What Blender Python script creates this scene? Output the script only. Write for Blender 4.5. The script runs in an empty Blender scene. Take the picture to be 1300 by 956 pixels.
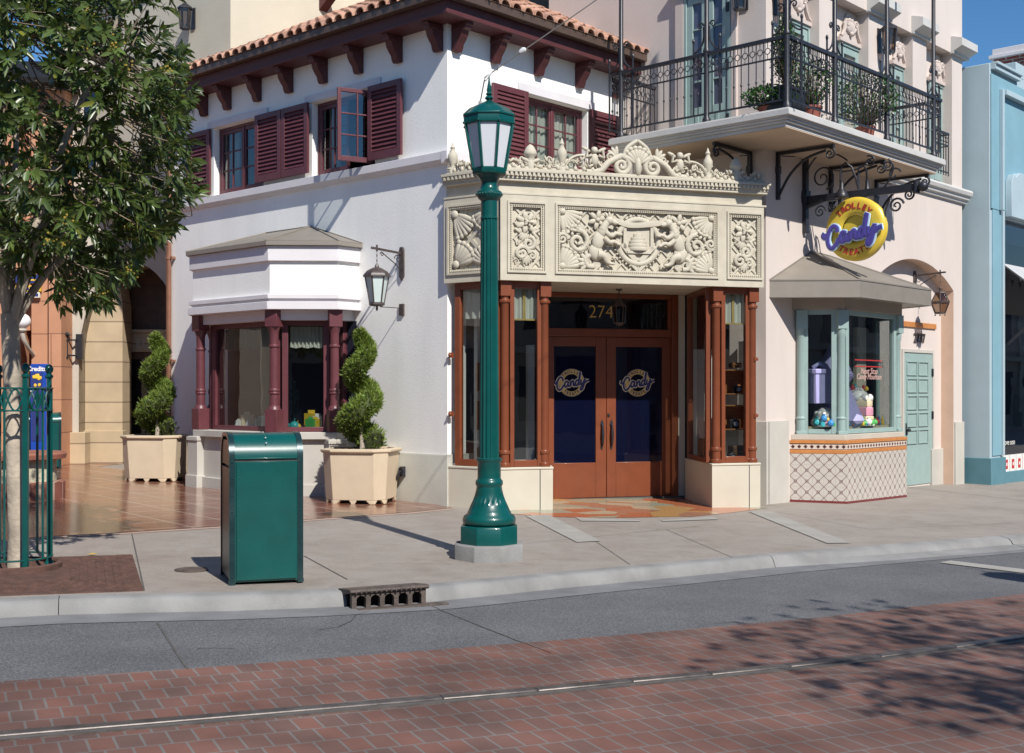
import bpy, bmesh, math, random
from mathutils import Vector, Matrix
R = math.radians
rnd = random.Random(7)
scene = bpy.context.scene
COL = scene.collection
F, CX, HY, H = 1538.0, 650.0, 498.0, 1.55     # focal length in photo pixels, principal column, horizon row, eye height

# ------------------------------------------------------------------ frames
class Fr:
    """a vertical wall plane: origin o (plan), u runs along it to the right, n points out of it"""
    def __init__(s, o, u):
        s.o = Vector(o[:2]); s.u = Vector(u[:2]).normalized(); s.n = Vector((s.u.y, -s.u.x))
    def p(s, u, n, z):
        q = s.o + s.u*u + s.n*n
        return Vector((q.x, q.y, z))
    def at(s, x, y, n=0.0):
        """measure: where does the photo pixel fall on this wall (offset n out of it)"""
        k = (x-CX)/F
        o = s.o + s.n*n
        t = (k*o.y - o.x)/(s.u.x - k*s.u.y)
        Y = o.y + s.u.y*t
        return t, H-(y-HY)/F*Y
    def U(s, x, n=0.0): return s.at(x, 0, n)[0]
    def Z(s, x, y, n=0.0): return s.at(x, y, n)[1]
    def shifted(s, u=0, n=0):
        q = s.o + s.u*u + s.n*n
        return Fr(q, s.u)

def G(x, y=0):                                  # the pavement falls gently to the right
    return -.019*(max(-25, min(25, x))+.884)
def gp(x, y, d=0.0):                            # photo pixel -> ground point (d below the pavement)
    Y = (H+.019*.884+d)/((y-HY)/F - .019*(x-CX)/F)
    X = (x-CX)/F*Y
    return Vector((X, Y, -.019*(X+.884)-d))

# ------------------------------------------------------------------ mesh builder
class MB:
    def __init__(s): s.v=[]; s.f=[]; s.m=[]; s.c=[]; s.mi=0; s.tint=None
    def add(s, vs, fs):
        b=len(s.v); s.v.extend([Vector(v) for v in vs])
        for f in fs: s.f.append([b+i for i in f]); s.m.append(s.mi); s.c.append(s.tint)
    def quad(s,a,b,c,d): s.add([a,b,c,d],[[0,1,2,3]])
    def poly(s,pts): s.add(pts,[list(range(len(pts)))])
    def hexa(s,P): s.add(P,[[0,1,2,3],[7,6,5,4],[0,4,5,1],[1,5,6,2],[2,6,7,3],[3,7,4,0]])
    def box(s,fr,u0,u1,n0,n1,z0,z1):
        s.hexa([fr.p(u0,n0,z0),fr.p(u1,n0,z0),fr.p(u1,n1,z0),fr.p(u0,n1,z0),
                fr.p(u0,n0,z1),fr.p(u1,n0,z1),fr.p(u1,n1,z1),fr.p(u0,n1,z1)])
    def wbox(s,c,sx,sy,sz,rz=0):               # free box, centre of the base c
        fr=Fr((c[0],c[1]),(math.cos(rz),math.sin(rz))); s.box(fr,-sx/2,sx/2,-sy/2,sy/2,c[2],c[2]+sz)
    def prism(s,fr,poly,n0,n1):                 # outline in (u,z), thickness along n
        k=len(poly)
        P=[fr.p(u,n0,z) for u,z in poly]+[fr.p(u,n1,z) for u,z in poly]
        s.add(P,[list(range(k)),list(range(2*k-1,k-1,-1))]+[[i,(i+1)%k,k+(i+1)%k,k+i] for i in range(k)])
    def side(s,fr,poly,u0,u1):                  # outline in (n,z), thickness along u
        k=len(poly)
        P=[fr.p(u0,n,z) for n,z in poly]+[fr.p(u1,n,z) for n,z in poly]
        s.add(P,[list(range(k)),list(range(2*k-1,k-1,-1))]+[[i,(i+1)%k,k+(i+1)%k,k+i] for i in range(k)])
    def plan(s,poly,z0,z1,top=None):            # outline in plan (x,y)
        k=len(poly); zz=lambda z,p: z(p[0],p[1]) if callable(z) else z
        P=[Vector((p[0],p[1],zz(z0,p))) for p in poly]+[Vector((p[0],p[1],zz(z1,p))) for p in (top or poly)]
        s.add(P,[list(range(k-1,-1,-1)),list(range(k,2*k))]+[[i,(i+1)%k,k+(i+1)%k,k+i] for i in range(k)])
    def tube(s,path,r,seg=8,closed=False,flat=1.0,nrm=None):
        path=[Vector(p) for p in path]; n=len(path)
        rs=r if isinstance(r,(list,tuple)) else [r]*n
        prev=None; base=len(s.v); V=[]
        for i,p in enumerate(path):
            a=path[(i-1)%n] if (closed or i>0) else p
            b=path[(i+1)%n] if (closed or i<n-1) else p
            t=(b-a)
            t=t.normalized() if t.length>1e-9 else Vector((0,0,1))
            if nrm is not None: x=(Vector(nrm)-t*t.dot(Vector(nrm)))
            elif prev is None: x=t.orthogonal()
            else: x=prev-t*t.dot(prev)
            if x.length<1e-6: x=t.orthogonal()
            x.normalize(); prev=x; y=t.cross(x)
            for k in range(seg):
                q=2*math.pi*k/seg
                V.append(p+x*(math.cos(q)*rs[i]*flat)+y*(math.sin(q)*rs[i]))
        fs=[]
        for i in range(n if closed else n-1):
            j=(i+1)%n
            for k in range(seg):
                l=(k+1)%seg; fs.append([i*seg+k,i*seg+l,j*seg+l,j*seg+k])
        if not closed:
            fs.append(list(range(seg-1,-1,-1))); fs.append([(n-1)*seg+k for k in range(seg)])
        s.add(V,fs)
    def bar(s,a,b,w,h=None,up=(0,0,1)):         # rectangular bar
        a=Vector(a);b=Vector(b);h=h or w; t=(b-a).normalized(); up=Vector(up)
        x=t.cross(up)
        if x.length<1e-5: x=t.orthogonal()
        x.normalize(); y=x.cross(t); x*=w/2; y*=h/2
        s.hexa([a-x-y,a+x-y,a+x+y,a-x+y,b-x-y,b+x-y,b+x+y,b-x+y])
    def lathe(s,c,prof,seg=24,rot=0,flute=None,cap=True):
        c=Vector(c);V=[];n=len(prof)
        for r,z in prof:
            for k in range(seg):
                a=rot+2*math.pi*k/seg; rr=r
                if flute and flute[1]<=z<=flute[2]: rr=r*(1-flute[0]*(k%2))
                V.append(c+Vector((rr*math.cos(a),rr*math.sin(a),z)))
        fs=[[i*seg+k,i*seg+(k+1)%seg,(i+1)*seg+(k+1)%seg,(i+1)*seg+k] for i in range(n-1) for k in range(seg)]
        if cap: fs+= [list(range(seg-1,-1,-1)),[(n-1)*seg+k for k in range(seg)]]
        s.add(V,fs)
    def ell(s,c,ax,seg=10,rings=6):             # ellipsoid, ax = three half-axis vectors
        c=Vector(c);a,b,d=[Vector(q) for q in ax];V=[c+d];fs=[]
        for i in range(1,rings):
            t=math.pi*i/rings
            for k in range(seg):
                q=2*math.pi*k/seg
                V.append(c+a*(math.sin(t)*math.cos(q))+b*(math.sin(t)*math.sin(q))+d*math.cos(t))
        V.append(c-d); e=len(V)-1
        for k in range(seg):
            l=(k+1)%seg
            fs.append([0,1+k,1+l])
            for i in range(rings-2): fs.append([1+i*seg+k,1+(i+1)*seg+k,1+(i+1)*seg+l,1+i*seg+l])
            fs.append([1+(rings-2)*seg+k,e,1+(rings-2)*seg+l])
        s.add(V,fs)
    def ball(s,c,r,seg=10,rings=6): s.ell(c,((r,0,0),(0,r,0),(0,0,r)),seg,rings)
    def fell(s,fr,u,n,z,ru,rn,rz,rot=0,seg=10,rings=6):   # ellipsoid laid in a wall frame
        U=Vector((fr.u.x,fr.u.y,0));N=Vector((fr.n.x,fr.n.y,0));Zv=Vector((0,0,1))
        c,sn=math.cos(rot),math.sin(rot)
        s.ell(fr.p(u,n,z),((U*c+Zv*sn)*ru,(Zv*c-U*sn)*rz,N*rn),seg,rings)
    def ring(s,fr,u,n,z,r,t,seg=32,a0=0,a1=2*math.pi,tseg=6):
        full=abs(a1-a0-2*math.pi)<1e-6; k=seg if full else seg+1
        pts=[fr.p(u+r*math.cos(a0+(a1-a0)*i/seg),n,z+r*math.sin(a0+(a1-a0)*i/seg)) for i in range(k)]
        s.tube(pts,t,tseg,closed=full)
    def spiral(s,fr,u,n,z,r,t,turns=1.6,a0=0,d=1,seg=22,tseg=6,r1=.12):
        pts=[];rs=[]
        for i in range(seg+1):
            f=i/seg;a=a0+d*f*turns*2*math.pi;q=r*(1-(1-r1)*f)
            pts.append(fr.p(u+q*math.cos(a),n,z+q*math.sin(a)));rs.append(t*(1-.35*f))
        s.tube(pts,rs,tseg); return pts
    def merge(s,vs,fs,M,mi=None):
        if mi is not None: s.mi=mi
        s.add([M@Vector(v) for v in vs],fs)

ORG={}
def obj(name, mb, mats, parent=None, bevel=0, sharp=38, loc=None, kind=None, recalc=True):
    me=bpy.data.meshes.new(name)
    org=ORG[parent.name] if parent is not None else Vector(loc or (0,0,0))
    me.from_pydata([v-org for v in mb.v],[],mb.f)
    mats=mats if isinstance(mats,(list,tuple)) else [mats]
    for m in mats: me.materials.append(m)
    if len(mats)>1: me.polygons.foreach_set('material_index',mb.m)
    if any(c is not None for c in mb.c):
        ca=me.color_attributes.new('tint','FLOAT_COLOR','CORNER'); buf=[]
        for f,c in zip(mb.f,mb.c):
            c=c if c is not None else (.5,.5,.5)
            for _ in f: buf.extend((c[0],c[1],c[2],1))
        ca.data.foreach_set('color',buf)
    if recalc:
        bm=bmesh.new();bm.from_mesh(me);bmesh.ops.recalc_face_normals(bm,faces=bm.faces);bm.to_mesh(me);bm.free()
    me.polygons.foreach_set('use_smooth',[True]*len(me.polygons))
    me.set_sharp_from_angle(angle=R(sharp)); me.update()
    o=bpy.data.objects.new(name,me);COL.objects.link(o)
    if parent is not None: o.parent=parent
    else: o.location=org
    ORG[o.name]=org
    if bevel:
        b=o.modifiers.new('bevel','BEVEL');b.width=bevel;b.segments=2;b.limit_method='ANGLE';b.angle_limit=R(40);b.harden_normals=False
    if kind: o['kind']=kind
    return o
def thing(name,label,cat,loc,group=None):
    o=bpy.data.objects.new(name,None);COL.objects.link(o);o.location=loc;o.empty_display_size=.2
    ORG[o.name]=Vector(loc);tag(o,label,cat,group);return o
def tag(o,label,cat,group=None):
    o['label']=label;o['category']=cat
    if group:o['group']=group
    return o
def copy_tree(o,delta,parent=None,label=None,rotz=None):
    c=o.copy();COL.objects.link(c)
    if parent is not None: c.parent=parent
    else:
        c.location=Vector(o.location)+Vector(delta)
        if rotz is not None:c.rotation_euler.z=rotz
        if label:c['label']=label
    ORG[c.name]=ORG[o.name]
    for ch in list(o.children): copy_tree(ch,delta,c)
    return c

# ------------------------------------------------------------------ writing
def text_geo(body,size=1.0,depth=.01,align='CENTER',shear=0,bold=0):
    cu=bpy.data.curves.new('t','FONT');cu.body=body;cu.size=size;cu.extrude=depth;cu.align_x=align;cu.align_y='CENTER'
    cu.shear=shear;cu.offset=bold;cu.resolution_u=4
    o=bpy.data.objects.new('t',cu);COL.objects.link(o)
    dg=bpy.context.evaluated_depsgraph_get();me=o.evaluated_get(dg).to_mesh()
    vs=[v.co.copy() for v in me.vertices];fs=[list(p.vertices) for p in me.polygons]
    o.evaluated_get(dg).to_mesh_clear();bpy.data.objects.remove(o);bpy.data.curves.remove(cu)
    return vs,fs
def fmat(fr,u,n,z,rot=0,sx=1,sz=1):            # text plane -> wall frame
    U=Vector((fr.u.x,fr.u.y,0));N=Vector((fr.n.x,fr.n.y,0));Zv=Vector((0,0,1))
    c,s=math.cos(rot),math.sin(rot)
    M=Matrix.Identity(4);M.col[0].xyz=(U*c+Zv*s)*sx;M.col[1].xyz=(Zv*c-U*s)*sz;M.col[2].xyz=N;M.col[3].xyz=fr.p(u,n,z)
    return M
def write(mb,fr,u,n,z,body,size,depth=.006,mi=0,**k):
    vs,fs=text_geo(body,size,depth,**k);mb.merge(vs,fs,fmat(fr,u,n,z),mi)
def write_arc(mb,fr,u,n,z,body,r,size,mid,span,depth=.006,mi=0,inside=False,bold=0):
    k=len(body)
    for i,ch in enumerate(body):
        if ch==' ':continue
        f=(i/(k-1)-.5) if k>1 else 0
        a=mid+(f*span if inside else -f*span)
        vs,fs=text_geo(ch,size,depth,bold=bold)
        mb.merge(vs,fs,fmat(fr,u+r*math.cos(a),n,z+r*math.sin(a),a+math.pi/2 if inside else a-math.pi/2),mi)
def smooth_path(pts,k=6):
    out=[];n=len(pts)
    for i in range(n-1):
        p0=pts[max(i-1,0)];p1=pts[i];p2=pts[i+1];p3=pts[min(i+2,n-1)]
        for j in range(k):
            t=j/k
            out.append(tuple(.5*((2*p1[d])+(-p0[d]+p2[d])*t+(2*p0[d]-5*p1[d]+4*p2[d]-p3[d])*t*t+(-p0[d]+3*p1[d]-3*p2[d]+p3[d])*t**3) for d in range(len(p1))))
    out.append(tuple(pts[-1]));return out
CANDY=[[(-.60,.20),(-.61,.36),(-.74,.46),(-.89,.36),(-1.0,.08),(-.97,-.20),(-.84,-.34),(-.67,-.25),(-.54,-.05)],[(-.98,.20),(-1.10,.10),(-1.19,.18),(-1.12,.28)],
 [(-.26,.10),(-.38,.15),(-.48,.0),(-.46,-.17),(-.34,-.17),(-.25,.0),(-.23,.10),(-.25,-.12),(-.15,-.18),(-.08,-.05)],
 [(-.08,.13),(-.09,-.18),(-.03,.04),(.08,.13),(.12,.02),(.11,-.14),(.18,-.18),(.26,-.05)],
 [(.46,.08),(.36,.14),(.26,.0),(.28,-.17),(.40,-.15),(.52,.2),(.60,.62),(.54,.45),(.48,.05),(.50,-.16),(.60,-.12)],
 [(.64,.14),(.62,-.08),(.70,-.16),(.82,.0),(.90,.16),(.84,-.15),(.72,-.46),(.60,-.50),(.62,-.34),(.82,-.16),(1.02,.0),(1.18,.02)]]
def script(mb,fr,u,n,z,size,r,tilt=.16,mi=0,flat=.5):
    c,s=math.cos(tilt),math.sin(tilt)
    for st in CANDY:
        pts=[]
        for a,b in smooth_path(st,5):
            a2=a+.12*b; pts.append(fr.p(u+size*(a2*c-b*s),n,z+size*(a2*s+b*c)))
        mb.mi=mi; mb.tube(pts,r,6,flat=flat,nrm=Vector((fr.n.x,fr.n.y,0)))

# ------------------------------------------------------------------ materials
def nodes(m):
    m.use_nodes=True;nt=m.node_tree;return nt,nt.nodes,nt.links
def ramp(N,stops):
    r=N.new('ShaderNodeValToRGB');e=r.color_ramp.elements
    while len(e)<len(stops): e.new(.5)
    for q,(p,c) in zip(e,stops): q.position=p;q.color=(*c,1) if len(c)==3 else c
    return r
def mat(name,col,rough=.6,var=.08,scale=6,bump=0,bscale=60,metal=0,spec=.5,coat=0,dirt=0,dcol=None,tint=0,stretch=None):
    m=bpy.data.materials.new(name);nt,N,L=nodes(m);b=N['Principled BSDF']
    b.inputs['Roughness'].default_value=rough;b.inputs['Metallic'].default_value=metal
    b.inputs['Specular IOR Level'].default_value=spec;b.inputs['Coat Weight'].default_value=coat;b.inputs['Coat Roughness'].default_value=.08
    tc=N.new('ShaderNodeTexCoord');src=tc.outputs['Object']
    if stretch:
        mp=N.new('ShaderNodeMapping');mp.inputs['Scale'].default_value=stretch;L.new(src,mp.inputs['Vector']);vsrc=mp.outputs[0]
    else: vsrc=src
    nz=N.new('ShaderNodeTexNoise');nz.inputs['Scale'].default_value=scale;nz.inputs['Detail'].default_value=5;L.new(vsrc,nz.inputs['Vector'])
    lo=tuple(c*(1-var) for c in col);hi=tuple(min(1,c*(1+var)) for c in col)
    rp=ramp(N,[(.3,lo),(.7,hi)]);L.new(nz.outputs['Fac'],rp.inputs['Fac']);out=rp.outputs['Color']
    if dirt:
        n2=N.new('ShaderNodeTexNoise');n2.inputs['Scale'].default_value=scale*.35;n2.inputs['Detail'].default_value=8;n2.inputs['Roughness'].default_value=.7;L.new(vsrc,n2.inputs['Vector'])
        r2=ramp(N,[(.52,(0,0,0)),(.74,(1,1,1))]);L.new(n2.outputs['Fac'],r2.inputs['Fac'])
        ml=N.new('ShaderNodeMath');ml.operation='MULTIPLY';ml.inputs[1].default_value=dirt;L.new(r2.outputs['Color'],ml.inputs[0])
        mx=N.new('ShaderNodeMixRGB');L.new(ml.outputs[0],mx.inputs['Fac']);L.new(out,mx.inputs[1]);dc=dcol or tuple(c*.55 for c in col);mx.inputs[2].default_value=(*dc,1);out=mx.outputs[0]
    if tint:
        at=N.new('ShaderNodeAttribute');at.attribute_name='tint'
        mx=N.new('ShaderNodeMixRGB');mx.blend_type='MULTIPLY';mx.inputs['Fac'].default_value=1
        sc=N.new('ShaderNodeMixRGB');sc.blend_type='ADD';sc.inputs['Fac'].default_value=1;L.new(at.outputs['Color'],sc.inputs[1]);L.new(at.outputs['Color'],sc.inputs[2])
        L.new(out,mx.inputs[1]);L.new(sc.outputs[0],mx.inputs[2]);out=mx.outputs[0]
    L.new(out,b.inputs['Base Color'])
    if bump:
        n3=N.new('ShaderNodeTexNoise');n3.inputs['Scale'].default_value=bscale;n3.inputs['Detail'].default_value=4;L.new(src,n3.inputs['Vector'])
        bp=N.new('ShaderNodeBump');bp.inputs['Strength'].default_value=bump;bp.inputs['Distance'].default_value=.012;L.new(n3.outputs['Fac'],bp.inputs['Height']);L.new(bp.outputs[0],b.inputs['Normal'])
    return m
def glass_mat(name,tintc=(.85,.88,.87),refl=1.0,ior=1.75):
    m=bpy.data.materials.new(name);nt,N,L=nodes(m);N.remove(N['Principled BSDF'])
    tr=N.new('ShaderNodeBsdfTransparent');tr.inputs[0].default_value=(*tintc,1)
    gl=N.new('ShaderNodeBsdfGlossy');gl.inputs['Roughness'].default_value=.0;gl.inputs['Color'].default_value=(refl,refl,refl,1)
    fr=N.new('ShaderNodeFresnel');gm=N.new('ShaderNodeNewGeometry');io=N.new('ShaderNodeMapRange');io.inputs['To Min'].default_value=ior;io.inputs['To Max'].default_value=1/ior;L.new(gm.outputs['Backfacing'],io.inputs['Value']);L.new(io.outputs[0],fr.inputs['IOR'])
    tc=N.new('ShaderNodeTexCoord');nz=N.new('ShaderNodeTexNoise');nz.inputs['Scale'].default_value=1.3;L.new(tc.outputs['Object'],nz.inputs['Vector'])
    bp=N.new('ShaderNodeBump');bp.inputs['Strength'].default_value=.03;bp.inputs['Distance'].default_value=.05;L.new(nz.outputs['Fac'],bp.inputs['Height']);L.new(bp.outputs[0],gl.inputs['Normal'])
    mx=N.new('ShaderNodeMixShader');L.new(fr.outputs[0],mx.inputs[0]);L.new(tr.outputs[0],mx.inputs[1]);L.new(gl.outputs[0],mx.inputs[2])
    L.new(mx.outputs[0],N['Material Output'].inputs[0]);return m
def painted_reflection_glass(name,col,amount):
    m=glass_mat(name,(.42,.46,.58),.95,1.7);nt,N,L=nodes(m);mx=[n for n in N if n.type=='MIX_SHADER'][0];tr=[n for n in N if n.type=='BSDF_TRANSPARENT'][0]
    d=N.new('ShaderNodeBsdfDiffuse');d.inputs[0].default_value=(*col,1);m2=N.new('ShaderNodeMixShader');m2.inputs[0].default_value=amount
    L.new(tr.outputs[0],m2.inputs[1]);L.new(d.outputs[0],m2.inputs[2]);L.new(m2.outputs[0],mx.inputs[1]);return m
def leaf_mat(name,col,trans=.25,rough=.35):
    m=bpy.data.materials.new(name);nt,N,L=nodes(m);b=N['Principled BSDF'];b.inputs['Roughness'].default_value=rough
    at=N.new('ShaderNodeAttribute');at.attribute_name='tint'
    mx=N.new('ShaderNodeMixRGB');mx.blend_type='MULTIPLY';mx.inputs['Fac'].default_value=1;mx.inputs[1].default_value=(*[c*2 for c in col],1);L.new(at.outputs['Color'],mx.inputs[2]);L.new(mx.outputs[0],b.inputs['Base Color'])
    t=N.new('ShaderNodeBsdfTranslucent');br=N.new('ShaderNodeMixRGB');br.blend_type='MULTIPLY';br.inputs['Fac'].default_value=1;br.inputs[1].default_value=(1.5,1.6,.7,1);L.new(mx.outputs[0],br.inputs[2]);L.new(br.outputs[0],t.inputs[0])
    ms=N.new('ShaderNodeMixShader');ms.inputs[0].default_value=trans;L.new(b.outputs[0],ms.inputs[1]);L.new(t.outputs[0],ms.inputs[2]);L.new(ms.outputs[0],N['Material Output'].inputs[0]);return m
def brick_mat(name,c1,c2,mortar,bw,rh,ms=.008,rot=0,rough=.8,offset=.5,bump=.3,axis=None,coat=0,vary=.35,scale_noise=3):
    m=bpy.data.materials.new(name);nt,N,L=nodes(m);b=N['Principled BSDF'];b.inputs['Roughness'].default_value=rough;b.inputs['Coat Weight'].default_value=coat;b.inputs['Coat Roughness'].default_value=.1
    tc=N.new('ShaderNodeTexCoord');mp=N.new('ShaderNodeMapping');L.new(tc.outputs['Object'],mp.inputs['Vector'])
    mp.inputs['Rotation'].default_value=axis or (0,0,rot)
    bt=N.new('ShaderNodeTexBrick');bt.offset=offset;bt.inputs['Scale'].default_value=1;bt.inputs['Brick Width'].default_value=bw;bt.inputs['Row Height'].default_value=rh
    bt.inputs['Mortar Size'].default_value=ms;bt.inputs['Mortar Smooth'].default_value=.2;bt.inputs['Bias'].default_value=-.25
    bt.inputs['Color1'].default_value=(*c1,1);bt.inputs['Color2'].default_value=(*c2,1);bt.inputs['Mortar'].default_value=(*mortar,1)
    L.new(mp.outputs[0],bt.inputs['Vector'])
    nz=N.new('ShaderNodeTexNoise');nz.inputs['Scale'].default_value=scale_noise;nz.inputs['Detail'].default_value=6;L.new(tc.outputs['Object'],nz.inputs['Vector'])
    rp=ramp(N,[(.3,(1-vary,)*3),(.7,(1+vary*.3,)*3)]);L.new(nz.outputs['Fac'],rp.inputs['Fac'])
    mx=N.new('ShaderNodeMixRGB');mx.blend_type='MULTIPLY';mx.inputs['Fac'].default_value=1;L.new(bt.outputs['Color'],mx.inputs[1]);L.new(rp.outputs['Color'],mx.inputs[2]);L.new(mx.outputs[0],b.inputs['Base Color'])
    iv=N.new('ShaderNodeMath');iv.operation='SUBTRACT';iv.inputs[0].default_value=1;L.new(bt.outputs['Fac'],iv.inputs[1])
    bp=N.new('ShaderNodeBump');bp.inputs['Strength'].default_value=bump;bp.inputs['Distance'].default_value=.006;L.new(iv.outputs[0],bp.inputs['Height']);L.new(bp.outputs[0],b.inputs['Normal'])
    return m

M={}
M['white']=mat('white_stucco',(.85,.84,.81),.85,.05,2.2,.22,42,dirt=.30,dcol=(.68,.67,.64),stretch=(1,1,.22))
M['white_trim']=mat('white_trim',(.65,.625,.64),.8,.04,3,.15,70)
M['grey_base']=mat('grey_wainscot',(.45,.44,.39),.85,.07,2,.3,60,dirt=.25)
M['stone_base']=mat('cast_stone',(.47,.445,.40),.85,.06,2.5,.25,60,dirt=.2)
M['pink']=mat('pink_stucco',(.60,.525,.48),.85,.05,1.8,.2,50,dirt=.28,dcol=(.50,.445,.42),stretch=(1,1,.35))
M['pink_trim']=mat('pink_moulding',(.54,.46,.42),.8,.05,3,.15,60)
M['grey_trim']=mat('grey_moulding',(.52,.51,.49),.75,.05,3,.1,60)
M['cream']=mat('cream_stucco',(.60,.55,.44),.85,.05,1.2,.3,55,dirt=.12)
M['marquee']=mat('cream_cast_stone',(.505,.46,.365),.75,.07,6,.25,60,dirt=.45,dcol=(.36,.30,.21))
M['plinth']=mat('cream_plinth',(.54,.495,.40),.7,.04,3,.1,70,dirt=.1)
M['maroon']=mat('maroon_paint',(.115,.034,.042),.42,.1,8,.05,40,dirt=.12)
M['maroon_dark']=mat('dark_maroon_timber',(.085,.022,.024),.55,.12,6,.1,30)
M['brown_metal']=mat('brown_gutter',(.10,.065,.05),.45,.1,5,metal=.2)
M['copper']=mat('brown_downpipe',(.25,.12,.075),.45,.15,5,metal=.2)
M['rust']=mat('rust_red_paint',(.185,.050,.020),.38,.08,6,.04,40,coat=.15)
M['taupe']=mat('taupe_metal_roof',(.245,.218,.185),.5,.06,4,.05,30,metal=.1)
M['iron']=mat('black_iron',(.022,.022,.028),.42,.2,12,.1,60,spec=.5)
M['lamp_iron']=mat('bronze_iron',(.06,.045,.042),.45,.2,12,.1,60)
M['green']=mat('green_gloss_paint',(.0015,.068,.062),.34,.12,5,.03,20,coat=.35,spec=.35,dirt=.16,dcol=(.02,.085,.075))
M['green_dark']=mat('dark_green_edging',(.012,.04,.045),.3,.2,9,.05,30,metal=.3,dirt=.3,dcol=(.09,.12,.12))
M['green_side']=mat('dark_glossy_panel',(.010,.03,.026),.3,.1,4,spec=.3)
M['frost']=mat('frosted_pane',(.62,.64,.68),.35,.03,4)
M['frost2']=mat('milky_pane',(.55,.64,.62),.3,.03,4)
M['teal']=mat('teal_paint',(.285,.385,.365),.42,.05,6,.04,40,dirt=.08)
M['tan']=mat('tan_stucco',(.36,.31,.265),.8,.05,3,.2,60)
M['terracotta_band']=mat('orange_glazed_tile',(.50,.20,.06),.35,.12,12)
M['tile']=None
M['blue_wall']=mat('pale_blue_stucco',(.36,.46,.505),.8,.04,2,.2,60,dirt=.1)
M['blue_mid']=mat('blue_paint',(.19,.35,.42),.75,.05,2,.15,60,dirt=.1)
M['blue_base']=mat('teal_blue_base',(.09,.21,.255),.7,.08,3,.15,60,dirt=.15)
M['concrete']=mat('kerb_concrete',(.235,.233,.228),.85,.18,3,.4,90,dirt=.6,dcol=(.14,.135,.125))
M['gutter_conc']=mat('gutter_concrete',(.17,.17,.175),.85,.2,3,.4,90,dirt=.35)
M['pale_band']=mat('pale_paving_band',(.325,.31,.28),.8,.1,3,.25,90,dirt=.2)
M['joint']=mat('dark_joint',(.09,.085,.08),.9,.2,10)
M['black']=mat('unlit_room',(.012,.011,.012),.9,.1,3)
M['black_void']=mat('drain_void',(.004,.004,.004),.95,.1,3)
M['navy']=mat('navy_room',(.007,.009,.026),.8,.2,2)
M['wood']=mat('orange_wood',(.36,.14,.04),.45,.25,5,.1,30,stretch=(1,1,8))
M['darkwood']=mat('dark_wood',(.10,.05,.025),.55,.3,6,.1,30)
M['curtain']=mat('cream_curtain',(.68,.68,.60),.9,.08,30,.2,40,stretch=(1,1,.1))
M['gold']=mat('gold_leaf',(.72,.50,.16),.4,.08,10,metal=.25)
M['yellow']=mat('yellow_enamel',(.74,.53,.06),.35,.05,5)
M['red_ink']=mat('red_lettering',(.45,.03,.03),.5,.03,5)
M['purple']=mat('purple_enamel',(.085,.07,.33),.35,.05,5)
M['cyan']=mat('pale_blue_neon_tube',(.55,.74,.84),.3,.03,5)
M['navy_ink']=mat('navy_lettering',(.03,.03,.12),.5,.03,5)
M['planter']=mat('sand_cast_planter',(.56,.455,.325),.8,.06,3,.2,60,dirt=.22,dcol=(.42,.32,.21))
M['soil']=mat('soil_with_bark',(.09,.05,.025),.95,.5,25,.8,30)
M['topiary']=leaf_mat('juniper_needles',(.135,.192,.045),.25,.55)
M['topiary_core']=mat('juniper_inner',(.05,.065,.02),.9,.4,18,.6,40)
M['leaf']=leaf_mat('glossy_leaf',(.083,.125,.036),.28,.33)
M['leaf2']=leaf_mat('houseplant_leaf',(.03,.085,.02),.2,.35)
M['bark']=mat('pale_bark',(.40,.34,.27),.85,.3,7,.7,26,dirt=.75,dcol=(.15,.12,.095),stretch=(1,1,.6))
M['twig']=mat('grey_twig',(.22,.17,.12),.85,.2,9,.4,30)
M['rustgrate']=mat('rusty_cast_iron',(.098,.05,.037),.75,.3,9,.5,50,dirt=.4,dcol=(.075,.04,.03))
M['drain_iron']=mat('worn_drain_iron',(.085,.065,.055),.65,.35,12,.6,50,dirt=.5,dcol=(.20,.15,.12))
M['steel']=mat('worn_rail_steel',(.17,.15,.14),.5,.35,9,.1,40,metal=.75)
M['orange_wall']=mat('salmon_block_wall',(.5,.25,.14),.8,.07,2,.2,60,dirt=.15)
M['stone']=mat('buff_ashlar',(.60,.47,.31),.82,.07,3,.25,60,dirt=.15)
M['pale_stone']=mat('pale_pilaster_stone',(.47,.43,.365),.82,.06,3,.25,60,dirt=.15)
M['globe']=mat('opal_globe',(.80,.80,.82),.25,.02,3)
M['amber']=mat('amber_glass',(.50,.27,.06),.3,.25,20)
M['sign_blue']=mat('blue_poster',(.01,.06,.36),.4,.1,4)
M['sign_yellow']=mat('yellow_board',(.75,.48,.05),.5,.05,4)
M['sign_white']=mat('white_board',(.75,.72,.62),.5,.05,4)
M['sign_navy']=mat('navy_board',(.02,.035,.16),.5,.05,4)
M['brick_red']=brick_mat('red_brick',(.28,.075,.05),(.20,.06,.045),(.45,.40,.36),.22,.075,.01,axis=(R(90),0,0))
M['pot']=mat('terracotta_pot',(.28,.085,.06),.7,.1,6,.1,40)
M['silver']=mat('silver_fabric',(.50,.50,.50),.5,.06,4)
M['yellowleaf']=mat('yellow_leaf',(.65,.45,.04),.5,.1,9)
M['porcelain']=mat('porcelain',(.62,.62,.62),.3,.05,9)
M['cable']=mat('grey_cable',(.12,.11,.10),.5,.1,9)
M['glass']=glass_mat('window_glass',(.74,.78,.77),.95)
M['glass_shop']=glass_mat('shop_glass',(.62,.66,.65),.95,2.15)
M['glass_navy']=painted_reflection_glass('navy_painted_reflection',(.008,.011,.042),.42)  # diffuse navy stands in for the blue sky reflected in the door panes
M['glass_dark']=glass_mat('tinted_glass',(.42,.46,.58),.95)
M['glass_amber']=glass_mat('lantern_glass',(.55,.45,.36),.9)
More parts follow.
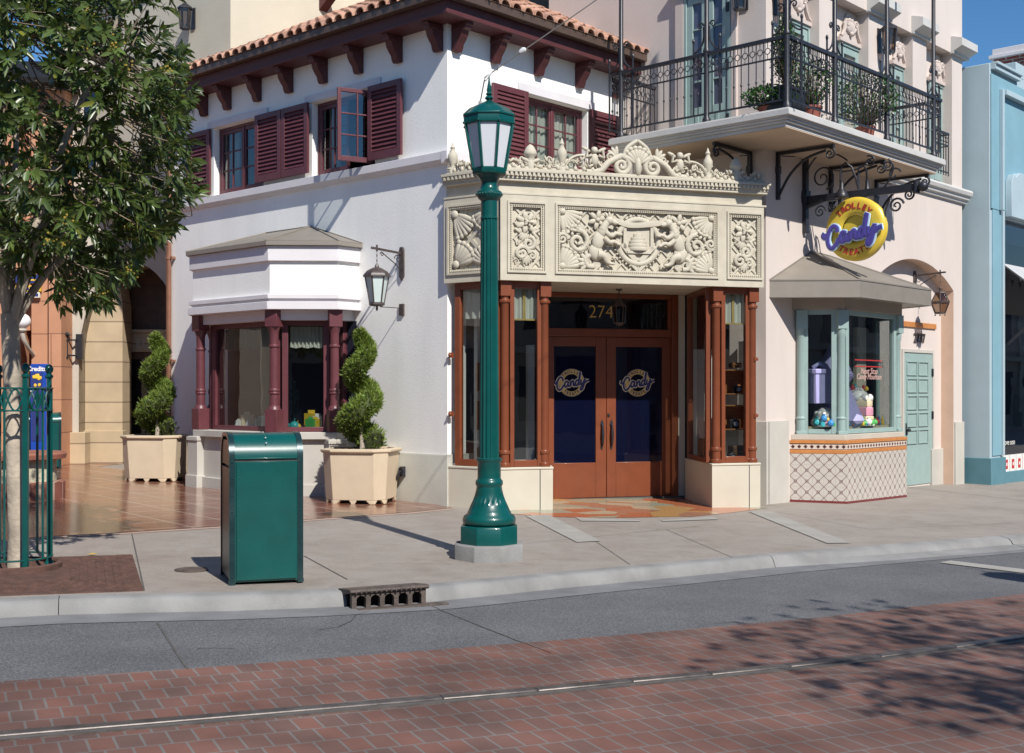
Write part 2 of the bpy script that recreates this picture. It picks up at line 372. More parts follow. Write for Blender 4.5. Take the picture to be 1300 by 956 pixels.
for nm,c in dict(c_white=(.75,.73,.70),c_lav=(.42,.40,.68),c_pink=(.70,.32,.42),c_green=(.08,.40,.10),c_blue=(.05,.25,.55),c_teal=(.05,.42,.45),c_red=(.55,.05,.05),c_yel=(.75,.5,.05),c_cream=(.72,.60,.40),c_orange=(.65,.22,.04),c_black=(.02,.02,.022),c_grey=(.25,.26,.30)).items():
    M[nm]=mat('candy_'+nm[2:],c,.4,.05,8)
# ================================================================== SETTING: ground, road, pavement
def poly_dir(a,b):
    d=(b-a); return math.atan2(d.y,d.x)
ROADD=.11
def line_pts(px,d): return [gp(x,y,d) for x,y in px]
kerb_px=[(0,785.5),(74,781.5),(185,778.5),(292,776.5),(400,772.5),(480,768.5),(548,764.5),(620,757.5),(689,750),(745,744.5),(800,739.4),(890,730.5),(973,722),(1038,716),(1107,710),(1200,702.5),(1300,694)]
kf=line_pts(kerb_px,ROADD)
d0=(kf[0]-kf[1]).normalized(); d1=(kf[-1]-kf[-2]).normalized()
def onroad(x,y,d=ROADD): return Vector((x,y,G(x)-d))
kf=[onroad(*(kf[0]+d0*t).xy) for t in (14,4,1.2)]+kf+[onroad(*(kf[-1]+d1*t).xy) for t in (2,6,16)]
def offs(line,w):
    out=[]
    for i,p in enumerate(line):
        a=line[max(i-1,0)];b=line[min(i+1,len(line)-1)];t=(b-a).xy.normalized();n=Vector((-t.y,t.x))
        out.append(Vector((p.x+n.x*w,p.y+n.y*w,0)))
    return out
def sheet(name,polys,m,dz,kind='structure'):
    mb=MB()
    for P in polys: mb.poly([Vector((p[0],p[1],G(p[0])+dz)) for p in P])
    return obj(name,mb,m,kind=kind)
# asphalt
def asphalt():
    m=bpy.data.materials.new('asphalt');nt,N,L=nodes(m);b=N['Principled BSDF'];b.inputs['Roughness'].default_value=.8
    tc=N.new('ShaderNodeTexCoord')
    a=N.new('ShaderNodeTexVoronoi');a.inputs['Scale'].default_value=135;L.new(tc.outputs['Object'],a.inputs['Vector'])
    r1=ramp(N,[(0,(.07,.072,.078)),(.55,(.116,.118,.125)),(.8,(.14,.142,.147)),(1,(.20,.20,.20))]);
    sp=N.new('ShaderNodeSeparateColor');L.new(a.outputs['Color'],sp.inputs[0]);L.new(sp.outputs[0],r1.inputs['Fac'])
    nz=N.new('ShaderNodeTexNoise');nz.inputs['Scale'].default_value=1.1;nz.inputs['Detail'].default_value=7;nz.inputs['Roughness'].default_value=.65;L.new(tc.outputs['Object'],nz.inputs['Vector'])
    r2=ramp(N,[(.3,(.78,.78,.8)),(.7,(1.12,1.12,1.1))]);L.new(nz.outputs['Fac'],r2.inputs['Fac'])
    mx=N.new('ShaderNodeMixRGB');mx.blend_type='MULTIPLY';mx.inputs['Fac'].default_value=1;L.new(r1.outputs[0],mx.inputs[1]);L.new(r2.outputs[0],mx.inputs[2]);L.new(mx.outputs[0],b.inputs['Base Color'])
    bp=N.new('ShaderNodeBump');bp.inputs['Strength'].default_value=.5;bp.inputs['Distance'].default_value=.006;L.new(a.outputs['Distance'],bp.inputs['Height']);L.new(bp.outputs[0],b.inputs['Normal']);return m
def paving():
    m=bpy.data.materials.new('pavement_concrete');nt,N,L=nodes(m);b=N['Principled BSDF'];b.inputs['Roughness'].default_value=.62
    tc=N.new('ShaderNodeTexCoord')
    nz=N.new('ShaderNodeTexNoise');nz.inputs['Scale'].default_value=.75;nz.inputs['Detail'].default_value=9;nz.inputs['Roughness'].default_value=.68;L.new(tc.outputs['Object'],nz.inputs['Vector'])
    r=ramp(N,[(.25,(.225,.190,.160)),(.45,(.288,.252,.220)),(.6,(.308,.275,.243)),(.8,(.338,.306,.274))]);L.new(nz.outputs['Fac'],r.inputs['Fac'])
    n2=N.new('ShaderNodeTexNoise');n2.inputs['Scale'].default_value=60;n2.inputs['Detail'].default_value=5;L.new(tc.outputs['Object'],n2.inputs['Vector'])
    r2=ramp(N,[(.3,(.86,.86,.86)),(.7,(1.1,1.1,1.1))]);L.new(n2.outputs['Fac'],r2.inputs['Fac'])
    n4=N.new('ShaderNodeTexNoise');n4.inputs['Scale'].default_value=4.5;n4.inputs['Detail'].default_value=6;n4.inputs['Distortion'].default_value=.6;L.new(tc.outputs['Object'],n4.inputs['Vector'])
    r4=ramp(N,[(.36,(.78,.76,.74)),(.55,(1.03,1.03,1.03))]);L.new(n4.outputs['Fac'],r4.inputs['Fac'])
    mx=N.new('ShaderNodeMixRGB');mx.blend_type='MULTIPLY';mx.inputs['Fac'].default_value=1;L.new(r.outputs[0],mx.inputs[1]);L.new(r2.outputs[0],mx.inputs[2])
    m3=N.new('ShaderNodeMixRGB');m3.blend_type='MULTIPLY';m3.inputs['Fac'].default_value=.42;L.new(mx.outputs[0],m3.inputs[1]);L.new(r4.outputs[0],m3.inputs[2]);L.new(m3.outputs[0],b.inputs['Base Color'])
    bp=N.new('ShaderNodeBump');bp.inputs['Strength'].default_value=.25;bp.inputs['Distance'].default_value=.004;L.new(n2.outputs['Fac'],bp.inputs['Height']);L.new(bp.outputs[0],b.inputs['Normal']);return m
M['asphalt']=asphalt();M['paving']=paving()
gr=MB();xs=[-400,-25,25,400]
for a,b in zip(xs,xs[1:]): gr.quad(Vector((a,-400,G(a)-ROADD)),Vector((b,-400,G(b)-ROADD)),Vector((b,600,G(b)-ROADD)),Vector((a,600,G(a)-ROADD)))
obj('road',gr,M['asphalt'],kind='structure')
# gutter pan
gi=offs(kf,-.34)
mb=MB()
for i in range(len(kf)-1):
    q=[kf[i],kf[i+1],gi[i+1],gi[i]]
    mb.quad(*[Vector((p.x,p.y,G(p.x)-ROADD+.004)) for p in q])
obj('gutter_strip',mb,M['gutter_conc'],kind='structure')
# kerb, cast in lengths with open joints; a drain hood replaces one stretch of it
drA,drB=gp(446,773.5,ROADD),gp(540,767.5,ROADD)
mb=MB();kb=offs(kf,.21);kt=offs(kf,.035)
brk={8.0}
def along(line,p):
    best=None
    for i in range(len(line)-1):
        a,b=line[i].xy,line[i+1].xy;d=b-a;t=max(0,min(1,(p.xy-a).dot(d)/d.length_squared));e=(a+d*t-p.xy).length
        if best is None or e<best[0]: best=(e,i+t)
    return best[1]
def pt(line,t):
    i=min(int(t),len(line)-2);return line[i].lerp(line[i+1],t-i)
cuts=[along(kf,gp(74,781,ROADD)),along(kf,gp(985,721,ROADD)),along(kf,gp(1290,695,ROADD))]
tA,tB=along(kf,drA),along(kf,drB)
stops=[0]
spans=[];prev=0
for c in sorted(cuts+[]): 
    spans.append((prev,c-.006));prev=c+.006
spans.append((prev,len(kf)-1.001))
fin=[]
for a,b in spans:
    if a<tA<b: fin+= [(a,tA),(tB,b)]
    else: fin.append((a,b))
def kerb_sec(t):
    f=pt(kf,t);b=pt(kb,t);m_=pt(kt,t);drop=max(0,min(1,(t-15.2)/2.0))       # dropped at the crossing
    z=G(f.x)
    fwd=(f-b).xy.normalized()*.18*drop
    sec=[Vector((f.x+fwd.x,f.y+fwd.y,z-ROADD-.12)),Vector((f.x+fwd.x,f.y+fwd.y,z-ROADD+.006*drop)),
         Vector((m_.x-.0*fwd.x,m_.y,z-.03-.05*drop)),Vector((m_.x+(b.x-m_.x)*.12,m_.y+(b.y-m_.y)*.12,z-.006-.04*drop)),Vector((m_.x+(b.x-m_.x)*.3,m_.y+(b.y-m_.y)*.3,z+.002-.02*drop)),
         Vector((b.x,b.y,z+.003)),Vector((b.x,b.y,z-ROADD-.12))]
    return sec
for a,b in fin:
    ts=[a]+[k for k in range(int(a)+1,int(b)+1) if a+.05<k<b-.05]+[b]
    S=[kerb_sec(t) for t in ts];k=7
    V=[p for s_ in S for p in s_]
    fs=[[i*k+j,i*k+(j+1)%k,(i+1)*k+(j+1)%k,(i+1)*k+j] for i in range(len(S)-1) for j in range(k)]
    fs+=[list(range(k)),[(len(S)-1)*k+j for j in range(k-1,-1,-1)]]
    mb.add(V,fs)
obj('kerb',mb,M['concrete'],kind='structure')
# pavement sheet
mb=MB();far=[Vector((p.x*3.2-8 if p.x<0 else p.x*3.2+8,62,0)) for p in kb]
far=[Vector((-60+140*i/(len(kb)-1),62,0)) for i in range(len(kb))]
for i in range(len(kb)-1):
    for f0,f1 in ((0,.12),(.12,.4),(.4,1)):
        q=[kb[i].lerp(far[i],f0),kb[i+1].lerp(far[i+1],f0),kb[i+1].lerp(far[i+1],f1),kb[i].lerp(far[i],f1)]
        mb.quad(*[Vector((p.x,p.y,G(p.x))) for p in q])
obj('pavement',mb,M['paving'],kind='structure')
# pavement joints: narrow dark strips
def strips(name,lines,w,m,dz,d=0):
    mb=MB()
    for ln in lines:
        P=[gp(x,y,d) for x,y in ln];A=offs(P,w/2);B=offs(P,-w/2)
        for i in range(len(P)-1):
            mb.quad(*[Vector((p.x,p.y,G(p.x)-d+dz)) for p in (B[i],B[i+1],A[i+1],A[i])])
    return obj(name,mb,m,kind='structure')
strips('pavement_joint',[[(183,750),(167,676)],[(386,706),(441,736)],[(1150,618),(1300,636)]],.013,M['joint'],.004)
strips('pavement_scoring',[[(700,657),(760,690),(800,717)],[(1102,672),(1300,664)],[(985,650),(1102,672)],[(480,716),(575,716)],[(845,672),(930,708)],[(668,690),(890,668)]],.008,mat('faint_joint',(.16,.145,.13),.9,.2,10),.004)
strips('road_crack',[[(250,824),(272,823),(297,824)],[(405,800),(430,796),(446,789),(452,781),(470,776)],[(905,792),(935,790),(960,794)]],.007,mat('tar_crack',(.045,.045,.05),.9,.2,10),.004,ROADD)
strips('road_joint',[[(200,791),(238,850)],[(548,770),(622,800),(700,830)]],.016,M['joint'],.004,ROADD)
# brick paving of the tramway
bp=[gp(x,y,ROADD) for x,y in [(0,866),(237,849.5),(400,837.5),(600,822),(800,806),(1050,783.5),(1300,754.6)]]
a0=(bp[0]-bp[1]).normalized();a1=(bp[-1]-bp[-2]).normalized()
bp=[bp[0]+a0*12]+bp+[bp[-1]+a1*20]
ang=poly_dir(bp[3],bp[5])
M['brick']=brick_mat('brick_paving',(.190,.088,.066),(.125,.080,.068),(.172,.155,.145),.122,.215,.007,rot=-ang,rough=.75,vary=.45,scale_noise=1.6)
near=offs(bp,-9)
sheet('brick_paving',[[near[i],near[i+1],bp[i+1],bp[i]] for i in range(len(bp)-1)],M['brick'],-ROADD+.004)
# glossy tile court
tp=[gp(x,y) for x,y in [(-260,700),(-60,690),(66,681),(166,675.7),(276,668.5),(400,659),(520,650.5),(575,645)]]
WC=Vector((-.884,16.55,0)); ad=Vector((-.734,.679,0))
tl=[WC+ad*.25,WC+ad*9.5]
P=[p.xy for p in tp]+[(tl[0].x,tl[0].y),(tl[1].x,tl[1].y),(-7.5,25.4),(-17,25.4),(-19,12)]
M['tile']=brick_mat('glossy_terracotta_tile',(.22,.085,.05),(.17,.062,.038),(.36,.25,.19),.60,.60,.022,rot=-math.atan2(.734,.679)+.12,rough=.17,offset=0,bump=.3,vary=.3,scale_noise=2.2)
sheet('tile_paving',[P],M['tile'],.004)
strips('tile_border',[[(-60,691.5),(66,682.5),(166,677.2),(276,670),(400,660.5),(520,652),(575,646.5)]],.10,mat('rose_border_concrete',(.42,.29,.23),.6,.08,4,.1,80),.0045)
# entrance mosaic
m=bpy.data.materials.new('entrance_mosaic');nt,N,L=nodes(m);b=N['Principled BSDF'];b.inputs['Roughness'].default_value=.25
tc=N.new('ShaderNodeTexCoord');mp=N.new('ShaderNodeMapping');mp.inputs['Rotation'].default_value=(0,0,R(20));L.new(tc.outputs['Object'],mp.inputs[0])
vo=N.new('ShaderNodeTexVoronoi');vo.inputs['Scale'].default_value=2.1;vo.inputs['Randomness'].default_value=.75;L.new(mp.outputs[0],vo.inputs['Vector'])
sp=N.new('ShaderNodeSeparateColor');L.new(vo.outputs['Color'],sp.inputs[0])
r=ramp(N,[(0,(.40,.13,.06)),(.3,(.46,.26,.10)),(.5,(.30,.30,.22)),(.7,(.36,.17,.10)),(.85,(.42,.36,.24))]);r.color_ramp.interpolation='CONSTANT';L.new(sp.outputs[0],r.inputs['Fac'])
nz=N.new('ShaderNodeTexNoise');nz.inputs['Scale'].default_value=40;L.new(tc.outputs['Object'],nz.inputs['Vector']);r2=ramp(N,[(.3,(.75,.75,.75)),(.7,(1.15,1.15,1.15))]);L.new(nz.outputs['Fac'],r2.inputs['Fac'])
mx=N.new('ShaderNodeMixRGB');mx.blend_type='MULTIPLY';mx.inputs['Fac'].default_value=1;L.new(r.outputs[0],mx.inputs[1]);L.new(r2.outputs[0],mx.inputs[2]);L.new(mx.outputs[0],b.inputs['Base Color']);M['mosaic']=m
sheet('entrance_mosaic',[[gp(*q) for q in [(640,652),(700,656.5),(760,658),(880,656),(930,651),(975,645),(905,640),(868,631),(697,632),(640,640)]]],M['mosaic'],.004)
sheet('pale_paving_band',[[gp(*q) for q in P_] for P_ in [[(667,655.5),(697,654.5),(763,687.5),(732,689)],[(730,657.5),(815,661),(812,662.5),(738,662)],[(838,661),(905,656.5),(912,660),(842,662.5)],[(950,650),(977,650),(1080,690),(1050,690.5)]]],M['pale_band'],.008)
sheet('crossing_band',[[gp(x,y,ROADD) for x,y in [(1192,715),(1207,712.5),(1330,727),(1330,732)]]],M['pale_band'],-ROADD+.008)

# ------------------------------------------------------------------ tram rail
rp=[gp(x,y,ROADD-.01) for x,y in [(560,886),(680,876),(800,864.5),(900,855.5),(1000,845.5),(1115,833),(1210,821),(1300,808.5)]]
r0=(rp[0]-rp[1]).normalized();r1=(rp[-1]-rp[-2]).normalized()
rp=[rp[0]+r0*9,rp[0]+r0*3]+rp+[rp[-1]+r1*3,rp[-1]+r1*9]
rail=thing('tram_rail','worn steel tram rail curving through the red brick paving','rail',(0,8,G(0)-ROADD))
def strip3(mb,line,w0,w1,z0,z1):
    A=offs(line,w0);B=offs(line,w1)
    for i in range(len(line)-1):
        g=lambda p,z:Vector((p.x,p.y,G(p.x)-ROADD+z))
        mb.hexa([g(A[i],z0),g(A[i+1],z0),g(B[i+1],z0),g(B[i],z0),g(A[i],z1),g(A[i+1],z1),g(B[i+1],z1),g(B[i],z1)])
mb=MB();strip3(mb,rp,-.036,.04,-.02,.020);obj('rail_head',mb,M['steel'],rail,bevel=.008)
mb=MB();strip3(mb,rp,-.075,-.031,-.02,.0065);obj('flange_groove',mb,M['joint'],rail)
mb=MB();strip3(mb,rp,.031,.065,-.02,.0075);strip3(mb,rp,-.10,-.076,-.02,.0085);obj('concrete_bed',mb,M['drain_iron'],rail)

# ------------------------------------------------------------------ kerb drain
dd=(drB-drA);dfr=Fr(drA,dd);LD=dd.xy.length;zb=G(drA.x)-ROADD
dz=thing('storm_drain','weathered cast iron kerb drain with five arched openings','drain',(drA.x,drA.y,zb))
w=LD/5.4;mb=MB()
def arch_post(u0,u1): mb.box(dfr,u0,u1,-.03,.012,zb-.05,zb+.115)
e=(LD-5*w*.68)/6
for i in range(6):
    u0=i*(w*.68+e);arch_post(u0,u0+e)
for i in range(5):
    u0=e+i*(w*.68+e);ww=w*.68;c=u0+ww/2;r_=ww/2;pts=[(u0,zb+.085)]
    pts+=[(c-r_*math.cos(math.pi*k/8),zb+.055+ (r_*.75)*math.sin(math.pi*k/8)) for k in range(9)][0:9]
    top=zb+.125
    for k in range(8):
        a=(c-r_*math.cos(math.pi*k/8),zb+.068+r_*.8*math.sin(math.pi*k/8));b_=(c-r_*math.cos(math.pi*(k+1)/8),zb+.068+r_*.8*math.sin(math.pi*(k+1)/8))
        mb.prism(dfr,[a,b_,(b_[0],top),(a[0],top)],-.03,.012)
obj('arched_grille',mb,M['drain_iron'],dz)
mb=MB();mb.side(dfr,[(-.27,zb+.122),(.0,zb+.152),(.035,zb+.148),(.042,zb+.130),(.02,zb+.117),(-.032,zb+.117),(-.27,zb+.06)],-.02,LD+.02)
for i in range(14): mb.box(dfr,.02+i*(LD-.04)/14,.035+i*(LD-.04)/14,.0,.046,zb+.117,zb+.142)
obj('hood_plate',mb,M['drain_iron'],dz,bevel=.006)
mb=MB();mb.box(dfr,.0,LD,-.24,-.1,zb-.05,zb+.115);obj('throat',mb,M['black_void'],dz)
mb=MB();mb.box(dfr,.03,LD+.16,.014,.10,zb-.02,zb+.0065);obj('apron_plate',mb,M['drain_iron'],dz,bevel=.004)

# ------------------------------------------------------------------ little things lying on the pavement
c=gp(243,724);mb=MB();mb.lathe((c.x,c.y,c.z+.001),[(.14,0),(.14,.010),(.128,.012),(.12,.008),(0.02,.009)],28)
tag(obj('utility_lid',mb,M['drain_iron'],loc=(c.x,c.y,c.z)),'small round iron utility lid set in the concrete pavement beside the green bin','lid')
c=gp(117,705.5);mb=MB()
mb.add([c+Vector(q) for q in [(-.05,0,.012),(-.01,-.02,.016),(.05,.0,.02),(.0,.022,.022)]],[[0,1,2,3]]);mb.add([c+Vector(q) for q in [(-.05,0,.010),(-.01,-.02,.013),(.05,.0,.017),(.0,.022,.019)]],[[3,2,1,0]])
tag(obj('fallen_leaf',mb,M['yellowleaf'],loc=c),'single yellow fallen leaf at the edge of the rusty tree grate','leaf')
# ================================================================== WHITE SHOP BUILDING ON THE CORNER
def wall(mb,fr,u0,u1,z0,z1,holes=(),depth=.2,n=0.0,zf=None):
    us=sorted({u0,u1,*[h[0] for h in holes],*[h[1] for h in holes]});zs=sorted({z0,z1,*[h[2] for h in holes],*[h[3] for h in holes]})
    us=[u for u in us if u0<=u<=u1];zs=[z for z in zs if z0<=z<=z1]
    for a,b in zip(us,us[1:]):
        for c,d in zip(zs,zs[1:]):
            if any(h[0]-1e-6<=a and b<=h[1]+1e-6 and h[2]-1e-6<=c and d<=h[3]+1e-6 for h in holes): continue
            mb.quad(fr.p(a,n,c),fr.p(b,n,c),fr.p(b,n,d),fr.p(a,n,d))
    for a,b,c,d in holes:
        m=n-depth
        mb.quad(fr.p(a,n,c),fr.p(a,m,c),fr.p(a,m,d),fr.p(a,n,d));mb.quad(fr.p(b,n,c),fr.p(b,m,c),fr.p(b,m,d),fr.p(b,n,d))
        mb.quad(fr.p(a,n,d),fr.p(b,n,d),fr.p(b,m,d),fr.p(a,m,d));mb.quad(fr.p(a,n,c),fr.p(b,n,c),fr.p(b,m,c),fr.p(a,m,c))
W=(-.884,16.55);DA=(.734,-.679);DB=(.679,.734)
A=Fr(W,DA);B=Fr(W,DB)
AL,BL=-6.94,3.95
ZE=6.586                                            # soffit height
wb=thing('white_building','white stucco corner shop with maroon shutters and clay tiled roof','building',(W[0],W[1],G(W[0])))
hA=[(-5.62,-4.22,4.83,5.98),(-2.97,-1.5,4.83,5.98)];hB=[(1.59,3.02,4.83,5.92)]
mb=MB()
wall(mb,A,AL,0,-.4,ZE+.05,hA,.22);wall(mb,B,0,BL,3.06,ZE+.05,hB,.22);wall(mb,B,0,.36,-.4,3.06)
P4=[A.p(AL,0,0),A.p(AL,-6,0)]
mb.quad(A.p(AL,0,-.4),A.p(AL,-7,-.4),A.p(AL,-7,ZE),A.p(AL,0,ZE))
obj('wall',mb,M['white'],wb,recalc=False)
mb=MB()
for (a,b,c,d),fr in [(hA[0],A),(hA[1],A),(hB[0],B)]:          # dim rooms behind the upper windows
    mb.quad(fr.p(a-.4,-1.3,c-.4),fr.p(b+.4,-1.3,c-.4),fr.p(b+.4,-1.3,d+.4),fr.p(a-.4,-1.3,d+.4))
    mb.quad(fr.p(a-.4,-.23,d+.05),fr.p(b+.4,-.23,d+.05),fr.p(b+.4,-1.3,d+.05),fr.p(a-.4,-1.3,d+.05))
    for e in (a-.1,b+.1): mb.quad(fr.p(e,-.23,c-.4),fr.p(e,-1.3,c-.4),fr.p(e,-1.3,d+.4),fr.p(e,-.23,d+.4))
obj('room_interior',mb,M['navy'],wb)
# belt course
mb=MB()
prof=[(-.01,4.665),(.04,4.67),(.06,4.70),(.10,4.715),(.105,4.72),(.105,4.83),(-.01,4.835)]
mb.side(A,prof,AL,.11);mb.side(B,prof,-.11+.0,BL-.02)
obj('belt_course',mb,M['white_trim'],wb,bevel=.004)
mb=MB()
mb.side(A,[(-.01,-.4),(.035,-.4),(.035,.675),(.02,.70),(-.01,.70)],AL+.02,.035);mb.box(B,0.002,.5,-.01,.035,-.4,.70)
obj('wainscot',mb,M['grey_base'],wb,bevel=.004)
# eaves: soffit slab, fascia, gutter
def eave_ring(mb,n0,n1,z0,z1):
    mb.hexa([A.p(AL,n0,z0),A.p(n0,n0,z0),A.p(n1,n1,z0),A.p(AL,n1,z0),A.p(AL,n0,z1),A.p(n0,n0,z1),A.p(n1,n1,z1),A.p(AL,n1,z1)])
    mb.hexa([B.p(BL,n0,z0),B.p(-n0,n0,z0),B.p(-n1,n1,z0),B.p(BL,n1,z0),B.p(BL,n0,z1),B.p(-n0,n0,z1),B.p(-n1,n1,z1),B.p(BL,n1,z1)])
mb=MB();eave_ring(mb,-.3,.34,ZE,ZE+.195);eave_ring(mb,.34,.352,ZE+.0,ZE+.05)
obj('eaves',mb,M['maroon_dark'],wb,bevel=.005)
mb=MB();eave_ring(mb,.355,.46,ZE+.185,ZE+.295);eave_ring(mb,.352,.47,ZE+.296,ZE+.312)
obj('gutter',mb,M['brown_metal'],wb,bevel=.012)
def bracket(fr,u,w=.13):
    mb=MB();z=ZE-.002
    pr=[(0,z-.36),(.075,z-.37),(.10,z-.33),(.115,z-.27),(.16,z-.22),(.20,z-.16),(.215,z-.10),(.27,z-.085),(.275,z-.045),(.30,z-.04),(.30,z),(0,z)]
    mb.side(fr,pr,u-w/2,u+w/2);mb.side(fr,[(.0,z-.09),(.235,z-.075),(.235,z-.06),(.0,z-.06)],u-w/2-.006,u+w/2+.006)
    obj('eave_bracket',mb,M['maroon_dark'],wb,bevel=.004)
for x in (254,283.5,321.5,361.5,405,450,499.5): bracket(A,A.U(x,.12))
bracket(A,-.14)
for x in (634,689,741): bracket(B,B.U(x,.12))
bracket(B,.14);bracket(B,3.7);bracket(A,-5.85);bracket(A,-6.6)
# roof with barrel tiles
PIT=.52;z_e=ZE+.30
def roof_pt(a,q,fr,lift=0): return fr.p(a,q,z_e+PIT*(.44-q)+lift)
mb=MB();D=-5.2
mb.add([roof_pt(AL-.2,.44,A),A.p(.44,.44,z_e),A.p(D,D,z_e+PIT*(.44-D)),A.p(AL-3,D,z_e+PIT*(.44-D))],[[0,1,2,3]])
mb.add([B.p(-.44,.44,z_e),roof_pt(BL,.44,B),roof_pt(BL,D,B),B.p(-D,D,z_e+PIT*(.44-D))],[[0,1,2,3]])
def tile(fr,u,q0,q1,r0,r1,lift0,lift1,seg=7):
    V=[]
    for q,r,l in ((q0,r0,lift0),(q1,r1,lift1)):
        for rr in (r,r-.014):
            for k in range(seg+1):
                a=math.pi*k/seg; V.append(roof_pt(u+rr*math.cos(a),q,fr,l+rr*math.sin(a)*.95))
    n=seg+1;fs=[]
    for k in range(seg):
        fs+= [[k,k+1,2*n+k+1,2*n+k],[n+k+1,n+k,3*n+k,3*n+k+1],[k+1,k,n+k,n+k+1]]
    t=rnd.uniform(.36,.62);mb.tint=(t*rnd.uniform(.96,1.06),t,t*rnd.uniform(.94,1.05));mb.add(V,fs);mb.tint=None
SP=.232;LEN=.36
for fr,u0,u1,sgn in ((A,AL,.40,1),(B,-.40,BL-.02,-1)):
    k=0;u=u0+SP/2
    while u<u1:
        dep=(.44-(u if sgn==1 else -u)) if (u>-1e9) else 9
        qmin=max(u if sgn==1 else -u, -2.8 if sgn==1 else -3.6)
        q=.50+rnd.uniform(-.012,.012);c=0
        while q-.1>qmin:
            tile(fr,u+rnd.uniform(-.006,.006),q,q-LEN-.04,.098,.080,.022+rnd.uniform(-.004,.006),.0)
            q-=LEN;c+=1
        u+=SP
pts=[A.p(.46-t*.35,.46-t*.35,z_e+PIT*(.35*t)+.07) for t in range(0,13)]
for i in range(12):
    t=rnd.uniform(.4,.6);mb.tint=(t,t,t);mb.tube([pts[i]+Vector((0,0,.02)),pts[i+1]],[.11,.09],10);mb.tint=None
M['rooftile']=mat('clay_barrel_tile',(.42,.235,.165),.8,.25,9,.25,50,tint=1,dirt=.35,dcol=(.22,.15,.12))
obj('roof',mb,M['rooftile'],wb,recalc=False)
# windows
def sash(mb,fr,u0,u1,n,z0,z1,st=.055,cols=2,rows=3,mu=.022,dep=.04):
    mb.box(fr,u0,u0+st,n-dep,n,z0,z1);mb.box(fr,u1-st,u1,n-dep,n,z0,z1)
    mb.box(fr,u0+st,u1-st,n-dep,n,z0,z0+st*1.3);mb.box(fr,u0+st,u1-st,n-dep,n,z1-st,z1)
    a,b,c,d=u0+st,u1-st,z0+st*1.3,z1-st
    for i in range(1,cols): mb.box(fr,a+(b-a)*i/cols-mu/2,a+(b-a)*i/cols+mu/2,n-dep*.8,n-.006,c,d)
    for j in range(1,rows):
        z=c+(d-c)*j/rows
        for i in range(cols):
            e0=a+(b-a)*i/cols+(mu/2 if i else 0);e1=a+(b-a)*(i+1)/cols-(mu/2 if i<cols-1 else 0)
            mb.box(fr,e0,e1,n-dep*.8,n-.008,z-mu/2,z+mu/2)
    return a,b,c,d
def pane(fr,u0,u1,n,z0,z1,parent,m='glass_shop',name='pane'):
    mb=MB();mb.quad(fr.p(u0-.01,n,z0-.01),fr.p(u1+.01,n,z0-.01),fr.p(u1+.01,n,z1+.01),fr.p(u0-.01,n,z1+.01));return obj(name,mb,M[m],parent)
def curtain(fr,u0,u1,n,z0,z1,parent,m='curtain',amp=.025,folds=7,name='curtain',scal=0):
    mb=MB();k=folds*6;V=[];
    for i in range(k+1):
        u=u0+(u1-u0)*i/k;nn=n+amp*math.sin(i/6*2*math.pi);zz=z0+(scal*abs(math.sin(i/k*math.pi*3)) if scal else 0)
        V+= [fr.p(u,nn,zz),fr.p(u,nn*.3+n*.7,z1)]
    mb.add(V,[[2*i,2*i+2,2*i+3,2*i+1] for i in range(k)]);return obj(name,mb,M[m],parent)
def casement(fr,h,openr=None,n=-.12,curt=True):
    a,b,c,d=h;mb=MB();f=.05
    mb.box(fr,a+.01,a+f,n-.06,n+.02,c+.004,d-.004);mb.box(fr,b-f,b-.01,n-.06,n+.02,c+.004,d-.004);mb.box(fr,a+f,b-f,n-.06,n+.02,d-f,d-.004);mb.box(fr,a+f,b-f,n-.06,n+.02,c+.004,c+f)
    mid=(a+b)/2;o=None
    g1=sash(mb,fr,a+f+.003,mid-.004,n+.012,c+f+.003,d-f-.003)
    if openr is None: g2=sash(mb,fr,mid+.004,b-f-.003,n+.012,c+f+.003,d-f-.003);mb.box(fr,mid-.03,mid+.03,n+.012,n+.026,c+f+.006,d-f-.006)
    w_=obj('window',mb,M['maroon'],wb,bevel=.004)
    pane(fr,g1[0],g1[1],n-.012,g1[2],g1[3],w_)
    if openr is None: pane(fr,g2[0],g2[1],n-.012,g2[2],g2[3],w_)
    else:
        hp=fr.p(b-f-.0,n+.03,0);ofr=Fr((hp.x-.88*.62,hp.y-.47*.62),(.88,.47));mb=MB()
        g=sash(mb,ofr,0,.61,.02,c+f,d-f);s_=obj('casement_sash',mb,M['maroon'],w_,bevel=.004)
        pane(ofr,g[0],g[1],-.002,g[2],g[3],w_)
    if curt:
        curtain(fr,a+.03,a+(b-a)*.20,n-.2,c,d,w_);curtain(fr,b-(b-a)*.16,b-.03,n-.2,c,d,w_,folds=3)
    return w_
casement(A,hA[0]);casement(A,hA[1],openr=1)
w3=casement(B,hB[0],curt=False)
curtain(B,hB[0][0]+.05,hB[0][1]-.05,-.20,hB[0][2],hB[0][3],w3,folds=12,amp=.02)
def lintel(fr,u0,u1,z0,z1):
    mb=MB();mb.box(fr,u0,u1,-.01,.032,z0,z1);obj('lintel',mb,M['white_trim'],wb,bevel=.005)
lintel(A,-5.77,-4.08,5.985,6.095);lintel(A,-3.12,-1.36,5.985,6.095);lintel(B,1.42,3.17,5.925,6.055)
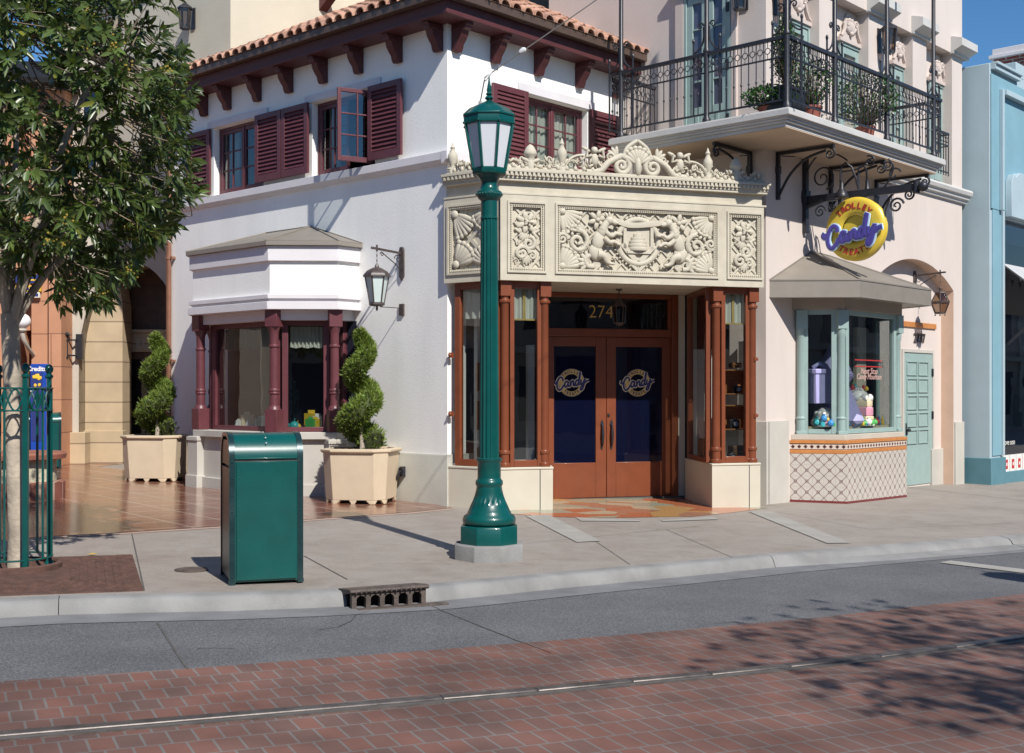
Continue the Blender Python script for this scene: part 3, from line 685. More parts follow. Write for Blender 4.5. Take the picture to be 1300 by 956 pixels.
def shutter(fr,u0,u1,z0,z1,n=.03,angle=0,hinge='l'):
    if angle:
        p=fr.p(u0 if hinge=='l' else u1,n,0);a=math.atan2(fr.u.y,fr.u.x)-(angle if hinge=='l' else -angle)
        w_=u1-u0;fr2=Fr((p.x,p.y),(math.cos(a),math.sin(a)))
        u0,u1=(0,w_) if hinge=='l' else (-w_,0);fr=fr2;n=.0
    mb=MB();st=.085;t=.042
    mb.box(fr,u0,u0+st,n,n+t,z0,z1);mb.box(fr,u1-st,u1,n,n+t,z0,z1);mb.box(fr,u0+st,u1-st,n,n+t,z0,z0+.11);mb.box(fr,u0+st,u1-st,n,n+t,z1-.085,z1)
    z=z0+.11;k=int((z1-z0-.195)/.062);sp=(z1-z0-.195)/k
    for i in range(k):
        za=z+i*sp
        mb.side(fr,[(n+.003,za+sp*.98),(n+.012,za+sp*1.06),(n+t-.004,za+sp*.20),(n+t-.012,za+sp*.10)],u0+st,u1-st)
    mb.box(fr,u0+st,u1-st,n,n+.004,z0+.11,z1-.085)
    obj('shutter',mb,M['maroon'],wb,bevel=.004)
shutter(A,-6.37,-5.66,4.875,5.975);shutter(A,-4.31,-3.63,4.90,5.975,n=.07);shutter(A,-3.61,-2.95,4.90,5.975,n=.07);shutter(A,-1.56,-.845,4.90,5.975,n=.055)
shutter(B,.84,1.585,4.80,5.93);shutter(B,3.03,3.77,4.80,5.93)
# downpipe
mb=MB();mb.tube([A.p(AL+.03,.07,-.1),A.p(AL+.03,.07,ZE-.3),A.p(AL+.03,.30,ZE-.02)],.045,12)
for z in (.5,2.1,3.9,5.6): mb.tube([A.p(AL+.03,.07,z-.03),A.p(AL+.03,.07,z+.03)],.055,12);mb.box(A,AL+.075,AL+.14,.0,.08,z-.02,z+.02)
obj('downpipe',mb,M['copper'],wb)
# tap on the wainscot
p=A.at(512,603,.05);mb=MB()
mb.lathe(A.p(p[0],.04,p[1]+.03),[(.03,-.02),(.03,.02)],10);mb.tube([A.p(p[0],.04,p[1]+.06),A.p(p[0],.12,p[1]+.05),A.p(p[0]-.04,.15,p[1]-.05),A.p(p[0]-.10,.15,p[1]-.09)],.02,8)
mb.ring(A,p[0]+.01,.10,p[1]+.06,.05,.012,14);mb.box(A,p[0]-.02,p[0]+.03,.035,.10,p[1]-.02,p[1]+.12)
obj('wall_tap',mb,M['iron'],wb)

# ------------------------------------------------------------------ bay window on the long wall
def ap(u,n): return A.p(u,n,0)
Z=dict(roof=3.727,f1=3.665,f0=3.444,w0=2.965,t0=2.90,b1=2.86,b0=2.745,beam=2.60)
hood=[ap(-5.30,0),ap(-5.30,.40),ap(-4.585,1.13),ap(-2.54,1.13),ap(-1.828,.42),ap(-1.828,0)]
def inset(poly,d):                                   # move every side inwards (first and last point stay on the wall)
    n=len(poly);L=[]
    for i in range(n-1):
        a,b=poly[i].xy,poly[i+1].xy;t=(b-a).normalized();nn=Vector((-t.y,t.x))
        L.append((a+nn*d,t))
    out=[]
    def isect(p,t,q,s):
        den=t.x*s.y-t.y*s.x;k=((q.x-p.x)*s.y-(q.y-p.y)*s.x)/den;return p+t*k
    wl=(poly[0].xy,(poly[-1].xy-poly[0].xy).normalized())
    out.append(isect(*L[0],*wl))
    for i in range(n-2): out.append(isect(*L[i],*L[i+1]))
    out.append(isect(*L[-1],*wl))
    return [Vector((p.x,p.y,0)) for p in out]
IN=lambda d:inset(hood,d)
bay=obj('bay_window',(lambda mb:(mb.plan(IN(.05),Z['w0'],Z['f0']),mb)[1])(MB()),M['white'],wb)
mb=MB();mb.plan(IN(0),Z['f0'],Z['f1']);mb.plan(IN(-.005),Z['t0'],Z['w0']);mb.plan(IN(.035),Z['b1'],Z['t0']);mb.plan(IN(-.02),Z['b0'],Z['b1'])
obj('hood_moulding',mb,M['white_trim'],bay,bevel=.006)
mb=MB();mb.plan(IN(.14),Z['beam'],Z['b0']);obj('soffit_beam',mb,M['white_trim'],bay,bevel=.004)
mb=MB();mb.plan(IN(-.05),Z['f1'],Z['roof'])
e=IN(-.05);rg=[ap(-4.15,-.0),ap(-3.0,-.0)]
ev=[Vector((p.x,p.y,Z['roof']+.002)) for p in e];r0=Vector((rg[0].x,rg[0].y,4.09));r1=Vector((rg[1].x,rg[1].y,4.09))
mb.add(ev+[r0,r1],[[0,1,6],[1,2,6],[2,3,7,6],[3,4,7],[4,5,7]])
for a_,b_ in ((r0,ev[1]),(r0,ev[2]),(r1,ev[3]),(r1,ev[4]),(r0,r1),(r1,ev[5]),(r0,ev[0])): mb.bar(a_+Vector((0,0,.008)),b_+Vector((0,0,.006)),.03,.02)
obj('hood_roof',mb,M['taupe'],bay,bevel=.004)
# columns
def bay_column(c,face):
    mb=MB();fr=Fr(c,face);c=Vector((c[0],c[1],0))
    for a,b,s in ((.97,1.30,.098),(2.50,2.745,.098)): mb.wbox((c.x,c.y,a),2*s,2*s,b-a,math.atan2(face[1],face[0]))
    mb.lathe(c,[(.098,1.30),(.08,1.345),(.07,1.35),(.068,1.52),(.082,1.525),(.082,1.55),(.07,1.56),(.082,1.565),(.082,1.59),(.068,1.60),(.066,2.20),(.08,2.205),(.08,2.235),(.066,2.24),(.066,2.40),(.075,2.44),(.098,2.51)],16,cap=False)
    obj('bay_column',mb,M['maroon'],bay,bevel=.005)
ci=IN(.16)
bay_column(ci[2],(.734,-.679));bay_column(ci[3],(.93,-.36));bay_column(ci[4],(.93,.36));bay_column(ci[1],(.734,-.679))
# sill, base, piers
mb=MB();mb.plan(IN(.05),.865,.968);obj('bay_sill',mb,M['stone_base'],bay,bevel=.008)
mb=MB();mb.plan(IN(.13),-.4,.865);mb.plan(IN(.085),-.4,lambda x,y:G(x)+.17)
for i in (1,2,3,4):
    q=IN(.15)[i];mb.wbox((q.x,q.y,-.4),.27,.27,1.27,(-.5 if i==3 else .5 if i==4 else math.atan2(-.679,.734)));mb.wbox((q.x,q.y,-.4),.32,.32,.4+G(q.x)+.19,(-.5 if i==3 else .5 if i==4 else math.atan2(-.679,.734)));mb.wbox((q.x,q.y,.80),.30,.30,.062,(-.5 if i==3 else .5 if i==4 else math.atan2(-.679,.734)))
obj('bay_base',mb,M['stone_base'],bay,bevel=.006)
gi_=IN(.33)
def shopwindow(p0,p1,z0,z1,parent,m,st=.06,name='display_frame',pm='glass_shop',div=0,name2='display_pane',rail_=.07,bev=.005):
    d=(p1-p0).xy;fr=Fr(p0,d);w_=d.length;mb=MB()
    mb.box(fr,0,st,-.04,.04,z0,z1);mb.box(fr,w_-st,w_,-.04,.04,z0,z1);mb.box(fr,st,w_-st,-.04,.04,z0,z0+rail_);mb.box(fr,st,w_-st,-.04,.04,z1-rail_,z1)
    o=obj(name,mb,M[m],parent,bevel=bev);mb=MB();mb.quad(fr.p(st-.005,0,z0+.06),fr.p(w_-st+.005,0,z0+.06),fr.p(w_-st+.005,0,z1-.06),fr.p(st-.005,0,z1-.06));obj(name2,mb,M[pm],parent);return fr,w_
for i in (1,2,3): shopwindow(gi_[i]+(gi_[i+1]-gi_[i])*.03,gi_[i+1]-(gi_[i+1]-gi_[i])*.03,.97,2.60,bay,'maroon',st=.085)
shopwindow(gi_[4],gi_[5],.97,2.60,bay,'maroon',st=.085)
mb=MB();mb.quad(A.p(-5.2,.012,.9),A.p(-1.9,.012,.9),A.p(-1.9,.012,2.6),A.p(-5.2,.012,2.6));obj('bay_backing',mb,M['navy'],bay)
f2=Fr(gi_[3],(gi_[4]-gi_[3]).xy);f1=Fr(gi_[2],(gi_[3]-gi_[2]).xy);l2=(gi_[4]-gi_[3]).length;l1=(gi_[3]-gi_[2]).length
curtain(f2,.12,l2-.1,-.10,2.22,2.52,bay,folds=9,name='valance',scal=-.02);curtain(f1,.2,l1-.1,-.10,2.22,2.52,bay,folds=12,name='valance',scal=-.02,m='green')
# goods in the bay window
def goods(fr,u0,u1,n0,n1,z,k,cols,label,cat,grp,kinds='box ball cone'.split(),s=.07):
    for i in range(k):
        u=rnd.uniform(u0,u1);n=rnd.uniform(n0,n1);kd=rnd.choice(kinds);mb=MB();q=fr.p(u,n,z);sz=s*rnd.uniform(.7,1.3)
        if kd=='box': mb.wbox(q,sz*1.3,sz*.5,sz*1.6,rnd.uniform(-.6,.6));mb.wbox(q+Vector((0,0,sz*1.6)),sz*.6,sz*.3,sz*.3,0)
        elif kd=='ball': mb.ball(q+Vector((0,0,sz*.55)),sz*.6,9,6);mb.tube([q+Vector((0,0,sz)),q+Vector((.01,0,sz*1.5))],.006,5)
        else: mb.lathe(q,[(sz*.5,0),(sz*.55,sz*.2),(sz*.3,sz*.9),(sz*.12,sz*1.4),(0.004,sz*1.5)],10)
        o=obj(kd if kd!='box' else 'sweet_box',mb,M[rnd.choice(cols)],loc=q);o.name={'box':'sweet_packet','ball':'candy_apple','cone':'sweet_bag'}[kd];ORG[o.name]=q
        tag(o,label,cat,grp)
goods(f2,.15,.75,-.36,-.12,.975,14,['c_white','c_green','c_yel','c_red','c_cream'],'small colourful sweets heaped behind the maroon bay window pane','sweets','sweets heaped in the maroon bay window',s=.13)
goods(f1,.4,1.8,-.38,-.14,.975,14,['c_white','c_cream','c_teal'],'pale sweets spread along the sill behind the wide maroon bay pane','sweets','pale sweets along the wide maroon bay pane',s=.12)
# ================================================================== PLANTERS AND TOPIARY
def planter(c,yaw,label):
    t=thing('octagonal_planter',label,'planter',c,'cast planters by the white wall')
    def octo(h,ch): 
        P=[(h-ch,-h),(h,-h+ch),(h,h-ch),(h-ch,h),(-h+ch,h),(-h,h-ch),(-h,-h+ch),(-h+ch,-h)]
        return [(c.x+x*math.cos(yaw)-y*math.sin(yaw),c.y+x*math.sin(yaw)+y*math.cos(yaw)) for x,y in P]
    z=c.z;mb=MB()
    mb.plan(octo(.425,.14),z+.055,z+.70,top=octo(.46,.15))
    b=octo(.425,.14)
    for i in range(8):                                # feet under every corner
        a=Vector(b[i]);p=Vector(b[i-1]);q=Vector(b[(i+1)%8]);cc=Vector((c.x,c.y))
        for o_ in (p,q):
            d=(o_-a);L_=d.length;d=d/L_;f=min(.085,L_*.3);inn=(cc-a).normalized()*.05
            V=[]
            for w_,zz in ((f*.55,z),(f*1.15,z+.056)): V+= [Vector((*a,zz)),Vector((*(a+d*w_),zz)),Vector((*(a+d*w_+inn),zz)),Vector((*(a+inn),zz))]
            mb.hexa(V)
    if True:
        a,b2=Vector(octo(.425,.14)[7]),Vector(octo(.425,.14)[0]);d=(b2-a).normalized();m_=(a+b2)/2
        V=[]
        for w_,zz in ((.025,z),(.055,z+.056)): V+=[Vector((*(m_-d*w_),zz)),Vector((*(m_+d*w_),zz)),Vector((*(m_+d*w_+Vector((0,.05))),zz)),Vector((*(m_-d*w_+Vector((0,.05))),zz))]
        mb.hexa(V)
    obj('planter_body',mb,M['planter'],t,bevel=.007)
    mb=MB();o1=octo(.50,.20);i1=octo(.42,.16);k=8
    V=[Vector((*p,z+.695)) for p in octo(.475,.18)]+[Vector((*p,z+.715)) for p in o1]+[Vector((*p,z+.745)) for p in o1]+[Vector((*p,z+.755)) for p in i1]+[Vector((*p,z+.69)) for p in i1]
    mb.add(V,[[r*k+j,r*k+(j+1)%k,(r+1)*k+(j+1)%k,(r+1)*k+j] for r in range(4) for j in range(k)]);obj('planter_rim',mb,M['planter'],t,bevel=.006)
    mb=MB();mb.poly([Vector((*p,z+.715)) for p in octo(.43,.16)])
    for _ in range(70):
        a=rnd.uniform(0,6.28);r_=rnd.uniform(.1,.38);q=c+Vector((r_*math.cos(a),r_*math.sin(a),.72));mb.ball(q,rnd.uniform(.012,.03),5,4)
    obj('soil',mb,M['soil'],t);return t
cR=gp(459,637);cL=gp(199,609.5);cL.y-=.0
planter(cR,R(-9),'sand coloured cast planter between the bay window and the lamp post')
planter(cL,R(-6),'sand coloured cast planter beside the brown downpipe')
def topiary(c,label,seed,turns,hgt,ph):
    r_=random.Random(seed);t=thing('topiary_shrub',label,'shrub',c,'spiral topiaries in planters')
    z0=.73;core=MB();nd=MB();N_=70;path=[];rad=[]
    for i in range(N_+1):
        f=i/N_;a=ph+turns*2*math.pi*f;R_=.165*(1-f)**.5+.010
        tr=.205*(1-.50*f) if f<.9 else .205*(1-.50*f)*(1-(f-.9)/.1*.6)
        path.append(c+Vector((R_*math.sin(a),-R_*math.cos(a),z0+.10+(hgt-.13)*f)));rad.append(tr)
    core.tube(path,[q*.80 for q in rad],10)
    trunk=MB();trunk.tube([c+Vector((.01*math.sin(k*1.7),.01*math.cos(k),.66+k*.16)) for k in range(9)],[.038-.0032*k for k in range(9)],8)
    for k in range(14):
        i=r_.randrange(4,N_);b=c+Vector((0,0,path[i].z-c.z-.09));trunk.tube([b,path[i]],[.010,.005],5)
    for s in range(6000):
        i=r_.randrange(N_);p=path[i].lerp(path[i+1],r_.random());tg=(path[i+1]-path[i]).normalized()
        d=Vector((r_.gauss(0,1),r_.gauss(0,1),r_.gauss(0,1)));
        if i not in (0,N_-1): d=d-tg*d.dot(tg)*.8
        d.normalize();b=p+d*rad[i]*r_.uniform(.66,.92)
        up=(d+Vector((0,0,.75))+Vector((r_.gauss(0,.25),r_.gauss(0,.25),r_.gauss(0,.25)))).normalized();L_=r_.uniform(.035,.075)*(1.7 if r_.random()<.06 else 1)
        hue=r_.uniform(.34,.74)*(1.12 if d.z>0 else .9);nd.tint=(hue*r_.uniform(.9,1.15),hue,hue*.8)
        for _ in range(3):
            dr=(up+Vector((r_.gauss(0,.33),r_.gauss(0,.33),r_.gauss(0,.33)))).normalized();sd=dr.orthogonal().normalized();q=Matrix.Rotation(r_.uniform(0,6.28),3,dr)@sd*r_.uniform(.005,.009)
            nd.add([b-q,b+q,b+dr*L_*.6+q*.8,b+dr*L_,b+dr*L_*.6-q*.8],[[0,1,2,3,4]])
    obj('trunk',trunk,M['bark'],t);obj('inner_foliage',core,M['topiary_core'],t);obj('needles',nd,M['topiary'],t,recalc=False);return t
topiary(cR,'spiral clipped juniper in the planter nearer to the lamp post',3,2.35,1.67,2.0)
topiary(cL,'spiral clipped juniper in the planter by the brown downpipe',5,2.35,1.70,2.4)

# ================================================================== STREET LAMP
lc=gp(621,709);lc=Vector((lc.x,lc.y,G(lc.x)))
def street_lamp():
    t=thing('street_lamp','tall green cast iron street lamp with fluted post and octagonal lantern on the pavement','street lamp',lc,'green street lamps')
    O=R(22.5)
    mb=MB();mb.lathe(lc,[(.345,-.1),(.345,.135),(.335,.15),(.0,.15)],8,O,cap=False);obj('concrete_footing',mb,M['concrete'],t,bevel=.008)
    mb=MB();mb.lathe(lc,[(.285,.15),(.285,.305),(.275,.318),(.2,.322)],8,O,cap=False);obj('octagonal_plinth',mb,M['green'],t,bevel=.006)
    mb=MB();mb.lathe(lc,[(.225,.318),(.246,.335),(.252,.37),(.238,.405),(.205,.425),(.205,.44),(.196,.45),(.175,.50),(.152,.55),(.134,.60),(.124,.645),(.120,.67),(.118,.68),(.126,.69),(.131,.71),(.126,.735),(.113,.745),(.110,.76),(.110,.905),(.116,.915),(.124,.925),(.124,.945),(.10,.95)],48,flute=(.075,.455,.64));obj('bell_base',mb,M['green'],t,sharp=60)
    mb=MB()
    n=28;prof=[(.094,.95),(.092,1.4),(.084,2.6),(.079,3.20)];V=[]
    for r_,z in prof:
        for k in range(n*2):
            a=2*math.pi*k/(n*2);rr=r_*(1.0 if k%4 in (0,1) else .90);V.append(lc+Vector((rr*math.cos(a),rr*math.sin(a),z)))
    s=n*2;mb.add(V,[[i*s+k,i*s+(k+1)%s,(i+1)*s+(k+1)%s,(i+1)*s+k] for i in range(3) for k in range(s)]);obj('fluted_post',mb,M['green'],t,sharp=25)
    mb=MB();mb.lathe(lc,[(.083,3.19),(.083,3.205),(.078,3.21),(.078,3.36),(.09,3.37),(.118,3.40),(.122,3.42),(.118,3.445),(.095,3.46),(.085,3.475),(.075,3.50),(.078,3.54),(.10,3.58),(.145,3.615),(.15,3.625)],32);
    for k in range(24):
        a=2*math.pi*k/24;mb.ball(lc+Vector((.118*math.cos(a),.118*math.sin(a),3.42)),.013,6,4)
    obj('capital',mb,M['green'],t)
    def oct_(r_,z,k): a=O+math.pi/4*k+0;return lc+Vector((r_*math.cos(a),r_*math.sin(a),z))
    mb=MB();mb.lathe(lc,[(.16,3.60),(.168,3.61),(.168,3.66),(.155,3.665)],8,O)
    for k in range(8): mb.bar(oct_(.163,3.66,k),oct_(.236,4.06,k),.024)
    mb.lathe(lc,[(.236,4.06),(.252,4.065),(.256,4.10),(.25,4.135),(.262,4.14),(.262,4.155),(.20,4.215),(.03,4.30)],8,O)
    for k in range(8): mb.ball(oct_(.253,4.075,k),.014,6,4)
    ln=obj('lantern',mb,M['green'],t,bevel=.003)
    for k in range(8):
        mb=MB();mb.quad(oct_(.157,3.662,k),oct_(.157,3.662,k+1),oct_(.229,4.062,k+1),oct_(.229,4.062,k));obj('lantern_pane',mb,M['frost'],ln)
    mb=MB();mb.lathe(lc,[(.03,4.29),(.022,4.305),(.044,4.325),(.03,4.345),(.018,4.35),(.034,4.365),(.018,4.385),(.024,4.40),(.012,4.47),(.002,4.545)],14);obj('finial',mb,M['green'],t)
    return t
lamp=street_lamp()
def copy_lamp(x,y,label): return copy_tree(lamp,Vector((x-lc.x,y-lc.y,G(x)-lc.z)),label=label)
copy_lamp(6.75,7.75,'green cast iron street lamp beyond the right edge, its shadow falling on the crossing')
# span wire with insulator
hook=lc+Vector((-.10,.10,4.24));w1=lc+Vector((-.04,.02,4.53));end=Vector((2.9,12.0,6.9))
ww=thing('span_wire','thin overhead span wire with white insulator running up from behind the lamp top','wire',hook)
mb=MB();mb.tube([hook,hook+Vector((.02,-.02,.10)),w1+Vector((.0,.0,.0))],.006,6);mb.tube([w1,w1.lerp(end,.3)+Vector((0,0,-.01)),w1.lerp(end,.65)+Vector((0,0,-.01)),end],.0055,6);obj('cable',mb,M['cable'],ww)
mb=MB();d=(end-w1).normalized();q=w1.lerp(end,0);
k=Vector(((665-CX)/F*11.2,11.2,H-(47-HY)/F*11.2));tt=(k-w1).dot(d);k=w1+d*tt
mb.tube([k-d*.035,k-d*.015,k+d*.02,k+d*.04],[.012,.026,.03,.015],10);obj('insulator',mb,M['porcelain'],ww)
mb=MB();mb.tube([w1-Vector((0,0,.03)),w1+d*.08],[.014,.010],8);mb.tube([hook,hook+Vector((.015,-.02,.08))],[.010,.016],8);obj('turnbuckle',mb,M['porcelain'],ww)

# ================================================================== LITTER BIN
pa,pb=gp(291,743.5),gp(385,738)
fb=Fr(pa,(.94,.34));bw=fb.U(385);bd=.60;zb0=G(pa.x)
bc=fb.p(bw/2,-bd/2,zb0)
lb=thing('litter_bin','dark green steel litter bin with rounded top standing at the kerb','bin',bc)
HT=1.20;rr=.20
def bprof(e,zlow): return [(-bd-e+0*e,zlow),(e,zlow)]+[(e-rr+rr*math.sin(R(90)-a)*1.0 if False else (-rr+e)+rr*math.cos(a),zb0+HT-rr+e+rr*math.sin(a)) for a in [R(9*k) for k in range(11)]]+[(-bd+rr-e-rr*math.cos(math.pi/2-R(9*k)) ,zb0+HT-rr+e+rr*math.sin(math.pi/2-R(9*k))) for k in range(1,11)]
mb=MB();mb.side(fb,bprof(-.006,zb0+.02),.03,bw-.03);obj('bin_body',mb,M['green'],lb,bevel=.002)
mb=MB();mb.box(fb,.047,bw-.047,-.03,-.004,zb0+HT-rr-.024,zb0+HT-rr-.008);obj('door_gap',mb,M['joint'],lb)
mb=MB();mb.box(fb,.047,bw-.047,-.02,.010,zb0+HT-rr-.007,zb0+HT-rr+.004);obj('flap_lip',mb,M['green'],lb,bevel=.003)
mb=MB();mb.box(fb,.055,bw-.055,-.004,.008,zb0+.035,zb0+HT-rr-.026)
for z in (.12,.35,.62,.85):
    for u in (.075,bw-.075): mb.ball(fb.p(u,.008,zb0+z),.006,6,4)
obj('bin_door',mb,M['green'],lb,bevel=.004)
mb=MB()
n=bprof(.0,zb0);nI=[(q[0],q[1]) for q in bprof(-.03,zb0)]
for u0,u1 in ((0,.045),(bw-.045,bw)):
    k=len(n);V=[fb.p(u0,a,z) for a,z in n]+[fb.p(u1,a,z) for a,z in n]+[fb.p(u0,a,z) for a,z in nI]+[fb.p(u1,a,z) for a,z in nI]
    mb.add(V,[[i,(i+1)%k,k+(i+1)%k,k+i] for i in range(k)]+[[2*k+i,2*k+(i+1)%k,(i+1)%k,i] for i in range(k)]+[[k+i,k+(i+1)%k,3*k+(i+1)%k,3*k+i] for i in range(k)])
    for z in [.06+.13*j for j in range(8)]: mb.ball(fb.p((u0+u1)/2,.0,zb0+z),.007,6,4)
for u in (.022,bw-.022): mb.box(fb,u-.025,u+.025,-.03,.008,zb0-.0,zb0+.03)
obj('edge_trim',mb,M['green_dark'],lb,bevel=.002)
mb=MB()
for u in (.012,bw-.012):
    s=-1 if u<.1 else 1;mb.box(fb,u-.005,u+.005,-bd+.05,-.045,zb0+.04,zb0+.92);mb.box(fb,u-.004,u+.004,-bd+.06,-.055,zb0+.94,zb0+HT-.06)
obj('side_panel',mb,M['green_side'],lb,bevel=.003)
mb=MB();mb.box(fb,bw/2-.006,bw/2+.006,-.22,-.2,zb0+HT-.002,zb0+HT+.004)
for v in (.02,.06): mb.ball(fb.p(bw/2,-v+.0,zb0+HT-.10+v),.007,6,4)
obj('lid_screws',mb,M['silver'],lb)

# ================================================================== TREE GUARD AND GRATE
tc_=gp(15,722);tc_=Vector((tc_.x,tc_.y,G(tc_.x)))
tg=thing('tree_guard','dark green iron tree guard of hooped bars around the pale trunk','tree guard',tc_)
def circ(r_,z,k,n=12,ph=R(-18)): a=ph+2*math.pi*k/n;return tc_+Vector((r_*math.cos(a),r_*math.sin(a),z))
GR=.315
mb=MB()
for z,t in ((1.52,.017),(1.335,.015),(.10,.017)): mb.tube([circ(GR,z,k,40) for k in range(40)],t,6,closed=True,flat=.5,nrm=(0,0,1))
obj('hoops',mb,M['green'],tg)
for k in range(12):
    mb=MB();post=(k%3==2)
    a=circ(GR,-.0 if post else .10,k);b=circ(GR,1.62 if post else 1.52,k)
    mb.bar(a,b,.04 if post else .016,.04 if post else .016,up=(math.cos(k),math.sin(k),0))
    if post: mb.lathe(Vector((a.x,a.y,tc_.z)),[(.02,1.60),(.034,1.615),(.034,1.63),(.018,1.645),(.032,1.665),(.036,1.69),(.026,1.715),(.004,1.728)],12);mb.lathe(Vector((a.x,a.y,tc_.z)),[(.045,.0),(.045,.012),(.024,.05)],10)
    obj('guard_post' if post else 'guard_bar',mb,M['green'],tg)
mb=MB()
for k in range(12):
    for s in (0,1):
        a=[];
        for j in range(9):
            f=j/8;w_=(k+f*.5 if s==0 else k+1-f*.5);zz=1.335+.175*(math.sin(f*math.pi/2) if s==0 else math.sin(f*math.pi/2));a.append(circ(GR,zz,w_))
        mb.tube(a,.008,5);a=[q.copy() for q in a]
        for q in a:q.z=tc_.z+(1.335+1.51)-(q.z-tc_.z)
        mb.tube(a,.008,5)
obj('lattice_band',mb,M['green'],tg)
e0,e1,e2=gp(182,750.5),gp(170,705.5),gp(0,757.0)
gf=Fr(e2,(e0-e2).xy);ge=gf.at(0,0)[0]
gu1=(e0-e2).xy.length;dep=abs((e1-e0).xy.dot(gf.n));gu0=gu1-1.75;zz=lambda u:G(gf.p(u,0,0).x)
tgr=thing('tree_grate','rusty square cast iron tree grate with slotted rings set in the pavement','tree grate',tc_)
mb=MB()
def gbox(u0,u1,n0,n1,h0,h1):
    V=[]
    for h in (h0,h1):
        for u,n in ((u0,n0),(u1,n0),(u1,n1),(u0,n1)): q=gf.p(u,n,0);V.append(Vector((q.x,q.y,G(q.x)+h)))
    mb.hexa(V)
gbox(gu0,gu1,-dep,0,-.03,.010);obj('grate_plate',mb,M['rustgrate'],tgr)
mb=MB();cu,cn=(gu0+gu1)/2,-dep/2
for i in range(7):
    f=.42+.075*i;hu,hn=(gu1-gu0)/2*f,dep/2*f
    k=5+2*i
    for side in (-1,1):
        gw=.016
        for j in range(k):
            a=(j+.5)/k*2-1
            gbox(cu+side*hu-gw,cu+side*hu+gw,cn+a*hn-hn/k*.62,cn+a*hn+hn/k*.62,.010,.020)
            if True: gbox(cu+a*hu-hu/k*.62,cu+a*hu+hu/k*.62,cn+side*hn-gw*.6,cn+side*hn+gw*.6,.010,.020)
for i in range(16):
    n=-dep*(i+.5)/16;gbox(gu1-.14,gu1-.015,n-dep/64,n+dep/64,.010,.018)
obj('slot_ribs',mb,M['rustgrate'],tgr)
mb=MB();mb.lathe(tc_,[(.40,.0),(.40,.045),(.37,.055),(.35,.04),(.35,.0)],36);obj('trunk_ring',mb,M['rustgrate'],tgr)

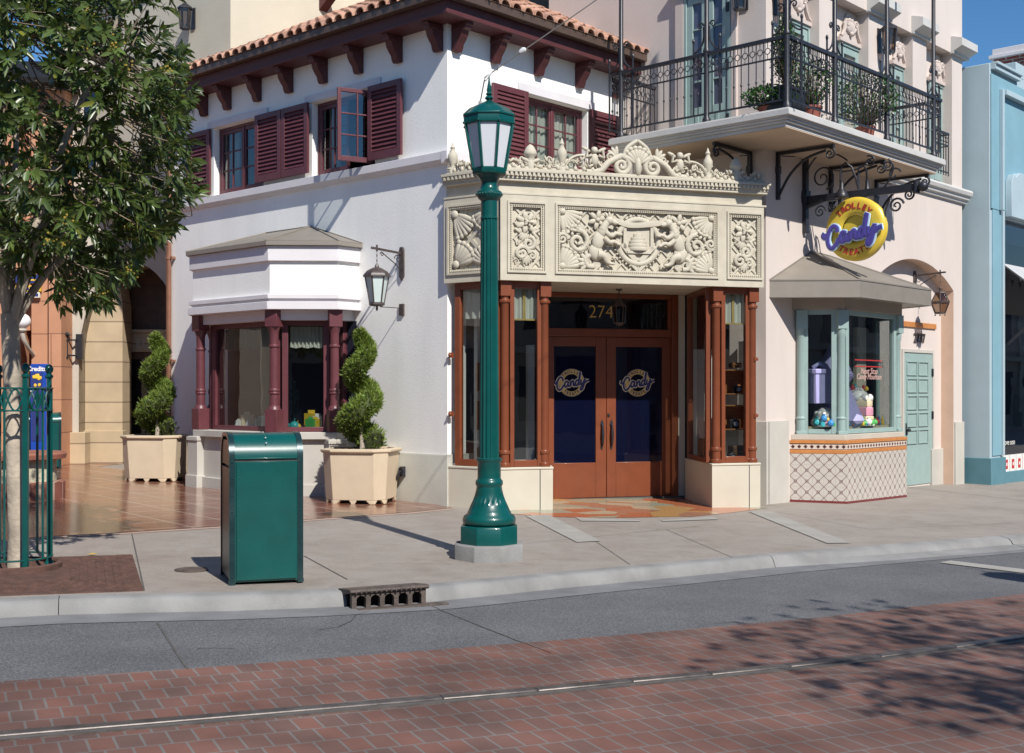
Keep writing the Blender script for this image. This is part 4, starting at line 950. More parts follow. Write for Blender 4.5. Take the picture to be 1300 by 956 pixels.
# ================================================================== TREES
def make_tree(base,label,seed,lean=(0,0),center=None,rad=(1.75,1.6,1.75),n=640,trim=None):
    r_=random.Random(seed);t=thing('street_tree',label,'tree',base,'broad leaved street trees')
    tr=MB();top=base+Vector((lean[0]*.55,lean[1]*.55,2.15))
    tr.tube([base+Vector((0,0,-.1)),base+Vector((.01,0,.3)),base+Vector((lean[0]*.15,0,1.0)),base+Vector((lean[0]*.35,lean[1]*.3,1.6)),top],[.092,.082,.078,.074,.072],12)
    limbs=[]
    for k in range(9):
        a=k*2.4+r_.uniform(-.3,.3);p=r_.uniform(.35,.85)
        tip=center+Vector((rad[0]*.72*math.cos(a)*p,rad[1]*.72*math.sin(a)*p,rad[2]*r_.uniform(-.45,.65)))
        mid=top.lerp(tip,.5)+Vector((r_.uniform(-.15,.15),r_.uniform(-.15,.15),r_.uniform(.05,.3)))
        path=[top-Vector((0,0,.15)),top.lerp(mid,.5)+Vector((0,0,.08)),mid,mid.lerp(tip,.5),tip];P=[Vector(q) for q in smooth_path([tuple(q) for q in path],3)]
        tr.tube(P,[.042*(1-.75*i/(len(P)-1)) for i in range(len(P))],8);limbs.append(P)
    obj('trunk',tr,M['bark'],t)
    lf=MB();tw=MB();fl=MB();cnt=0;tries=0
    while cnt<n and tries<n*30:
        tries+=1
        d=Vector((r_.gauss(0,1),r_.gauss(0,1),r_.gauss(0,1))).normalized();s=r_.uniform(.25,1)**.55
        lump=1+.16*math.sin(d.x*5+seed)*math.cos(d.z*6+1)+.10*math.sin(d.y*7+2)
        p=center+Vector((d.x*rad[0],d.y*rad[1],d.z*rad[2]))*s*lump
        if trim and not trim(p,r_): continue
        if math.sin(p.x*3.1+seed)+math.sin(p.z*3.7+1.3)+math.sin(p.y*2.9)>1.75: continue     # gaps
        cnt+=1
        near=min((q for P in limbs for q in P[3:]),key=lambda q:(q-p).length_squared)
        md=near.lerp(p,.55)+Vector((r_.gauss(0,.05),r_.gauss(0,.05),-.04))
        if r_.random()<.55: tw.tube([near.lerp(p,.25),md,p],[.008,.006,.003],5)
        out=((p-near).normalized()*.9+(p-center).normalized()*.5+Vector((0,0,.25))).normalized()
        base_t=r_.uniform(.26,.62)
        k=r_.randrange(10,16);a0=r_.random()*6.28;x=out.orthogonal().normalized();y=out.cross(x)
        for j in range(k):
            a=a0+j*2.4;sp=r_.uniform(.45,1.25);ax=(x*math.cos(a)+y*math.sin(a))
            b=p-out*r_.uniform(0,.10);dr=(out*math.cos(sp)+ax*math.sin(sp)).normalized();L_=r_.uniform(.065,.155);w_=L_*r_.uniform(.11,.155)
            sd=dr.cross(out).normalized() if dr.cross(out).length>1e-3 else x;nr=sd.cross(dr)
            sag=Vector((0,0,-1))*L_*r_.uniform(.10,.35)
            q0=b+dr*.015;q1=b+dr*L_*.35+sag*.12;q2=b+dr*L_*.7+sag*.45;q3=b+dr*L_+sag
            tn=base_t*r_.uniform(.75,1.25);yl=r_.random()<.035
            lf.tint=(tn*1.9,tn*1.35,tn*.8) if yl else (tn*r_.uniform(.9,1.1),tn,tn*r_.uniform(.8,1.1))
            lf.add([q0,q1-sd*w_+nr*w_*.35,q1,q1+sd*w_+nr*w_*.35,q2-sd*w_*.85+nr*w_*.3,q2,q2+sd*w_*.85+nr*w_*.3,q3],[[0,2,1],[0,3,2],[1,2,5,4],[2,3,6,5],[4,5,7],[5,6,7]])
        if r_.random()<.08:
            for _ in range(9): q=p+out*.03+Vector((r_.gauss(0,.028),r_.gauss(0,.028),r_.gauss(0,.02)));fl.ball(q,.009,5,4)
    obj('twigs',tw,M['twig'],t);obj('crown',lf,M['leaf'],t,recalc=False,sharp=80);obj('flower_buds',fl,mat('ochre_buds_%d'%seed,(.30,.22,.03),.7,.2,9),t);return t
def trim(p,r_):
    x=CX+F*p.x/p.y;y=HY-F*(p.z-H)/p.y
    lim=[(-400,235),(0,246),(60,250),(110,262),(165,250),(215,275),(245,278),(280,240),(320,200),(350,186),(385,158),(400,60),(420,30)]
    X=None
    for (y0,x0),(y1,x1) in zip(lim,lim[1:]):
        if y0<=y<=y1: X=x0+(x1-x0)*(y-y0)/(y1-y0)
    if X is None or x>X-14: return False
    if x<70 and y>345: return False
    if 28<x<62 and 45<y<110 and r_.random()<.9: return False          # the open window of sky
    if 150<x<235 and 10<y<95 and r_.random()<.45: return False
    return True
tb=gp(22,722);tb=Vector((tb.x,tb.y,G(tb.x)))
make_tree(tb,'leafy street tree with pale mottled trunk standing inside the green iron guard','11' and 11,lean=(-.12,.0),center=Vector((-4.0,10.3,3.95)),rad=(1.85,1.7,2.05),n=2000,trim=trim)
c2=Vector((5.9,3.2,G(5.9)))
make_tree(c2,'leafy street tree past the right edge of the picture, shading the brick paving',23,center=c2+Vector((.35,-1.0,5.8)),rad=(2.3,2.0,1.3),n=520)

# ================================================================== LANTERN ON THE WHITE WALL
def hang_lantern(name,label,fr,u,n,ztop,s=1.0,m='lamp_iron',pm='frost2',bracket_side=1,prof=((.12,.0),(.075,-.42)),sides=6,wall_n=0.0,lower=True,armz=.08,group=None):
    """hexagonal lantern hung by a chain from a wall arm; u,n = where it hangs, ztop = top of the lantern roof rim"""
    c=fr.p(u,n,ztop);base=fr.p(u,wall_n,ztop);t=thing(name,label,'lantern',base,group)
    mb=MB();az=ztop+.36*s
    mb.bar(fr.p(u,wall_n,az-.02),fr.p(u,n+.08*s,az+.012*s),.022*s,.03*s);mb.ball(fr.p(u,n+.09*s,az+.012*s),.018*s,8,5)
    mb.tube([fr.p(u,n,az+.06*s),fr.p(u,n,az-.03*s)],.013*s,8)
    mb.tube([fr.p(u,wall_n+.03,az-.26*s),fr.p(u,wall_n+.14*s,az-.17*s),fr.p(u,n-.08*s,az-.03*s)],.008*s,6)
    sf=Fr(fr.p(u,wall_n,0),(fr.n.x,fr.n.y));mb.spiral(sf,.09*s,0,az-.10*s,.06*s,.008*s,1.5);mb.spiral(sf,n-wall_n-.09*s,0,az-.06*s,.035*s,.007*s,1.4)
    obj('wall_arm',mb,M[m],t)
    mb=MB();mb.prism(fr,[(u-.045*s,az-.34*s),(u,az-.40*s),(u+.045*s,az-.34*s),(u+.045*s,az+.03*s),(u+.025*s,az+.07*s),(u-.025*s,az+.07*s),(u-.045*s,az+.03*s)],wall_n,wall_n+.03)
    if lower:
        mb.box(fr,u-.045*s,u+.045*s,wall_n,wall_n+.03,ztop-.52*s,ztop-.36*s)
        mb.tube([fr.p(u,wall_n+.02,ztop-.42*s),fr.p(u,n-.06*s,ztop-.42*s)],.007*s,6)
    obj('back_plate',mb,M[m],t,bevel=.005)
    mb=MB()
    for k in range(5): mb.ring(fr if k%2 else Fr(fr.o,fr.n),u if k%2 else 0,n if k%2 else 0,0,.001,.0001,3) if False else mb.ell(fr.p(u,n,az-.05*s-k*.035*s),((.009*s,0,0),(0,.004*s,0),(0,0,.022*s)) if k%2 else ((.004*s,0,0),(0,.009*s,0),(0,0,.022*s)),6,5)
    obj('chain',mb,M[m],t)
    O=R(12)
    def P(r_,z,k):a=O+2*math.pi*k/sides;return c+Vector((r_*s*math.cos(a),r_*s*math.sin(a),z*s))
    mb=MB();rt,zt=prof[0];rb,zb_=prof[-1]
    if len(prof)==2:
        mb.lathe(c,[(rt*1.14*s,-.02*s),(rt*1.14*s,.005*s),(rt*.86*s,.06*s),(rt*.45*s,.10*s),(.03*s,.115*s),(.026*s,.14*s),(.01*s,.165*s)],sides,O)
        mb.lathe(c,[(rb*1.12*s,zb_*s+.03*s),(rb*1.15*s,zb_*s+.0*s),(rb*.8*s,zb_*s-.02*s)],sides,O);mb.lathe(c,[(.014*s,zb_*s-.02*s),(.017*s,zb_*s-.06*s),(.006*s,zb_*s-.085*s)],8)
    else:
        mb.lathe(c,[(rt*1.2*s,zt*s),(rt*1.1*s,zt*s+.02*s),(.02*s,zt*s+.05*s),(.03*s,zt*s+.09*s),(.01*s,zt*s+.12*s)],sides,O);mb.lathe(c,[(rb*1.05*s,zb_*s+.02*s),(rb*1.05*s,zb_*s-.01*s)],sides,O)
        for k in range(sides): q=P(rb,zb_-.03,k);mb.ball(q,.014*s,6,4)
        rm,zm=prof[1];mb.lathe(c,[(rm*1.02*s,zm*s+.015*s),(rm*1.02*s,zm*s-.015*s)],sides,O,cap=False)
    for k in range(sides):
        for a,b in zip(prof,prof[1:]): mb.bar(P(a[0],a[1],k),P(b[0],b[1],k),.016*s)
    body=obj('lantern_frame',mb,M[m],t)
    for k in range(sides):
        mb=MB()
        for a,b in zip(prof,prof[1:]): mb.quad(P(a[0]*.97,a[1],k),P(a[0]*.97,a[1],k+1),P(b[0]*.97,b[1],k+1),P(b[0]*.97,b[1],k))
        obj('lantern_pane',mb,M[pm],body)
    return t
u_,_=A.at(511,340,.0)
def solve_n(fr,u,x):                                   # how far out must it hang to sit at this column
    lo,hi=0,3
    for _ in range(50):
        m=(lo+hi)/2;q=fr.p(u,m,0);lo,hi=(m,hi) if (CX+F*q.x/q.y>x)==(CX+F*fr.p(u,0,0).x/fr.p(u,0,0).y>x) else (lo,m)
    return lo
nn=solve_n(A,u_,478.5)
q=A.p(u_,nn,0);zt=H+(HY-350)/F*q.y
hang_lantern('wall_lantern','bronze hexagonal lantern with milky panes hanging from the white wall','%s'%'' or A if False else A,u_,nn,zt,s=1.02,prof=((.165,.0),(.095,-.395)))
# ================================================================== SHOP ENTRANCE: carved canopy, display bays, doors
Lp,Rp=(-.167,16.03),(3.55,17.2)
Mf=Fr(Lp,(Rp[0]-Lp[0],Rp[1]-Lp[1]));ML=math.hypot(Rp[0]-Lp[0],Rp[1]-Lp[1])
Wc=A.p(.0,.02,0);Sf=Fr((Wc.x,Wc.y),(Lp[0]-Wc.x,Lp[1]-Wc.y));SL=math.hypot(Lp[0]-Wc.x,Lp[1]-Wc.y)
Df=Mf.shifted(0,-1.56)
ent=thing('shop_entrance','cream carved canopy over rust red double doors and glazed display bays','shop entrance',(1.6,16.7,G(1.6)))
Z0,Z1,ZL,ZC,ZT=3.035,4.38,4.18,4.38,4.50
back=[(2.45,19.9),(-.80,16.75)]
def pl(d):                                            # canopy outline, pushed out by d
    a=Sf.p(-d*.0,d,0);b=Vector((Lp[0],Lp[1],0))+Vector((Mf.n.x+Sf.n.x,Mf.n.y+Sf.n.y,0)).normalized()*d*1.04;c=Mf.p(ML+d*.6,d,0);c2=Mf.p(ML+d*.6,-.32,0)
    return [a,b,c,c2,Vector((2.6,19.6,0)),Vector((-.6,17.0,0))]
can=obj('canopy',(lambda mb:(mb.plan(pl(0),Z0,ZC),mb)[1])(MB()),M['marquee'],ent,bevel=.006)
mb=MB();mb.plan(pl(.062),ZL-.012,ZL+.014);mb.plan(pl(.075),ZC-.03,ZC);mb.plan(pl(.085),ZC,ZC+.03);mb.plan(pl(.125),ZC+.085,ZT)
mb.plan(pl(.095),ZC+.03,ZC+.085)
for fr,u0,u1 in ((Mf,-.08,ML+.06),(Sf,.02,SL+.06)):
    k=int((u1-u0)/.062)
    for i in range(k): u=u0+(i+.5)*(u1-u0)/k;mb.box(fr,u-.018,u+.018,.09,.118,ZC+.034,ZC+.082)
obj('cornice',mb,M['marquee'],can,bevel=.003)
# ---- carved panels
def panel_frame(mb,fr,u0,u1,z0,z1,w=.055):
    for a,b,c,d in ((u0,u1,z0,z0+.028),(u0,u1,z1-.028,z1),(u0,u0+.028,z0+.028,z1-.028),(u1-.028,u1,z0+.028,z1-.028)): mb.box(fr,a,b,-.002,.022,c,d)
    e=.042;a,b,c,d=u0+e,u1-e,z0+e,z1-e
    k=int((b-a)/.030);[mb.fell(fr,a+(i+.5)*(b-a)/k,.006,z,.010,.014,.010,0,6,4) for i in range(k) for z in (c+.010,d-.010)]
    k=int((d-c)/.030);[mb.fell(fr,u,.006,c+(i+.5)*(d-c)/k,.010,.014,.010,0,6,4) for i in range(k) for u in (a+.010,b-.010)]
def lattice(mb,fr,u0,u1,z0,z1,sp,w=.022,n=.02):
    for s in (1,-1):
        c=-(z1-z0) if s==1 else 0
        t=u0-(z1-z0)
        while t<u1+(z1-z0):
            pts=[]
            # clip the 45 degree line to the panel
            a=(t,z0);b=(t+(z1-z0),z1)
            if s==-1:a,b=(t,z1),(t+(z1-z0),z0)
            def cl(p,q):
                o=[]
                for P_,Q_ in ((p,q),(q,p)):
                    x,y=P_
                    if x<u0: f=(u0-p[0])/(q[0]-p[0]);x,y=u0,p[1]+f*(q[1]-p[1])
                    if x>u1: f=(u1-p[0])/(q[0]-p[0]);x,y=u1,p[1]+f*(q[1]-p[1])
                    o.append((x,y))
                return o
            if not (b[0]<u0 or a[0]>u1):
                p,q=cl(a,b)
                if abs(p[0]-q[0])>.03: mb.bar(fr.p(p[0],n+(.004 if s==1 else 0),p[1]),fr.p(q[0],n+(.004 if s==1 else 0),q[1]),w,.03,up=(fr.n.x,fr.n.y,0))
            t+=sp
def fan(mb,fr,u,z,r,a0,a1,k=7,n=.035,t=.5):
    for i in range(k):
        a=a0+(a1-a0)*(i+.5)/k;w=r*abs(a1-a0)/k*.56
        mb.fell(fr,u+r*.56*math.cos(a),n,z+r*.56*math.sin(a),r*.46,.035,w,a,8,6)
        mb.fell(fr,u+r*.95*math.cos(a),n,z+r*.95*math.sin(a),w*.9,.03,w*1.0,a,7,5)
    mb.fell(fr,u+r*.06*math.cos((a0+a1)/2),n+.02,z+r*.06*math.sin((a0+a1)/2),r*.17,.04,r*.17,0,9,6)
def flower(mb,fr,u,z,r,n=.05,k=6,rot=0):
    for i in range(k):
        a=rot+2*math.pi*i/k;mb.fell(fr,u+r*.58*math.cos(a),n,z+r*.58*math.sin(a),r*.45,.028,r*.27,a,8,5)
    mb.fell(fr,u,n+.02,z,r*.26,.04,r*.26,0,8,5)
def leafs(mb,fr,u,z,r,a,n=.04):
    mb.fell(fr,u+r*.5*math.cos(a),n,z+r*.5*math.sin(a),r*.55,.022,r*.20,a,8,5)
def sprig(mb,fr,u,z,r,a,n=.035):
    for d in (-.7,-.35,0,.35,.7): leafs(mb,fr,u,z,r*(1-.25*abs(d)),a+d,n)
REC=-.075;FB=.052
Mq,Sq=Mf.shifted(0,FB),Sf.shifted(0,FB)
def recessed(fr,u0,u1,z0,z1,build,parent):
    """the carved field: a sunk tray with the relief standing in it"""
    mb=MB();mb.tint=None;e=.075;a,b,c,d=u0+e,u1-e,z0+e,z1-e
    panel_frame(mb,fr.shifted(0,FB),u0,u1,z0,z1)
    o=obj('carved_panel',mb,M['marquee'],parent,sharp=50)
    mb=MB()
    build(mb,fr,a,b,c,d)
    for v in mb.v:
        q=(v.xy-fr.o).dot(fr.n)*.27;v.x-=fr.n.x*q;v.y-=fr.n.y*q
    obj('relief',mb,M['marquee'],o,sharp=60)
def creature(mb,fr,u,z,s,f,n=.06):
    """a plump sea-beast rearing towards the middle; f=+1 faces right"""
    X=lambda x:u+f*x*s;Zz=lambda y:z+y*s
    E=lambda x,y,ru,rz,rot,rn=.10,dn=0: mb.fell(fr,X(x),n+dn*s,Zz(y),ru*s,rn*s,rz*s,rot*f,11,8)
    E(-.20,-.30,.17,.20,.3,.11);E(-.15,-.05,.145,.24,-.25,.12,.02);E(-.05,.16,.12,.15,-.5,.11,.04)      # haunch, belly, shoulders
    nk=smooth_path([(-.06,.18),(.0,.30),(.07,.38)],3);mb.tube([fr.p(X(a),n+.06*s,Zz(b)) for a,b in nk],[.10*s,.095*s,.09*s,.085*s,.08*s,.08*s,.08*s][:len(nk)],8)
    E(.10,.40,.105,.095,.1,.10,.06);E(.21,.36,.085,.055,-.35,.06,.08);E(.27,.345,.03,.03,0,.04,.10)
    for dx,dy,rt in ((.03,.51,.5),(.10,.52,.1)): E(dx,dy,.03,.07,rt,.035,.08)
    for k in range(5): E(-.10+.02*k,.33-.10*k,.045,.035,.8,.05,.03)                                        # mane
    for p in ([(.0,.14),(.14,.06),(.24,.12),(.34,.10)],[(-.04,.02),(.10,-.08),(.20,-.06),(.31,-.12)]):
        q=smooth_path(p,3);mb.tube([fr.p(X(a),n+.10*s,Zz(b)) for a,b in q],[s*(.062-.003*i) for i in range(len(q))],8);E(p[-1][0]+.01,p[-1][1],.05,.035,0,.05,.10)
    q=smooth_path([(-.18,-.34),(-.02,-.38),(.04,-.50),(.14,-.54)],3);mb.tube([fr.p(X(a),n+.07*s,Zz(b)) for a,b in q],[s*(.10-.007*i) for i in range(len(q))],8);E(.16,-.545,.07,.035,0,.05,.08)
    q=smooth_path([(-.30,-.36),(-.44,-.44),(-.40,-.60),(-.26,-.62)],3);mb.tube([fr.p(X(a),n,Zz(b)) for a,b in q],[s*.055]*len(q),8)
    for a in (1.9,2.4,2.9,3.4,3.9): leafs(mb,fr,X(-.36),Zz(-.52),.26*s,a if f>0 else math.pi-a,n)
def centre(mb,fr,a,b,c,d):
    u=(a+b)/2;z=(c+d)/2;hh=(d-c)/2
    lattice(mb,fr,a,b,c,d,.20,.026,.012)
    R_=hh*.86
    mb.ring(fr,u,.045,z,R_*.88,.042,40,tseg=8)
    for i in range(36):
        q=2*math.pi*i/36;mb.fell(fr,u+R_*1.03*math.cos(q),.04,z+R_*1.03*math.sin(q),.022,.03,.016,q,6,4)
    mb.prism(fr,[(u-.21,z+.22),(u+.21,z+.22),(u+.21,z-.10),(u,z-.33),(u-.21,z-.10)],.0,.03)
    for k in range(6): f=k/5;mb.lathe(fr.p(u,.02,z-.10+.045*k),[(.115*(1-f**2.4)+.02,-.026),(.128*(1-f**2.4)+.02,0),(.115*(1-f**2.4)+.02,.026)],14)
    mb.box(fr,u-.17,u+.17,.03,.10,z-.165,z-.13)
    for s in (-1,1):
        mb.bar(fr.p(u+s*.0,.05,z-.30),fr.p(u+s*.24,.05,z-.04),.07,.05,up=(fr.n.x,fr.n.y,0));mb.bar(fr.p(u,.045,z-.40),fr.p(u+s*.30,.045,z-.12),.045,.05,up=(fr.n.x,fr.n.y,0))
        mb.box(fr,u+s*.20-.022,u+s*.20+.022,.03,.075,z-.10,z+.20)
    bn=smooth_path([(-.42,.16),(-.36,.27),(-.15,.22),(.15,.24),(.36,.28),(.46,.36)],4);mb.tube([fr.p(u+x,.085,z+y) for x,y in bn],.042,6,flat=.35,nrm=(fr.n.x,fr.n.y,0))
    scatter(mb,fr,a,b,c,d,85,5,lambda x,y:(x-u)**2+(y-z)**2<(hh*1.05)**2 or .28<abs(x-u)<.72 and abs(y-z)<hh*.62)
    creature(mb,fr,u-.50,z+.02,.62,1);creature(mb,fr,u+.50,z+.02,.62,-1)
    for s in (-1,1):
        for v in (-1,1):
            cu=u+s*((b-a)/2-.02);cz=z+v*(hh-.02)
            base=math.atan2(-v,-s);fan(mb,fr,cu,cz,.30,base-.78,base+.78,7)
            mb.fell(fr,u+s*((b-a)/2-.035),.05,z+v*(hh-.035),.05,.05,.05,0,10,6)
        flower(mb,fr,u+s*.60,z+hh*.68,.135,.06,6,.3);flower(mb,fr,u+s*.98,z+hh*.30,.09,.05,5)
        mb.spiral(fr,u+s*.88,.05,z-.03,.16,.036,1.5,math.pi/2,s,20);mb.spiral(fr,u+s*1.10,.05,z+.0,.085,.024,1.6,0,-s,16)
        sprig(mb,fr,u+s*.86,z-hh*.55,.17,-math.pi/2+s*.9);sprig(mb,fr,u+s*.78,z+hh*.28,.15,math.pi/2-s*1.2);sprig(mb,fr,u+s*.42,z+hh*.80,.13,0 if s>0 else math.pi)
        mb.spiral(fr,u+s*.72,.045,z-hh*.80,.075,.024,1.3,0,s,14);sprig(mb,fr,u+s*.55,z-hh*.83,.14,math.pi if s<0 else 0)
def scatter(mb,fr,a,b,c,d,k,seed,avoid=None):
    r_=random.Random(seed)
    for _ in range(k):
        u=r_.uniform(a+.05,b-.05);z=r_.uniform(c+.05,d-.05)
        if avoid and avoid(u,z): continue
        t=r_.random()
        if t<.55:
            q=r_.uniform(0,6.28)
            for dd in (-.5,0,.5): leafs(mb,fr,u,z,r_.uniform(.05,.085),q+dd,r_.uniform(.02,.045))
        elif t<.8: mb.spiral(fr,u,.03,z,r_.uniform(.03,.05),.010,1.5,r_.uniform(0,6),r_.choice((-1,1)),12,5)
        else: flower(mb,fr,u,z,r_.uniform(.035,.055),.035,5,r_.uniform(0,6))
def small(mb,fr,a,b,c,d):
    u=(a+b)/2;z=(c+d)/2;w=b-a
    lattice(mb,fr,a,b,c,d,.21,.028,.008);scatter(mb,fr,a,b,c,d,22,int(a*100))
    flower(mb,fr,u,d-.20,.15,.05,7);flower(mb,fr,u+.02,d-.20,.07,.08,5);sprig(mb,fr,u-.02,d-.33,.13,-1.9);leafs(mb,fr,u+.08,d-.32,.12,-.9,.05)
    mb.spiral(fr,u+.035,.05,z-.08,.095,.030,1.6,math.pi/2,-1,18);mb.spiral(fr,u-.06,.05,z-.21,.105,.030,1.5,0,1,18);mb.spiral(fr,u+.08,.045,z-.24,.06,.022,1.3,2,-1,14)
    for a_ in (2.5,2.0,1.1,.5): leafs(mb,fr,u+(.08 if a_<1.5 else -.07),z+.05,.12,a_,.04)
    sprig(mb,fr,u,c+.17,.14,-math.pi/2)
def flank(mb,fr,a,b,c,d):
    lattice(mb,fr,a,b,c,d,.23,.05,.008)
    fan(mb,fr,a+.03,d-.04,.36,-1.5,-.25,6,.045);fan(mb,fr,a+.05,c+.05,.34,.1,1.5,6,.045);fan(mb,fr,b-.03,d-.05,.26,3.3,4.6,5,.045);fan(mb,fr,b-.05,c+.05,.26,1.7,3.0,5,.045)
pu=lambda x:Mf.U(x)
HM=[(pu(x0)+.075,pu(x1)-.075,3.21,4.01) for x0,x1 in ((642.4,692.1),(703,910),(920.5,965.5))];HS_=[(.135,SL-.135,3.21,4.01)]
mb=MB();wall(mb,Mf,-.002,ML,Z0-.003,ZL,HM,FB,FB);wall(mb,Sf,.0,SL+.02,Z0-.003,ZL,HS_,FB,FB)
mb.quad(Mf.p(ML,0,Z0),Mf.p(ML,FB,Z0),Mf.p(ML,FB,ZL),Mf.p(ML,0,ZL))
for fr,u1 in ((Mf,ML),(Sf,SL)): mb.quad(fr.p(0,0,Z0-.003),fr.p(u1,0,Z0-.003),fr.p(u1,FB,Z0-.003),fr.p(0,FB,Z0-.003))
obj('frieze_board',mb,M['marquee'],can,recalc=False)
recessed(Mf,pu(642.4),pu(692.1),3.135,4.085,small,can);recessed(Mf,pu(703),pu(910),3.135,4.085,centre,can);recessed(Mf,pu(920.5),pu(965.5),3.135,4.085,small,can)
recessed(Sf,.06,SL-.06,3.135,4.085,flank,can)
# ---- cresting along the top
mb=MB()
def crest(mb,fr,u0,u1,big=None):
    n=.045;z=ZT;k=max(2,int((u1-u0)/.115));st=(u1-u0)/k
    for i in range(k):
        u=u0+(i+.5)*st;s=1 if i%2 else -1;hgt=.13+.05*math.sin(i*1.9)
        if big: hgt+= .10*math.exp(-((abs(u-big)-.75)/.35)**2)
        mb.spiral(fr,u,n,z+hgt*.45,hgt*.40,.013,1.7,math.pi/2+s*.6,s,14,6);mb.spiral(fr,u+st*.42,n,z+hgt*.85,.045,.014,1.3,0,-s,10,5)
        for a in (.5,1.1,1.6,2.2,2.8): leafs(mb,fr,u+rnd.uniform(-.03,.03),z+hgt*rnd.uniform(.35,.75),rnd.uniform(.05,.10),a+rnd.uniform(-.3,.3),n+rnd.uniform(-.02,.03))
        mb.fell(fr,u,n,z+.02,st*.42,.035,.035,0,8,5);mb.fell(fr,u+st*.4,n+.02,z+.05,.03,.03,.04,0,7,5)
def urn(mb,fr,u,n=.04,h=.40):
    c=fr.p(u,n,ZT);k=h/.40;mb.lathe(c,[(.055,0),(.055,.05*k),(.03,.09*k),(.04,.12*k),(.068,.20*k),(.066,.25*k),(.035,.30*k),(.028,.33*k),(.04,.345*k),(.02,.37*k),(.012,.40*k),(.002,.42*k)],12)
def acorn(mb,fr,u,n=.04):
    c=fr.p(u,n,ZT);mb.lathe(c,[(.05,0),(.06,.08),(.045,.13),(.04,.16),(.085,.20),(.09,.225),(.075,.27),(.045,.32),(.004,.35)],12)
    for a in (.4,1.2,1.9,2.7): leafs(mb,fr,u,ZT+.10,.14,a,n+.02)
def cherub(mb,fr,u,n=.05):
    mb.fell(fr,u,n,ZT+.19,.06,.05,.10,0,9,6);mb.ball(fr.p(u,n+.01,ZT+.315),.048,9,6);mb.fell(fr,u,n,ZT+.345,.045,.04,.025,0,8,5)
    for s in (-1,1):
        mb.tube([fr.p(u+s*.05,n+.03,ZT+.25),fr.p(u+s*.13,n+.03,ZT+.22),fr.p(u+s*.11,n+.03,ZT+.32)],.022,6);leafs(mb,fr,u+s*.05,ZT+.30,.14,math.pi/2-s*1.1,n-.02)
cu_=pu(807)
crest(mb,Mf,.06,cu_-.52,cu_);crest(mb,Mf,cu_+.52,ML-.02,cu_);crest(mb,Sf,.08,SL-.05)
for x in (712,897): urn(mb,Mf,pu(x),h=.44)
for x in (672,932.5): acorn(mb,Mf,pu(x))
urn(mb,Sf,Sf.U(577),h=.42)
for x in (752.8,861): cherub(mb,Mf,pu(x))
n=.05
for s in (-1,1):
    mb.spiral(Mf,cu_+s*.23,n,ZT+.13,.13,.042,1.7,math.pi/2,s,24,8);mb.tube([Mf.p(cu_+s*a,n,ZT+b) for a,b in smooth_path([(.22,.27),(.42,.17),(.55,.04),(.75,.02)],4)],[.045]*13,8)
    arc=[Mf.p(cu_+s*a,n,ZT+b) for a,b in smooth_path([(.16,.18),(.185,.30),(.13,.40),(.0,.49)],4)];mb.tube(arc,.030,8)
    mb.spiral(Mf,cu_+s*.40,n,ZT+.24,.06,.02,1.4,0,-s,14)
    for a in (.4,.9,1.4): leafs(mb,Mf,cu_+s*.30,ZT+.25,.15,(math.pi/2-s*(a-.4)),n-.01)
    ar=[Mf.p(cu_+s*x,n,ZT+y) for x,y in smooth_path([(.50,.06),(.60,.17),(.78,.24),(.95,.20),(1.06,.06)],4)];mb.tube(ar,.024,6)
fan(mb,Mf,cu_,ZT+.16,.24,.35,math.pi-.35,8,n+.01)
mb.fell(Mf,cu_,n+.03,ZT+.12,.05,.05,.14,0,9,6);mb.box(Mf,.02,ML,.0,.09,ZT,ZT+.02);mb.box(Sf,.06,SL,.0,.09,ZT,ZT+.02)
obj('cresting',mb,M['marquee'],can,sharp=60)
# ---- plinths and display bays
zpl=.55
xj0,xj1=903.5,965.5
u702,u904,u965=pu(702),pu(904),pu(965.5)
inL=Vector((.47,17.80,0));inR=Vector((2.63,18.42,0))
bayL=[Sf.p(.0,-.0,0),Vector((*Lp,0)),Mf.p(u702,0,0),inL,Vector((-.6,17.2,0))]
bayR=[Mf.p(u904,0,0),Mf.p(u965,0,0),Mf.p(u965+.02,-.45,0),Vector((3.3,18.6,0)),inR]
cen=lambda P:sum(P,Vector())/len(P)
def shrink(P,d): c=cen(P);return [p+(c-p).normalized()*d for p in P]
mb=MB();mb.plan(bayL,-.4,zpl);mb.plan(shrink(bayL,-.012),zpl-.03,zpl-.002);obj('plinth',mb,M['plinth'],ent,bevel=.006);mb=MB()
mb.plan(bayR,-.4,zpl);mb.plan(shrink(bayR,-.012),zpl-.03,zpl-.002)
obj('plinth',mb,M['plinth'],ent,bevel=.006)
mb=MB()
for x in (685.7,951.3): u=pu(x);mb.box(Mf,u-.007,u+.007,-.02,.0015,-.3,zpl-.032)
obj('plinth_joint',mb,M['joint'],ent)
def ecol(fr,u,n=-.085,r=.060):
    c=fr.p(u,n,0);mb=MB();mb.lathe(c,[(r*1.35,zpl+.002),(r*1.35,zpl+.05),(r*1.05,zpl+.06),(r*1.05,zpl+.17),(r*1.28,zpl+.18),(r*1.28,zpl+.215),(r,zpl+.225),(r*.95,Z0-.31),(r*1.05,Z0-.30),(r*1.35,Z0-.285),(r*1.35,Z0-.255),(r*1.0,Z0-.245),(r*1.0,Z0-.20)],16,cap=False);mb.wbox((c.x,c.y,Z0-.205),r*2.5,r*2.5,.203,math.atan2(fr.u.y,fr.u.x))
    obj('entrance_column',mb,M['rust'],ent,bevel=.003)
for x in (640.6,691,909,954.5): ecol(Mf,Mf.U(x,-.085))
def ewin(fr,u0,u1,n,name='display_window',st=.06):
    a=fr.p(u0,n,0);b=fr.p(u1,n,0);return shopwindow(a,b,zpl+.003,Z0-.003,ent,'rust',st=st,name=name,name2='display_pane',rail_=.09)
